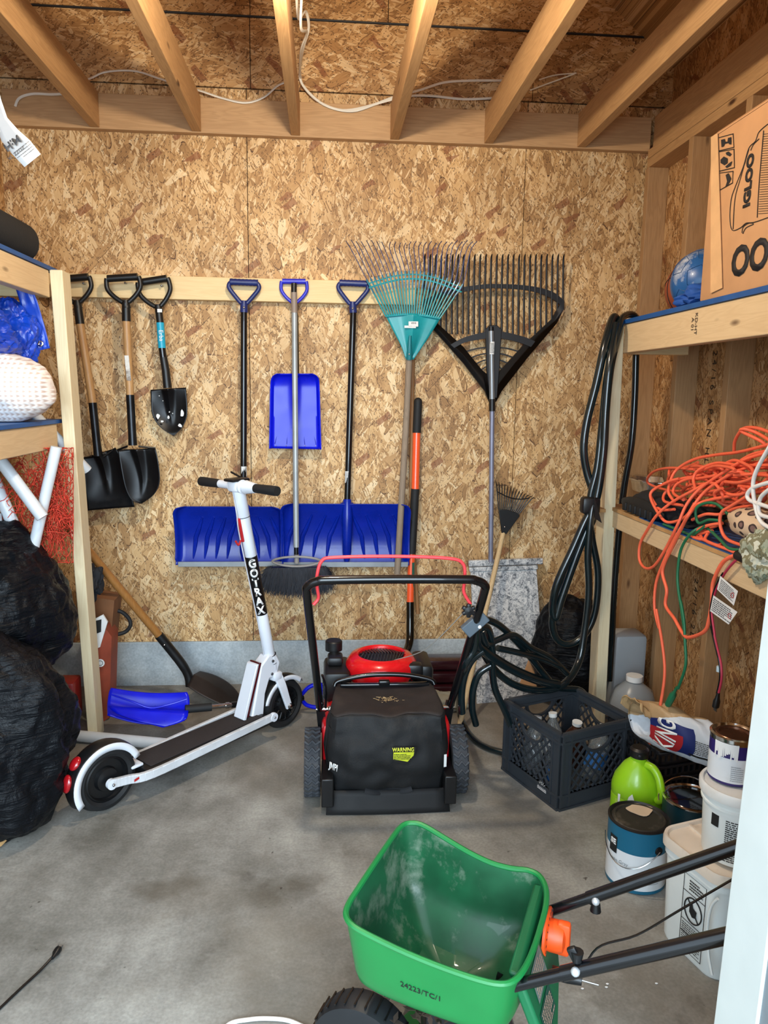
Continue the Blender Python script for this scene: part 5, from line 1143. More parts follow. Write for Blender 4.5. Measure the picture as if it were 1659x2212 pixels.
# ================================================================== RIGHT SHELVING AND WHAT IT HOLDS
YP = -.60
ta, tb_, ba, bb = PY(1325, 700, YP), PY(1346, 757, YP), PY(1282, 1585, YP), PY(1304, 1585, YP)
rs = thing('storage_shelf', 'timber shelving unit along the right wall with blue-topped boards', 'shelf', (1.47, -.57, 0))
xp0, xp1 = ta.x, tb_.x; bx = PY(1288, 1511, YP).x
bm = NB(); prism(bm, [V((xp0, YP, ta.z)), V((xp1, YP, ta.z)), V((bx+xp1-xp0, YP, 0)), V((bx, YP, 0))], (0, .088, 0)); part('post', bm, NEWZ, rs, bevel=.003)
XRr = xp1
zt_, zb_ = PX(1480, 719-0, XRr).z, PX(1480, 0, XRr).z
zT0 = sum(PX(x, y, XRr).z for x, y in ((1345, 690), (1500, 668), (1659, 645)))/3; zT1 = sum(PX(x, y, XRr).z for x, y in ((1345, 757), (1500, 744), (1659, 731)))/3
zL0 = sum(PX(x, y, XRr).z for x, y in ((1356, 1117), (1589, 1212)))/2; zL1 = sum(PX(x, y, XRr).z for x, y in ((1402, 1175), (1650, 1296)))/2
for a, b in ((zT1, zT0), (zL1, zL0)):
    bm = NB(); box(bm, (XRr+.0005, -2.35, a), (XRr+.038, YP+.0, b)); part('front_rail', bm, NEWY, rs, bevel=.003)
    bm = NB(); box(bm, (XRr+.04, YP+.03, a-.0), (XS-.002, YP+.068, b)); part('cross_rail', bm, NEWX, rs, bevel=.003)
bm = NB(); box(bm, (XRr-.006, -2.35, zT0+.0005), (XS-.002, YP+.09, zT0+.016)); part('shelf_board', bm, SHB, rs, label='blue-covered top board')
bm = NB(); box(bm, (XRr-.003, -2.35, zL0+.0005), (XS-.002, YP+.09, zL0+.014)); lb_ = part('shelf_board', bm, PLY, rs)
bm = NB(); box(bm, (xp0-.045, YP-.045, zL0+.0), (xp0-.002, YP+.09, zL0+.013)); part('board_corner', bm, PLY, lb_)
bm = NB(); box(bm, (XRr-.004, -2.30, zL0+.0145), (XS-.01, -.86, zL0+.017)); part('blue_cover', bm, SHB, lb_)
STP = mat('lumber_stamp', '4b3a2b', .8)
text('KD-HT\nA 01', .022, flatfn(PX(1500, 700, XRr), (0, 0, -1), (0, -1, 0)), STP, rs, 'stamp')
ZT, ZL = zT0+.016, zL0+.017
# carton
bx_ = thing('cooler_carton', 'large cardboard cooler carton with black print, upside down on the top right shelf', 'box', (1.66, -1.4, ZT))
Xb = 1.50; c0, c1 = PX(1538, 292, Xb), PX(1536, 636, Xb); 
bm = NB(); rbox(bm, (Xb, c0.y-.52, ZT+.004), (XS-.01, c0.y, c0.z), .008); bxp = part('carton_body', bm, CARD, bx_)
bm = NB(); prism(bm, [V((Xb-.002, c0.y+.002, c0.z-.01)), V((Xb-.002, c0.y-.52, c0.z-.01)), V((Xb+.02, c0.y-.52, c0.z+.008)), V((Xb+.02, c0.y+.002, c0.z+.008))], (0, 0, .004)); part('flap_edge', bm, CARD, bxp)
bm = NB(); prism(bm, [PX(1537, 296, Xb-.003), PX(1551, 288, Xb-.003), PX(1556, 450, Xb-.003), PX(1561, 622, Xb-.003), PX(1536, 634, Xb-.003)], (-.002, 0, 0)); part('creased_edge', bm, mat('worn_cardboard', 'd3a878', .85), bxp)
fX = lambda px_, py_: PX(px_, py_, Xb-.001)
upn = ((0, -1, 0), (0, 0, 1)); BI = mat('print_black', '1b1b1f', .7, var=0)
text('IGLOO', .112, flatfn(fX(1575, 567)+V((0, -.190, -.0)), (0, 1, 0), (0, 0, -1)), BI, bxp, bold=.004)
text('IGLOO', .045, flatfn(fX(1618, 390), (0, 0, 1), (0, 1, 0)), BI, bxp, bold=.002)
def fxl(pts, r=.0012, closed=False):
    bm = NB(); tube(bm, [fX(*p)+V((-.0008, 0, 0)) for p in pts], r, 5, closed=closed); return bm
bm = NB()
sq = [((1551, 298), (1584, 289), (1586, 318), (1553, 326)), ((1553, 328), (1586, 322), (1587, 362), (1553, 370)), ((1553, 374), (1584, 370), (1583, 395), (1553, 412))]
for s_ in sq: tube(bm, [fX(*p)+V((-.0008, 0, 0)) for p in s_], .0013, 5, closed=True)
ic = part('handling_symbols', bm, BI, bxp, smooth=False)
def poly(l): 
    bm = NB(); bm.faces.new([bm.verts.new(fX(*p)+V((-.0009, 0, 0))) for p in l]); return bm
part('symbol_glass', poly([(1558, 302), (1566, 300), (1567, 306), (1572, 306), (1573, 298), (1580, 296), (1580, 312), (1576, 312), (1574, 309), (1566, 311), (1564, 316), (1559, 318)]), BI, ic, smooth=False)
part('symbol_carton', poly([(1557, 345), (1564, 338), (1572, 342), (1572, 352), (1565, 357), (1557, 352)]), BI, ic, smooth=False)
part('symbol_hand', poly([(1568, 330), (1574, 327), (1581, 333), (1577, 338), (1570, 335)]), BI, ic, smooth=False)
part('symbol_hand', poly([(1567, 360), (1576, 352), (1582, 348), (1579, 358), (1570, 363)]), BI, ic, smooth=False)
part('symbol_umbrella', poly([(1568, 378), (1574, 374), (1580, 386), (1574, 398), (1567, 404), (1571, 392)]), BI, ic, smooth=False)
bm = NB()
for l in ([(1659, 268), (1640, 285), (1632, 305), (1618, 320), (1606, 360), (1590, 400), (1580, 430), (1577, 470), (1582, 497), (1600, 492), (1612, 482), (1630, 480), (1659, 470)], [(1618, 322), (1600, 385), (1588, 430), (1584, 495)], [(1650, 282), (1645, 340), (1640, 400), (1636, 470)], [(1603, 503), (1606, 490), (1618, 482), (1628, 484), (1612, 492), (1605, 505)], [(1640, 300), (1628, 312), (1622, 325)]):
    tube(bm, smooth([fX(*p)+V((-.0008, 0, 0)) for p in l], 4), .0011, 5)
part('line_drawing', bm, BI, bxp, smooth=False)
bm = NB()
for i in range(34): y = 290+i*5.2; tube(bm, [fX(1648-i*.28, y)+V((-.0006, 0, 0)), fX(1665, y-2)+V((-.0006, 0, 0))], .0007, 4)
part('ribbed_lines', bm, BI, bxp, smooth=False, kind='stuff')
# balls and cloth
def ball(c, r, m, seamm, name, label, kind):
    r0_ = thing(name, label, 'ball', (c[0], c[1], c[2]-r)); bm = NB(); bmesh.ops.create_uvsphere(bm, u_segments=40, v_segments=24, radius=r, matrix=Matrix.Translation(c)); b_ = part('ball_skin', bm, m, r0_)
    bm = NB()
    if kind == 'basket':
        for ax in ((1, 0, 0), (0, 1, 0), (.3, .3, 1)): F = frame(c, V(ax).orthogonal(), ax); tube(bm, [F @ V((math.cos(t)*r, math.sin(t)*r, 0)) for t in [2*PI*i/48 for i in range(48)]], .0022, 5, closed=True)
    else:
        dirs = [V(v).normalized() for v in ((-.62, -.78, .05), (-.9, -.1, .5), (-.2, -.6, .8), (.3, -.95, .1), (-.75, -.3, -.6), (0, -.7, -.7), (0, 0, 1))]
        for d in dirs:
            F = frame((0, 0, 0), d.orthogonal(), d); pts = []
            for i in range(5):
                a = 2*PI*i/5; b = 2*PI*(i+1)/5
                for k in range(5): q_ = (F @ (V((math.cos(a), math.sin(a), 0)).lerp(V((math.cos(b), math.sin(b), 0)), k/5)*.38)+d).normalized()*r; pts.append(V(c)+q_)
            tube(bm, pts, .0012, 4, closed=True)
    part('seams', bm, seamm, b_); return r0_
ball((1.66, -.83, ZT+.112), .111, mat('worn_blue_ball', '1f5a96', .35, var=.1, coat=.2, dirt=('e0e4e6', .75)), mat('ball_seam', '174676', .5), 'playground_ball', 'scuffed blue ball half hidden by the carton on the top right shelf', 'soccer')
ball((1.722, -.655, ZT+.114), .112, mat('orange_brown_ball', '9a4c2e', .6, bump=.3, bscale=300), INK, 'basketball', 'orange-brown basketball tucked behind the blue ball', 'basket')
bm = NB(); blob(bm, (1.61, -1.02, ZT+.035), (.11, .11, .045), .2, 3, 61, 4, .05, ZT+.002); single('blue_cloth', bm, mat('blue_fabric', '1d4f9c', .7, bump=.3), 'rumpled blue fabric between the blue ball and the carton', 'cloth')
# hanging hoses on the right post
HOSE = mat('black_green_hose', '0d1b1e', .22, var=.15, coat=.5)
def hose(px_, r, name, label, root, Y=-.66):
    bm = NB(); tube(bm, smooth(PYs(px_, Y), 7), r, 14); return part(name, bm, HOSE, root, label=label)
hz = thing('garden_hose', 'thick dark green hose hung in long loops over the right shelf post', 'hose', (1.40, -.66, .35))
hose([(1316, 1470, -.46), (1322, 1380, -.46), (1325, 1300, -.47), (1334, 1180, -.47), (1347, 1060, -.48), (1364, 960, -.50), (1371, 860, -.50), (1374, 760, -.50), (1377, 700, -.50), (1370, 682, -.53), (1355, 680, -.56), (1343, 690, -.60), (1337, 720, -.65), (1320, 790, -.67), (1310, 880, -.67), (1302, 980, -.67), (1290, 1060, -.68), (1270, 1130, -.69)], .0135, 'hose_run', None, hz)
hose([(1335, 700, -.58), (1325, 686, -.60), (1308, 740, -.66), (1288, 830, -.67), (1268, 910, -.67), (1261, 970, -.67), (1268, 1020, -.67), (1283, 1070, -.68), (1284, 1110, -.68), (1262, 1160, -.68), (1235, 1215, -.68), (1204, 1290, -.68), (1197, 1318, -.68)], .0155, 'hose_run', None, hz)
hose([(1312, 760, -.685), (1290, 860, -.69), (1275, 960, -.69), (1280, 1010, -.695), (1293, 1080, -.70), (1300, 1150, -.70)], .0135, 'hose_run', None, hz) if 0 else None
hose([(1330, 700, -.63), (1318, 780, -.69), (1309, 880, -.70), (1304, 970, -.70), (1292, 1060, -.70), (1272, 1130, -.70), (1242, 1210, -.70), (1214, 1290, -.70), (1200, 1335, -.70), (1194, 1310, -.70), (1204, 1260, -.71), (1240, 1180, -.71), (1262, 1130, -.71), (1282, 1092, -.705)], .0155, 'hose_run', None, hz)
hose([(1196, 1310, -.695), (1193, 1350, -.69), (1204, 1382, -.69), (1228, 1392, -.69), (1258, 1376, -.69), (1280, 1340, -.69), (1290, 1290, -.69), (1291, 1230, -.69), (1280, 1170, -.69), (1274, 1120, -.69), (1276, 1070, -.69), (1290, 1010, -.69), (1300, 920, -.685), (1312, 810, -.675), (1330, 720, -.64), (1340, 692, -.60)], .0135, 'hose_run', None, hz)
hose([(1282, 1085, -.71), (1276, 1120, -.72), (1270, 1200, -.72), (1272, 1280, -.72), (1262, 1370, -.72), (1250, 1430, -.74), (1226, 1470, -.80), (1195, 1488, -.82), (1150, 1490, -.84), (1105, 1476, -.86), (1070, 1448, -.88), (1045, 1410, -.90), (1035, 1370, -.93), (1038, 1345, -.98)], .0135, 'hose_run', None, hz)
bm = NB(); c_ = PY(1280, 1090, -.70); rbox(bm, (c_.x-.045, c_.y-.025, c_.z-.035), (c_.x+.025, c_.y+.025, c_.z+.03), .012); part('hose_tie', bm, BLK, hz)
bm = NB(); prism(bm, PYs([(1283, 1070, -.73), (1292, 1100, -.73), (1300, 1130, -.73), (1285, 1120, -.73)]), (0, .003, 0)); part('tie_tail', bm, BLK, hz)
h2 = thing('garden_hose', 'coil of dark green hose drooping from the mower handle toward the grey crate', 'hose', PZ(1020, 1590))
hose([(1030, 1345, -1.10), (1048, 1338, -1.05), (1080, 1352, -1.0), (1115, 1385, -.94), (1150, 1425, -.88), (1180, 1462, -.84), (1205, 1485, -.80), (1250, 1490, -.77), (1270, 1510, -.76)], .0125, 'hose_run', None, h2)
hose([(1038, 1352, -1.12), (1055, 1360, -1.08), (1063, 1400, -1.02), (1064, 1450, -.98), (1070, 1490, -.95), (1088, 1530, -.92), (1105, 1570, -.90)], .0125, 'hose_run', None, h2)
hose([(1032, 1355, -1.12), (1030, 1385, -1.08), (1045, 1405, -1.04), (1080, 1430, -.98), (1120, 1452, -.92), (1165, 1470, -.86), (1205, 1478, -.82)], .0175, 'hose_run', 'swollen length of hose', h2)
hose([(1040, 1360, -1.12), (1052, 1390, -1.06), (1075, 1382, -1.02), (1110, 1372, -.97), (1145, 1398, -.92), (1190, 1422, -.86), (1225, 1455, -.82)], .0115, 'hose_run', None, h2)
hose([(1075, 1400, -1.0), (1120, 1410, -.95), (1170, 1423, -.88), (1210, 1440, -.84)], .0115, 'hose_run', None, h2)
hose([(1045, 1405, -1.06), (1020, 1425, -1.05), (1003, 1460, -1.03), (997, 1500, -1.0), (998, 1540, -.98)], .0125, 'hose_run', None, h2)
hose([(1060, 1438, -1.0), (1035, 1455, -1.0), (1022, 1490, -.98), (1020, 1530, -.96), (1028, 1565, -.93)], .0125, 'hose_run', None, h2)
bm = NB(); tube(bm, smooth([PY(1028, 1350, -1.15), PY(1025, 1400, -1.12), PY(1000, 1450, -1.05), PZ(992, 1530, .10), PZ(1005, 1572, .03), PZ(1030, 1602, .0135), PZ(1060, 1618, .0135), PZ(1100, 1628, .0135)], 7), .0125, 14); part('hose_run', bm, HOSE, h2)
bm = NB(); a, b = PY(1004, 1366, -1.20), PY(1048, 1328, -1.20); bar(bm, a, b, .042, .026); part('hose_clip', bm, mat('slate_grey_plastic', '55616b', .5), h2, bevel=.003, label='slate grey clip over the hose')
bm = NB(); p = PY(1036, 1354, -1.21); bmesh.ops.create_uvsphere(bm, u_segments=10, v_segments=6, radius=.007, matrix=Matrix.Translation(p)); part('clip_pin', bm, WHT, h2)
# pan, shoe
FO = mat('aluminium_foil', 'cfcdca', .18, .95, var=.1, bump=.6, bscale=25)
bm = NB(); c = PZ(1412, 1058, ZL+.03); c.z = ZL+.012; lathe(bm, [(0, .003), (.085, .004), (.10, .012), (.112, .062), (.125, .066), (.128, .06)], Matrix.Translation(c) @ Matrix.Diagonal((.8, 1.25, 1, 1)), 48)
for v in bm.verts: v.co += V((noise.noise(v.co*30)*.006, noise.noise(v.co*30+V((5, 0, 0)))*.006, noise.noise(v.co*25+V((0, 9, 0)))*.008*(v.co.z > c.z+.03)))
single('foil_pan', bm, FO, 'shallow aluminium foil pan at the far end of the lower right shelf', 'pan', solid=.001)
sh_ = thing('work_shoe', 'black rubber-soled work shoe on its side in front of the foil pan', 'shoe', (1.52, -.80, ZL))
bm = NB(); L = [PX(*p) for p in ((1330, 1062, 1.475), (1322, 1080, 1.47), (1312, 1098, 1.465), (1322, 1110, 1.465))]
blob(bm, (1.54, -.84, ZL+.040), (.05, .17, .045), .12, 2.5, 71, 4, .03, ZL+.002); part('upper', bm, mat('black_suede', '17181c', .85, bump=.2), sh_)
bm = NB(); blob(bm, (1.495, -.83, ZL+.030), (.022, .18, .034), .06, 2, 72, 4, .01, ZL+.001); sl = part('sole', bm, RUB, sh_)
for k in range(6):
    bm = NB(); rbox(bm, (1.466, -.96+.044*k, ZL+.004), (1.480, -.932+.044*k, ZL+.036), .005); part('sole_lug', bm, RUB, sl)
bm = NB(); blob(bm, (1.60, -.98, ZL+.035), (.10, .14, .045), .2, 3, 73, 4, .05, ZL+.002); single('black_fabric', bm, mat('black_knit', '0f1014', .9), 'black fabric bundle under the orange cord heap', 'cloth')
# cords
def c3(l, X=1.50): return [(1260+a[0]/4.158, 880+a[1]/4.158, a[2] if len(a) > 2 else X) for a in l]
def c4(l, X=1.45): return [(1060+a[0]/2.769, 1280+a[1]/2.769, a[2] if len(a) > 2 else X) for a in l]
def cord(root, pts, m, r=.0048, name='cord_run'):
    P_ = []
    for p in pts:
        q = PX(p[0], p[1], p[2])
        if q.z < ZL+.006 and p[2] > HF+.008:
            w = PZ(p[0], p[1], ZL+.006); q = w if w.x > HF+.02 else V((HF+.018, w.y, ZL+.006))
        P_.append(q)
    bm = NB(); tube(bm, smooth(P_, 7), r, 10); return part(name, bm, m, root)
HF = XRr-.014
oc = thing('extension_cord', 'heap of orange extension cord spilling off the lower right shelf', 'cord', (1.55, -1.25, ZL))
RC = .0050
cord(oc, c3([(1640, 410, 1.60), (1450, 470, 1.58), (1250, 590, 1.55), (1050, 730, 1.52), (930, 870, 1.49), (850, 1050, HF), (740, 1270, HF), (640, 1420, HF), (560, 1445, HF), (505, 1370, HF), (510, 1230, HF), (570, 1110, HF), (660, 970, HF), (800, 850, 1.49), (1000, 740, 1.52), (1180, 640, 1.55), (1320, 540, 1.58), (1500, 430, 1.6), (1659, 390, 1.6)]), ORGC, RC)
cord(oc, c3([(1659, 590, 1.6), (1480, 600, 1.58), (1380, 580, 1.56), (1240, 650, 1.54), (1090, 760, 1.52), (980, 900, 1.49), (890, 1060, HF), (790, 1240, HF), (700, 1440, HF), (650, 1600, HF), (640, 1800, HF), (680, 1980, HF)])+c4([(990, 100, HF), (1030, 330, HF), (1040, 500, HF), (1010, 700, HF-.01), (980, 850, HF-.02), (930, 930, HF-.03)]), ORGC, RC)
cord(oc, c3([(1640, 750, 1.56), (1300, 800, 1.54), (1050, 860, 1.51), (950, 960, HF), (880, 1090, HF), (780, 1290, HF), (712, 1470, HF), (750, 1640, HF), (740, 1780, HF), (820, 1900, HF), (900, 2040, HF), (960, 2065, HF), (1090, 2010, HF), (1130, 1900, HF), (1155, 1750, HF), (1165, 1580, HF), (1240, 1410, HF), (1330, 1340, HF+.005), (1420, 1325, 1.49)]), ORGC, .0056)
for l in ([(1659, 640, 1.52), (1480, 790, 1.51), (1340, 880, 1.50), (1240, 950, 1.49), (1235, 1080, 1.49), (1300, 1190, 1.49), (1500, 1260, 1.49)],
    [(860, 640, 1.54), (760, 670, 1.52), (620, 750, 1.49), (610, 830, 1.48), (680, 960, 1.48), (750, 1030, 1.48), (860, 1015, 1.49), (940, 960, 1.5), (1000, 860, 1.51)],
    [(840, 660, 1.54), (700, 700, 1.52), (605, 770, 1.49), (640, 860, 1.49), (700, 920, 1.49), (820, 915, 1.5)],
    [(1355, 400, 1.62), (1360, 310, 1.61), (1400, 230, 1.6), (1450, 185, 1.6), (1560, 185, 1.6), (1680, 225, 1.6)],
    [(1680, 370, 1.62), (1590, 300, 1.6), (1420, 215, 1.58), (1450, 195, 1.58), (1560, 230, 1.6), (1680, 300, 1.6)],
    [(820, 850, 1.52), (765, 760, 1.52), (790, 640, 1.54), (850, 550, 1.56), (1000, 465, 1.58), (1200, 425, 1.6), (1400, 400, 1.6), (1680, 330, 1.6)],
    [(1010, 740, 1.53), (990, 640, 1.54), (1040, 560, 1.55), (1200, 500, 1.57), (1400, 520, 1.58), (1680, 520, 1.58)],
    [(890, 880, 1.5), (770, 860, 1.5), (720, 830, 1.51), (740, 760, 1.53), (860, 650, 1.55), (1000, 620, 1.57), (1200, 560, 1.6), (1500, 470, 1.62)],
    [(900, 830, 1.51), (810, 770, 1.53), (840, 690, 1.54), (960, 640, 1.56), (1100, 650, 1.58), (1300, 690, 1.6)],
    [(1000, 760, 1.54), (1200, 740, 1.55), (1300, 600, 1.56), (1420, 560, 1.58), (1659, 470, 1.6)],
    [(980, 1010, 1.5), (1100, 960, 1.5), (1230, 960, 1.52), (1400, 900, 1.53), (1659, 880, 1.54)],
    [(1250, 1040, 1.51), (1090, 1070, 1.49), (975, 1150, 1.48), (980, 1185, 1.48), (1060, 1130, 1.5), (1200, 1060, 1.52)],
    [(1160, 1110, 1.5), (1010, 1150, 1.49), (1010, 1200, 1.49), (1090, 1240, 1.49), (1250, 1222, 1.51)],
    [(1120, 1130, 1.5), (1075, 1200, 1.49), (1120, 1275, 1.485), (1250, 1305, 1.48), (1500, 1312, 1.48)]): cord(oc, c3(l), ORGC, RC)
for k in range(26):   # the muddle of loops deeper in the heap
    cx, cy = rnd.uniform(850, 1600), rnd.uniform(560, 860); a0_ = rnd.uniform(0, 6); rx, ry = rnd.uniform(120, 300), rnd.uniform(40, 110); X0 = rnd.uniform(1.54, 1.68)
    l = [(cx+rx*math.cos(a0_+t)+rnd.uniform(-20, 20), min(cy+ry*math.sin(a0_+t)+rnd.uniform(-15, 15), 960), X0+.03*math.sin(t)) for t in [j*.7 for j in range(rnd.choice((6, 8, 9)))]]; cord(oc, c3(l), mat('shaded_orange_jacket', 'd9492c', .5, var=.12) if 0 else ORGC, RC)
bm = NB(); a, b = PX(1594, 1199, HF+.002), PX(1620, 1210, HF+.004); tube(bm, [a, b], [.0145, .0165], 14); part('connector', bm, BLK, oc, label='black moulded connector')
def tag4(root, pts, X, nm='paper_tag'):
    Q4 = [PX(x, y, X) for x, y in pts]; bm = NB(); f = bm.faces.new([bm.verts.new(p) for p in Q4]); tgp = part(nm, bm, PAPER, root, smooth=False, solid=.0005)
    xx = (Q4[1]-Q4[0]); yy = (Q4[0]-Q4[3]); c = (Q4[0]+Q4[1]+Q4[2]+Q4[3])/4; bm = NB()
    nn = xx.cross(yy).normalized(); nn = nn if nn.x < 0 else -nn
    fn_ = lambda a, b: (c+xx.normalized()*a+yy.normalized()*b, nn); lines(bm, fn_, xx.length*.8, yy.length*.8, 7, .5, 6); pp_ = part('print', bm, LGR, tgp, smooth=False)
    bm = NB(); F = frame(c+xx*.32+nn*.001, xx, nn); tube(bm, [F @ V((math.cos(t)*.007, math.sin(t)*.007, 0)) for t in [i*PI/8 for i in range(16)]], .0009, 4, closed=True); part('warning_ring', bm, mat('ring_red', 'b3302f', .6), tgp)
tag4(oc, [(1556, 1244), (1594, 1277), (1585, 1308), (1549, 1273)], HF-.01); tag4(oc, [(1541, 1286), (1593, 1322), (1574, 1349), (1534, 1320)], HF-.014)
rbk = thing('extension_cord', 'red and black striped cord with a black plug hanging below the lower right shelf', 'cord', PX(1545, 1530, HF))
path = c3([(1420, 1340, 1.49), (1370, 1375, HF), (1270, 1490, HF), (1200, 1620, HF), (1172, 1720, HF), (1155, 1850, HF), (1180, 2050, HF)])+c4([(1325, 200, HF), (1355, 330, HF), (1378, 430, HF), (1380, 520, HF), (1362, 605, HF)])
cord(rbk, path, mat('crimson_jacket', 'b33049', .45), .0036, 'cord_run'); bm = NB(); P_ = [p+V((-.003, .003, 0)) for p in smooth(PXs(path, 1.5), 7)]; tube(bm, P_[14:], .0030, 8); part('black_conductor', bm, BLKM, rbk)
pa, pb_ = PX(1552, 1496, HF), PX(1546, 1526, HF); bm = NB(); tube(bm, [pa, pa.lerp(pb_, .4), pa.lerp(pb_, .6), pb_], [.006, .009, .013, .013], 14, flat=.75); part('plug', bm, BLK, rbk)
for k in (-1, 0, 1):
    bm = NB(); p = pb_+V((0, k*.006, .001)); bar(bm, p, p+V((0, .001, -.015)), .002, .005); part('prong', bm, CHR, rbk)
bm = NB(); a = PX(1553, 1445, HF); tube(bm, [a+V((0, 0, .008)), a-V((0, 0, .008))], .007, 10); part('cord_tag', bm, mat('pale_blue_tape', 'b9cdd6', .6), rbk)
gc = thing('extension_cord', 'green extension cord hanging straight down from the lower right shelf', 'cord', PX(1448, 1520, HF))
GRN = mat('green_cord_jacket', '1d6a46', .45, var=.1)
cord(gc, c3([(1300, 960, 1.52), (1200, 870, 1.51), (1100, 860, 1.50), (1020, 900, 1.49), (1010, 970, 1.49), (1040, 1040, 1.49), (1130, 1010, 1.50), (1250, 1020, 1.52)]), GRN, .0046)
cord(gc, c3([(1500, 1282, 1.49), (1320, 1270, 1.48), (1230, 1190, 1.49), (1120, 1090, 1.50), (1050, 1080, 1.49), (960, 1140, HF+.005), (880, 1270, HF), (850, 1450, HF), (850, 1600, HF), (880, 1800, HF), (908, 2000, HF)])+c4([(1135, 50, HF), (1155, 160, HF), (1163, 300, HF), (1165, 440, HF), (1120, 575, HF)]), GRN, .0046)
cord(gc, c3([(700, 1050, 1.48), (840, 1130, 1.475), (980, 1150, 1.48), (1100, 1060, 1.49)]), GRN, .0046)
a, b = PX(1462, 1485, HF), PX(1444, 1520, HF); bm = NB(); tube(bm, [a, a.lerp(b, .3), a.lerp(b, .45), b], [.006, .008, .016, .016], 12, flat=.7); part('plug', bm, GRN, gc)
wc_ = thing('extension_cord', 'white cord looped over the front of the orange heap at the right edge', 'cord', PX(1640, 1150, 1.46))
for l in ([(1680, 340), (1560, 560), (1525, 700), (1545, 880), (1590, 1020), (1680, 1085)], [(1680, 670), (1530, 720), (1475, 780), (1490, 830), (1560, 860), (1680, 900)], [(1680, 730), (1600, 800), (1575, 880), (1590, 960), (1680, 990)]): cord(wc_, c3(l, 1.465), WHT, .0055)
bm = NB(); c = PX(1632, 1132, 1.50); blob(bm, c, (.05, .11, .042), .08, 2, 81, 4, .01)
t_ = NT('leopard_print'); o_ = t_.obj(); vo = t_.n('ShaderNodeTexVoronoi', i_Vector=o_, i_Scale=32.0); vo.inputs['Randomness'].default_value = .6
k_ = t_.ramp(vo.outputs['Distance'], [(.0, hexc('7c5f58')), (.26, hexc('7c5f58')), (.30, hexc('3a2a2a')), (.42, hexc('3a2a2a')), (.46, hexc('cdb193'))], 'CONSTANT'); t_.link(k_, t_.b.inputs['Base Color']); t_.b.inputs['Roughness'].default_value = .7
single('leopard_print_cloth', bm, t_.m, 'leopard print fabric roll in front of the orange cords at the right edge', 'cloth')
bm = NB(); c = PX(1650, 1200, 1.475); blob(bm, c, (.03, .07, .062), .22, 3, 82, 5, .08)
t_ = NT('camouflage'); o_ = t_.obj(); nn_ = t_.n('ShaderNodeTexNoise', i_Vector=o_, i_Scale=26.0, i_Detail=2.0); k_ = t_.ramp(nn_.outputs['Fac'], [(.0, hexc('8f9a84')), (.42, hexc('a9b09c')), (.5, hexc('7d7a5e')), (.58, hexc('c9cdbd'))], 'CONSTANT'); t_.link(k_, t_.b.inputs['Base Color']); t_.b.inputs['Roughness'].default_value = .8
single('camo_cloth', bm, t_.m, 'pale green camouflage cloth hanging over the lower right shelf edge', 'cloth')
# ================================================================== FLOOR CLUSTER ON THE RIGHT
CR = mat('slate_crate_plastic', '2d3238', .6, var=.08); CRB = mat('black_crate_plastic', '121419', .55)
def crate(M_, W_, D_, H_, m, label, name='milk_crate', group=None):
    # M_ places local box x 0..W, y 0..D, z 0..H
    c = M_ @ V((W_/2, D_/2, 0)); root = thing(name, label, 'crate', c, group); T_ = .010
    def wall(A, ux, L, nm):
        # A: corner, ux: along, height H; panel with solid rim, foot band and diagonal lattice around a hand hole
        uz = V((0, 0, 1)); uy = ux.cross(uz); F = Matrix((ux, uy, uz)).transposed().to_4x4(); F.translation = A; F = M_ @ F
        bm = NB(); box(bm, (0, -T_/2, 0), (L, T_/2, H_*.20), F); box(bm, (0, -T_/2, H_*.86), (L, T_/2, H_), F)
        for x in (0, L-.04): box(bm, (x, -T_/2, H_*.2), (x+.04, T_/2, H_*.86), F)
        for z in (.0, H_*.20-.008, H_*.86, H_-.010): box(bm, (-.003, -T_/2-.005, z), (L+.003, T_/2+.005, z+.008), F)
        for x in (.0, .033, L-.041, L-.008): box(bm, (x, -T_/2-.004, .01), (x+.008, T_/2+.004, H_-.01), F)
        x0, x1, z0, z1 = .04, L-.04, H_*.2, H_*.86; cx, cz, hr = L/2, z1-.002, .062
        pts = [F @ V((cx+math.cos(t)*hr, 0, cz+math.sin(t)*hr*.80)) for t in [PI+PI*i/14 for i in range(15)]]
        for a, b in zip(pts, pts[1:]): bar(bm, a, b+(b-a)*.05, .010, .008, F.to_3x3() @ V((0, 0, 1)))
        st_ = .034
        for sg in (1, -1):
            k = -12
            while k < 24:
                s0 = k*st_; k += 1; seg_ = None; prev = None
                N_ = 40
                for i in range(N_+1):
                    z = z0+(z1-z0)*i/N_; x = x0+s0+sg*(z-z0)*.85+(0 if sg > 0 else (z1-z0)*.85)-.1
                    ok = x0 <= x <= x1 and ((x-cx)/hr)**2+((z-cz)/(hr*.8))**2 > 1
                    if ok:
                        if seg_ is None: seg_ = V((x, 0, z))
                        prev = V((x, 0, z))
                    if (not ok or i == N_) and seg_ is not None:
                        if (prev-seg_).length > .012: bar(bm, F @ seg_, F @ prev, .0055, .006, F.to_3x3() @ V((0, 1, 0)))
                        seg_ = None
        return part(nm, bm, m, root, smooth=False)
    wall(V((0, 0, 0)), V((1, 0, 0)), W_, 'side'); wall(V((W_, 0, 0)), V((0, 1, 0)), D_, 'side')
    wall(V((W_, D_, 0)), V((-1, 0, 0)), W_, 'side'); wall(V((0, D_, 0)), V((0, -1, 0)), D_, 'side')
    bm = NB(); box(bm, (.006, .006, .004), (W_-.006, D_-.006, .012), M_); part('base', bm, m, root)
    return root
cn = V((1.128, -1.165, 0)); ex = V((.276, .112, 0)).normalized(); ey = V((-ex.y, ex.x, 0)); CM = Matrix((ex, ey, V((0, 0, 1)))).transposed().to_4x4(); CM.translation = cn
CW = .315
c1 = crate(CM, CW, CW, .275, CR, 'large slate grey milk crate holding empty bottles, in front of the right shelf post')
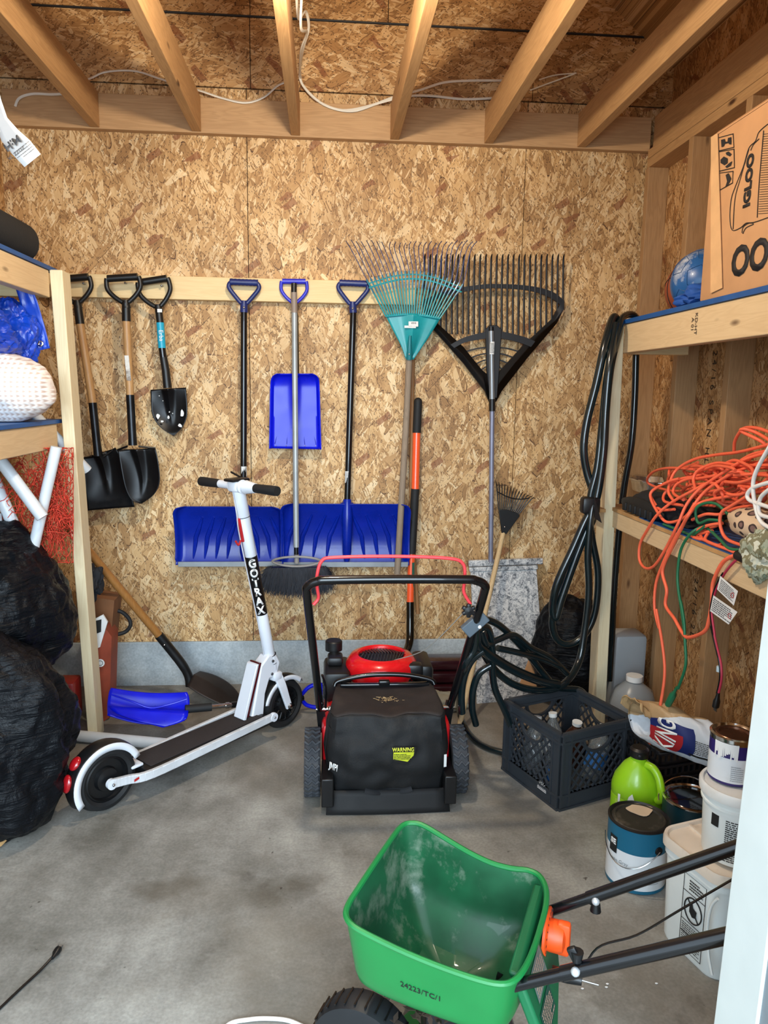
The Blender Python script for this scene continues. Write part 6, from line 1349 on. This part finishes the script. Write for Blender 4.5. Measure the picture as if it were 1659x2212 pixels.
# sun emblem on the left face, near the corner
exl = -ey; 
so_ = cn+ey*.080+V((0, 0, .045)); fe = flatfn(so_-ex*.0085, -ey, (0, 0, 1))
bm = NB()
bm.faces.new([bm.verts.new(fe(math.cos(t)*.012, math.sin(t)*.012)[0]) for t in [PI*i/10 for i in range(11)]])
em_ = part('emblem', bm, WHT, c1, smooth=False, label='white half-sun emblem')
bm = NB()
for i in range(9):
    t = PI*i/8; a, b, c = fe(math.cos(t-.10)*.015, math.sin(t-.10)*.015)[0], fe(math.cos(t+.10)*.015, math.sin(t+.10)*.015)[0], fe(math.cos(t)*.024, math.sin(t)*.024)[0]; bm.faces.new([bm.verts.new(p) for p in (a, b, c)])
part('rays', bm, WHT, em_, smooth=False, kind='stuff')
bm = NB(); 
for b in (-.004, -.009): bm.faces.new([bm.verts.new(fe(x, y)[0]) for x, y in ((-.024, b-.0015), (.024, b-.0015), (.024, b+.001), (-.024, b+.001))])
part('underline', bm, WHT, em_, smooth=False)
# bottles in the crate
GL = mat('clear_bottle', 'dfe6e8', .08, trans=.85, var=.02); BLAB = mat('bottle_label_blue', '2f6fb8', .5); CAPW = mat('bottle_cap', 'e9e9e6', .4)
def bottle(c, r, h, tilt, az, label, lab=None, gm=None, cap=None):
    root = thing('bottle', label, 'bottle', c, 'bottles in the slate crate')
    F = Matrix.Translation(c) @ Matrix.Rotation(az, 4, 'Z') @ Matrix.Rotation(tilt, 4, 'Y')
    bm = NB(); lathe(bm, [(0, 0), (r*.9, 0), (r, r*.15), (r, h*.62), (r*.92, h*.70), (r*.42, h*.88), (r*.38, h*.93), (r*.38, h*.94)], F, 24); part('body', bm, gm or GL, root)
    bm = NB(); lathe(bm, [(r*.45, h*.93), (r*.47, h), (0, h)], F, 18); part('cap', bm, cap or CAPW, root)
    if lab:
        bm = NB(); lathe(bm, [(r*1.015, h*.22), (r*1.015, h*.5)], F, 24); part('paper_label', bm, lab, root)
    return root
inn = lambda a, b, z: CM @ V((a, b, z))
bottle(inn(.07, .24, .014), .036, .20, .25, 1.0, 'clear bottle leaning in the back left of the slate crate')
bottle(inn(.16, .22, .014), .034, .21, .1, 2, 'clear bottle with white label upright in the middle of the slate crate', PAPER)
bottle(inn(.23, .10, .014), .038, .20, .35, .6, 'clear bottle with blue label leaning at the front right of the slate crate', BLAB)
bottle(inn(.08, .10, .014), .034, .19, .2, 3.6, 'clear bottle with a blue label at the near left of the slate crate', BLAB)
bottle(inn(.24, .22, .014), .040, .18, .15, 5, 'amber tinted bottle at the far right of the slate crate', None, mat('brown_glass', '5a3524', .1, trans=.5))
# black nested crates under the charcoal bag
B2 = V((1.437, -1.235, 0)); e2 = V((.97, .24, 0)).normalized(); f2 = V((-e2.y, e2.x, 0))
def tray(z, h, label, k):
    root = thing('nesting_tray', label, 'tray', B2+e2*.15+f2*.13+V((0, 0, z)), 'stacked black slotted trays')
    F = Matrix((e2, f2, V((0, 0, 1)))).transposed().to_4x4(); F.translation = B2+V((0, 0, z))
    W2, D2 = .285, .29; bm = NB(); box(bm, (0, 0, 0), (W2, D2, .005), F)
    for (a, b) in (((0, 0), (W2, .006)), ((0, D2-.006), (W2, D2)), ((0, 0), (.006, D2)), ((W2-.006, 0), (W2, D2))):
        box(bm, (*a, h-.012), (*b, h), F); box(bm, (*a, 0), (*b, .012), F)
    n = 12
    for i in range(n+1):
        for y in (0, D2-.005): box(bm, (i*(W2-.008)/n, y, 0), (i*(W2-.008)/n+.008, y+.005, h), F)
        for x in (0, W2-.005): box(bm, (x, i*(D2-.008)/n, 0), (x+.005, i*(D2-.008)/n+.008, h), F)
    for sg in (0, D2): box(bm, (-.006, sg-.006, h-.006), (W2+.006, sg+.006, h), F)
    part('tray_shell', bm, CRB, root, smooth=False)
for i in range(5): tray(.001+i*.047, .0455, ('lowest black slotted tray of the stack under the charcoal bag', 'second black slotted tray from the bottom of the stack under the charcoal bag', 'middle black slotted tray of the stack under the charcoal bag', 'second black slotted tray from the top of the stack', 'topmost black slotted tray, directly under the charcoal bag')[i], i)
TZ = .001+5*.047
# charcoal bag
cb = thing('charcoal_bag', 'open white and brown charcoal bag with red and blue print, slumped on the black trays', 'bag', (1.60, -1.15, TZ))
def cbf(u, v):
    # u along length (left near -> right), v round the section
    px_, py_ = 1375+165*u, 1568+58*u
    c = PZ(px_, py_-8, TZ+.065)+V((.02, .02, .0)); a = 2*PI*v; ry = (.085+.03*math.sin(PI*u))*(1-.25*abs(2*u-1)**6); rz = (.082-.012*u)*(1-.35*abs(2*u-1)**6)
    d = .5*noise.noise(V((u*5, math.cos(a)*1.5, math.sin(a)*1.5+4)))*.035
    p = c+V((-.25*math.cos(a)*(ry+d), math.cos(a)*(ry+d), math.sin(a)*(rz+d))); p.z = max(p.z, TZ+.002); return p
CBW = NT('charcoal_bag_print'); o_ = CBW.obj(); sp_ = CBW.n('ShaderNodeSeparateXYZ', i_0=o_)
n1 = CBW.n('ShaderNodeTexNoise', i_Vector=o_, i_Scale=9.0, i_Detail=4.0)
top_ = CBW.math('GREATER_THAN', CBW.math('MULTIPLY_ADD', n1.outputs['Fac'], .05, CBW.math('ADD', sp_.outputs[2], CBW.math('MULTIPLY', sp_.outputs[1], .35))), .115)
c_ = CBW.mix(top_, hexc('c3c9d0'), hexc('a88a64')); CBW.link(c_, CBW.b.inputs['Base Color']); CBW.b.inputs['Roughness'].default_value = .42; n2 = CBW.n('ShaderNodeTexNoise', i_Vector=o_, i_Scale=18.0, i_Detail=5.0, i_Distortion=1.0); CBW.bump(n2.outputs['Fac'], .7, .006)
bm = NB(); grid(bm, lambda u, v: cbf(u, v), 40, 36); bgp = part('sack', bm, CBW.m, cb, solid=.002)
bm = NB(); grid(bm, lambda u, v: cbf(0, .02+.40*v)+V((-.035*u+.01*noise.noise(V((v*6, u*3, 0))), -.01*u, .03*u+.012*noise.noise(V((v*9, u*3, 7))))), 6, 16); part('open_mouth', bm, mat('kraft_paper_inside', 'b59468', .75, bump=.4, bscale=30), bgp, solid=.002); bm = NB(); grid(bm, lambda u, v: cbf(1, .02+.46*v)+V((.05*u, -.02*u, .02*u+.014*noise.noise(V((v*9, u*3, 3))))), 6, 16); part('folded_end', bm, mat('kraft_paper_inside', 'b59468'), bgp, solid=.002)
def sfn(U0, V0, su, sv):   # lettering on the bag: +x along u, +y toward v
    def g(a, b):
        u, v = U0+a*su, V0+b*sv; p = cbf(u, v); n = (cbf(u+.01, v)-cbf(u-.01, v)).cross(cbf(u, v+.005)-cbf(u, v-.005)).normalized(); c = CAM_POS-p
        if n.dot(c) < 0: n = -n
        return p+n*.0018, n
    return g
def spatch(U0, U1, V0, V1, m, nm, par, k=12, lift=0, **kw):
    g = sfn(0, 0, 1, 1); bm = NB(); grid(bm, lambda u, v: (lambda r: r[0]+r[1]*lift)(g(U0+(U1-U0)*u, V0+(V1-V0)*v)), k, 6); return part(nm, bm, m, par, **kw)
# front lower side faces -Y: v about .5..0.9
bl_ = spatch(.0, .42, .40, .60, mat('print_navy', '16245e', .45), 'blue_field', bgp, label='navy printed field')
rd_ = spatch(.0, .26, .47, .60, mat('print_red', '9c1f26', .45), 'red_banner', bgp, lift=.0006, label='red printed banner')
def tf(U0, V0, ang, k=1.0):
    ca, sa = math.cos(ang), math.sin(ang)
    g = sfn(0, 0, 1, 1)
    return lambda a, b: (lambda r: (r[0]+r[1]*.001, r[1]))(g(U0+(a*ca-b*sa)*4.6*k, V0-(a*sa+b*ca)*2.0*k))
text('KING', .046, tf(.13, .50, 1.5), WHT, bgp, bold=.001)
spatch(.38, .72, .572, .588, INK, 'black_rule', bgp)
bm = NB(); gg = tf(.58, .51, 0); lines(bm, gg, .07, .05, 8, .4, 12); part('print', bm, INK, bgp, smooth=False)
bm = NB(); gg = sfn(0, 0, 1, 1); bm.faces.new([bm.verts.new(gg(.84+math.cos(t)*.075, .595+math.sin(t)*.018)[0]+gg(.84, .595)[1]*.002) for t in [2*PI*i/20 for i in range(20)]]); part('oval_mark', bm, mat('print_plum', '6b2a4a', .5), bgp, smooth=False)
# red block between trays
bm = NB(); p = PZ(1445, 1655, TZ-.02); rbox(bm, (p.x-.014, p.y-.03, TZ+.001-.03), (p.x+.016, p.y-.008, TZ+.012), .003); single('red_brick_piece', bm, mat('brick_red', 'a0443c', .8), 'small red block propped on the edge of the black trays', 'block') if 0 else bm.free()
# black bag, jug and box behind the post
tbag((1.47, -.25, .23), (.19, .15, .23), 91, 'black trash bag slumped in the right corner behind the shelf post', None)
jg = thing('water_jug', 'clear plastic jug on the floor between the shelf post and the charcoal bag', 'jug', (1.57, -.60, 0))
bm = NB(); J_ = Matrix.Translation((1.60, -.63, .002)); lathe(bm, [(0, 0), (.085, 0), (.092, .02), (.092, .15), (.075, .20), (.03, .235), (.03, .25)], J_, 32, sx=1, sy=.95); part('jug_body', bm, mat('hazy_clear_plastic', 'c5ccd0', .3, trans=.55, var=.03), jg)
bm = NB(); lathe(bm, [(.033, .24), (.033, .262), (0, .262)], J_, 20); part('jug_cap', bm, CAPW, jg)
bm = NB(); rbox(bm, (1.60, -.42, .002), (1.745, -.29, .36), .02); single('plastic_tote', bm, mat('milky_plastic', 'b9bfc2', .4, trans=.2, var=.03), 'milky plastic container standing in the corner behind the jug', 'container')
# lime green jug
LG = mat('lime_plastic', '8fc41c', .3, var=.05, coat=.2); lj = thing('detergent_jug', 'lime green plastic jug with a black cap behind the teal paint can', 'jug', (1.335, -1.30, 0))
LM = Matrix.Translation((1.335, -1.30, 0)) @ Matrix.Rotation(math.radians(-20), 4, 'Z')
bm = NB(); lathe(bm, [(0, .003), (.07, .003), (.078, .012), (.078, .13), (.076, .135), (.078, .14), (.078, .165), (.070, .195), (.045, .235), (.026, .252), (.026, .262)], LM, 44, sx=1, sy=.86); jb_ = part('jug_body', bm, LG, lj)
bm = NB(); lathe(bm, [(.026, .260), (.029, .262), (.029, .285), (.022, .292), (0, .292)], LM, 28); rbox(bm, (-.006, -.035, .265), (.006, .0, .28), .003, LM); part('cap', bm, BLK, lj)
bm = NB(); tube(bm, smooth([LM @ V(p) for p in ((.022, -.022, .245), (.042, -.036, .243), (.058, -.05, .222), (.066, -.062, .19), (.068, -.060, .160), (.060, -.048, .145))], 6), .0125, 12); part('handle', bm, LG, lj)
ca = math.atan2(CAM_POS.y+1.30, CAM_POS.x-1.335)
def lcy(a, b): t = ca-.25+a/.078; p = LM @ V((math.cos(t+math.radians(20))*.0785, math.sin(t+math.radians(20))*.0785*.86, .08+b)); n = V((math.cos(t), math.sin(t), 0)); return p, n
bm = NB(); patch(bm, lcy, .10, .10, 12, .0006); jl = part('jug_label', bm, mat('pale_lime_label', 'a9d04a', .4), jb_, label='pale lime label')
bm = NB(); lines(bm, lcy, .085, .085, 9, .3, 14); part('print', bm, mat('white_print', 'e8f0d8', .5), jl, smooth=False)
bm = NB(); 
for i in range(8): 
    q = [lcy(-.045+i*.0035, -.062), lcy(-.045+i*.0035+.0018, -.062), lcy(-.045+i*.0035+.0018, -.042), lcy(-.045+i*.0035, -.042)]; bm.faces.new([bm.verts.new(p+n*.0016) for p, n in q])
part('barcode', bm, INK, jl, smooth=False)
for pts_ in ([(1358, 1722), (1366, 1716), (1370, 1730), (1358, 1734), (1342, 1736), (1346, 1730), (1355, 1730)], [(1335, 1714), (1340, 1716), (1338, 1734), (1334, 1734)]):
    bm = NB(); d = [onray(x, y, V((1.335, -1.30, 0))+(V((CAM_POS.x-1.335, CAM_POS.y+1.30, 0)).normalized()*.082), V((CAM_POS.x-1.335, CAM_POS.y+1.30, 0))) for x, y in pts_]; bm.faces.new([bm.verts.new(p) for p in d]); part('white_splash', bm, WHT, jb_, smooth=False, solid=.001)
def pcan(c, r, h, name, label, bands, lidm, z0=0, lid=True, bail=True, cat='paint can', bail_up=False, lidc=None):
    root = thing(name, label, cat, (c[0], c[1], z0)); T_ = Matrix.Translation((c[0], c[1], z0))
    for i, (a, b, m, nm) in enumerate(bands):
        bm = NB(); pr_ = [(r+.0002*i, a*h), (r+.0002*i, b*h)]
        if a == 0: pr_ = [(0, .002), (r-.002, .002), (r, .004)]+pr_[1:]
        lathe(bm, pr_, T_, 48); part(nm, bm, m, root)
    bm = NB(); lathe(bm, [(r, h*.975), (r+.0025, h*.98), (r+.0025, h), (r-.003, h+.002), (r-.006, h-.002), (r-.008, h-.004)], T_, 48); part('rim', bm, lidm, root)
    if lid:
        bm = NB(); lathe(bm, [(r-.008, h-.004), (r-.012, h-.0005), (r-.018, h-.0005), (r-.021, h-.005), (0, h-.004)], T_, 48); ld = part('lid', bm, lidc or lidm, root)
    else: 
        bm = NB(); lathe(bm, [(0, h*.84), (r-.008, h*.84), (r-.008, h)], T_, 48); ld = part('inside', bm, lidc or lidm, root)
    return root, ld
# teal paint can
TL = mat('teal_can_label', '12617f', .35, var=.05); LW = mat('white_can_label', 'dfe3e6', .4, var=.03, dirt=('b9bbb8', .4)); CPX = V((1.245, -1.525, 0)); CR_, CH_ = .084, .192
ctp, ld = pcan(CPX, CR_, CH_, 'paint_can', 'teal and white paint can with a dirty black lid, before the lime jug', [(0, .07, TL, 'base_band'), (.07, .66, LW, 'white_band'), (.62, .975, TL, 'teal_band')], BLK, lidc=mat('dusty_black_lid', '26241f', .6, dirt=('6f675a', .7)))
bm = NB(); c = PZ(1383, 1748, CH_); bm.faces.new([bm.verts.new(V((c.x+math.cos(t)*(.038+.005*math.sin(3*t)), c.y+math.sin(t)*(.030+.005*math.cos(4*t)), CH_-.0015))) for t in [2*PI*i/26 for i in range(26)]]); part('paint_blot', bm, mat('tan_paint_blot', 'cbb59a', .8, dirt=('8a7458', .6)), ld, smooth=False, label='tan paint blot', solid=.001)
ac = math.atan2(CAM_POS.y-CPX.y, CAM_POS.x-CPX.x)
f_ = lambda da, z: cylfn((CPX.x, CPX.y), CR_+.0008, ac+da, z)
bm = NB(); patch(bm, f_(-.85, .128), .03, .05, 8, .0006); bp = part('brand_panel', bm, INK, ctp); text('SE', .022, f_(-.85, .135), WHT, bp, bold=.001)
text('mio Gray', .014, f_(-.55, .085), mat('grey_print', '8d949a', .6), ctp); bm = NB(); lines(bm, f_(.62, .06), .035, .055, 9, .4, 15); part('print', bm, mat('grey_print', '8d949a', .6), ctp, smooth=False)
bm = NB(); lathe(bm, [(0, .004), (.011, .004), (.012, 0)], frame(V((CPX.x+math.cos(ac+.75)*CR_, CPX.y+math.sin(ac+.75)*CR_, .135)), (0, 0, 1), V((math.cos(ac+.75), math.sin(ac+.75), 0))), 20); part('bail_ear', bm, BLK, ctp)
bm = NB(); pts = []
for i in range(13):
    t = i/12; a = ac+.75-2.2*t; rr = CR_+.006+.004*math.sin(PI*t); pts.append(V((CPX.x+math.cos(a)*rr, CPX.y+math.sin(a)*rr, .135-.055*math.sin(PI*t))))
tube(bm, smooth(pts, 3), .0016, 6); part('bail', bm, CHR, ctp)
# black open can behind
oc2 = PZ(1480, 1722, .19); oc2 = V((oc2.x+.02, oc2.y-.0, 0)); 
r2_, l2_ = pcan(oc2, .082, .19, 'paint_can', 'glossy black paint can with a wire handle raised, behind the white tub', [(0, .975, mat('dark_teal_can', '0f2f38', .35), 'body')], CHR, lid=True, lidc=mat('glossy_black_paint', '060708', .12, coat=.8))
bm = NB(); tube(bm, smooth([V((oc2.x+math.cos(t)*.088, oc2.y+math.sin(t)*.03+.03, .165+.06*math.sin(t)*1)) for t in [PI*i/12 for i in range(13)]], 3), .0018, 6); part('bail', bm, CHR, r2_)
bm = NB(); bm.faces.new([bm.verts.new(V((oc2.x+x, oc2.y+y, .1885))) for x, y in ((-.01, .03), (.0, .045), (.02, .045), (.03, .035), (.02, .033), (.0, .033))]); part('white_glint_paint', bm, PAPER, l2_, smooth=False) if 0 else bm.free()
# white square tub
A_ = V((1.205, -1.735, 0)); ta_ = V((.28, -.96, 0)).normalized(); tb2 = V((.96, .28, 0)).normalized(); TW, TD, TH = .215, .235, .285
tubm = mat('white_tub_plastic', 'e6ebe8', .4, var=.04, trans=.0); TMt = Matrix((ta_, tb2, V((0, 0, 1)))).transposed().to_4x4(); TMt.translation = A_
tubt = thing('plastic_tub', 'white square lidded tub on the floor right of the teal paint can', 'tub', TMt @ V((TW/2, TD/2, 0)))
rp = rrect(1, 1, .2, 6)
bm = NB(); lv = [(0, .90), (.01, .93), (.20, .97), (.235, .985), (.237, 1.02), (.262, 1.02)]
rings = [[bm.verts.new(TMt @ V((TW/2+a*TW*s, TD/2+b*TD*s, z))) for a, b in rp] for z, s in lv]
for R0, R1 in zip(rings, rings[1:]):
    for i in range(len(rp)): j = (i+1) % len(rp); bm.faces.new((R0[i], R0[j], R1[j], R1[i]))
bm.faces.new(rings[0][::-1]); tbd = part('tub_body', bm, tubm, tubt)
bm = NB(); lv = [(.258, 1.07), (.275, 1.07), (.285, 1.05), (.283, 1.0), (.276, .97), (.276, .5)]
rings = [[bm.verts.new(TMt @ V((TW/2+a*TW*s, TD/2+b*TD*s, z))) for a, b in rp] for z, s in lv]
for R0, R1 in zip(rings, rings[1:]):
    for i in range(len(rp)): j = (i+1) % len(rp); bm.faces.new((R0[i], R0[j], R1[j], R1[i]))
bm.faces.new(rings[-1]); tld = part('tub_lid', bm, mat('dusty_tub_lid', 'dccfbf', .6, var=.05, dirt=('b39a83', .5)), tubt, label='dusty beige-white lid')
bm = NB(); bar(bm, TMt @ V((TW*.02, TD*.40, .279)), TMt @ V((TW*1.0, TD*.30, .279)), .006, .006); part('lid_ridge', bm, mat('dusty_tub_lid', 'dccfbf'), tld)
ft = lambda a, b: (TMt @ V((TW*.60+a, TD*.015-.0015, .125+b)), -tb2)
bm = NB(); 
def rectline(fn, w, h, r=.0009):
    tube(bm, [fn(x, y)[0] for x, y in ((-w/2, -h/2), (w/2, -h/2), (w/2, h/2), (-w/2, h/2))], r, 4, closed=True)
rectline(ft, .072, .20)
for y in (.055, -.022, -.055): tube(bm, [ft(-.036, y)[0], ft(.036, y)[0]], .0008, 4)
wl2 = part('warning_print', bm, INK, tbd, smooth=False, label='black printed warning panel')
bm = NB(); lines(bm, lambda a, b: ft(a, b-.060), .062, .066, 12, .45, 17); lines(bm, lambda a, b: ft(a+.006, b+.078), .045, .030, 4, .5, 18); part('print', bm, INK, wl2, smooth=False)
bm = NB(); tube(bm, [ft(math.cos(t)*.028, .016+math.sin(t)*.032)[0] for t in [2*PI*i/24 for i in range(24)]], .0018, 5, closed=True); tube(bm, [ft(-.018, .038)[0], ft(.02, -.008)[0]], .0016, 5); part('prohibition_ring', bm, INK, wl2)
bm = NB(); bm.faces.new([bm.verts.new(ft(x, y+.016)[0]) for x, y in ((-.012, .018), (-.004, .022), (.0, .008), (.012, .004), (.010, -.014), (-.002, -.018), (-.012, -.008))]); part('pictogram', bm, INK, wl2, smooth=False)
bm = NB(); tube(bm, smooth([TMt @ V((TW*x, -.006-.004, z)) for x, z in ((.98, .235), (.90, .20), (.88, .14), (.93, .08), (1.0, .04))], 5), .0035, 8); part('tub_handle', bm, tubm, tubt)
# round white pail on top of the tub
PZ0 = .2865; pc_ = PZ(1580, 1790, PZ0+.08); pl_ = V((pc_.x+.03, pc_.y+.03, 0)); PR = .083
pail = thing('plastic_pail', 'round white lidded pail standing on the square tub', 'pail', (pl_.x, pl_.y, PZ0))
T_ = Matrix.Translation((pl_.x, pl_.y, PZ0)); bm = NB(); lathe(bm, [(0, 0), (PR*.88, 0), (PR*.9, .004), (PR*.97, .135), (PR*1.03, .137), (PR*1.03, .142), (PR*.99, .144), (PR*.99, .150), (PR*1.05, .152), (PR*1.05, .160)], T_, 52); pb2 = part('pail_body', bm, tubm, pail)
bm = NB(); lathe(bm, [(PR*1.05, .158), (PR*1.10, .160), (PR*1.11, .178), (PR*1.06, .184), (PR*1.0, .182), (PR*.97, .176), (0, .176)], T_, 52); part('pail_lid', bm, mat('pail_lid_white', 'dedfdc', .45, var=.03, dirt=('c4b8a8', .3)), pail)
ap = math.atan2(CAM_POS.y-pl_.y, CAM_POS.x-pl_.x); f_ = lambda da, z: cylfn((pl_.x, pl_.y), PR*.955, ap+da, PZ0+z)
bm = NB(); lines(bm, f_(.25, .065), .085, .105, 20, .5, 21); part('print', bm, INK, pb2, smooth=False)
bm = NB(); patch(bm, f_(-.62, .105), .02, .03, 4, .001); part('black_flash', bm, INK, pb2)
bm = NB(); tube(bm, smooth([T_ @ V((math.cos(ap+a)*PR*1.08, math.sin(ap+a)*PR*1.08, z)) for a, z in ((.25, .105), (.42, .125), (.62, .155), (.85, .18))], 5), .006, 8, flat=.6); part('pail_handle', bm, WHT, pail)
# purple paint can on the pail
QZ = PZ0+.1775; qc = PZ(1580, 1700, QZ); q_ = V((qc.x+.022, qc.y+.045, 0)); PU = mat('purple_can_label', '2b1f63', .35)
pq, lq = pcan(q_, .0535, .118, 'paint_can', 'small purple and white paint can with white drips, topmost of the bucket stack', [(0, .08, PU, 'base_band'), (.08, .62, LW, 'white_band'), (.60, .88, PU, 'purple_band'), (.88, .975, CHR, 'neck_band')], CHR, z0=QZ, lidc=mat('brown_tin_lid', '6b4c3c', .25, .8))
aq = math.atan2(CAM_POS.y-q_.y, CAM_POS.x-q_.x); f_ = lambda da, z: cylfn((q_.x, q_.y), .0545, aq+da, QZ+z)
bm = NB()
for k in range(13):
    x = -.032+k*.0042; w = rnd.uniform(.0012, .0026); h0, h1 = .108, rnd.uniform(.062, .088)
    g1 = f_(-.15, 0); q = [g1(x-w, h1), g1(x+w, h1), g1(x+w*1.6, h0), g1(x-w*1.6, h0)]; bm.faces.new([bm.verts.new(p+n*.0012) for p, n in q])
part('paint_drips', bm, WHT, pq, smooth=False, label='white paint drips', kind='stuff')
bm = NB(); lines(bm, f_(.25, .035), .028, .04, 8, .35, 25); part('print', bm, mat('grey_print', '8d949a', .6), pq, smooth=False)
# grey bucket beside the doorway
gb = V((1.395, -2.075, 0)); GBM = mat('smoky_grey_plastic', '6d7174', .35, var=.06, trans=.15)
bk = thing('bucket', 'smoky grey bucket with black warning print, half hidden by the white door jamb', 'bucket', gb); T_ = Matrix.Translation(gb)
bm = NB(); lathe(bm, [(0, .002), (.118, .002), (.122, .01), (.135, .26), (.145, .262), (.145, .268), (.137, .27), (.139, .30), (.150, .302), (.150, .31), (.141, .312), (.143, .345)], T_, 56); bb_ = part('bucket_body', bm, GBM, bk)
bm = NB(); lathe(bm, [(.143, .34), (.152, .342), (.152, .362), (.146, .366), (.138, .358), (.132, .352), (0, .352)], T_, 56); part('bucket_lid', bm, mat('taupe_lid', '7f766c', .5), bk)
ag = math.atan2(CAM_POS.y-gb.y, CAM_POS.x-gb.x); f_ = lambda da, z: cylfn((gb.x, gb.y), .131, ag+da, z)
bm = NB(); g1 = f_(-.45, .11)
tube(bm, [g1(x, y)[0]+g1(x, y)[1]*.002 for x, y in ((-.035, -.10), (.035, -.10), (.035, .10), (-.035, .10))], .0009, 4, closed=True); tube(bm, [g1(math.cos(t)*.028, .02+math.sin(t)*.034)[0]+g1(math.cos(t)*.028, 0)[1]*.003 for t in [2*PI*i/24 for i in range(24)]], .0018, 5, closed=True)
lines(bm, lambda a, b: (lambda r: (r[0]+r[1]*.003, r[1]))(g1(a, b-.055)), .062, .08, 12, .45, 27); part('warning_print', bm, INK, bb_, smooth=False)
bm = NB(); tube(bm, smooth([T_ @ V((math.cos(ag-.9-a)*.152, math.sin(ag-.9-a)*.152, z)) for a, z in ((0, .30), (-.15, .24), (-.35, .20), (-.6, .18))], 5), .003, 6); part('bail', bm, mat('grey_wire', '6a6d70', .3, .8), bk)
# bits of debris near the spreader
for k, (x, y) in enumerate(((1240, 2105), (1258, 2135), (1312, 2125), (1418, 2124), (1310, 2132))):
    bm = NB(); p = PZ(x, y, .002); bmesh.ops.create_icosphere(bm, subdivisions=1, radius=.0035, matrix=Matrix.Translation(p) @ Matrix.Diagonal((1.2, .8, .4, 1))); single('paint_chip', bm, PAPER, 'tiny white paint chip on the floor right of the spreader', 'chip', 'white chips on the floor')
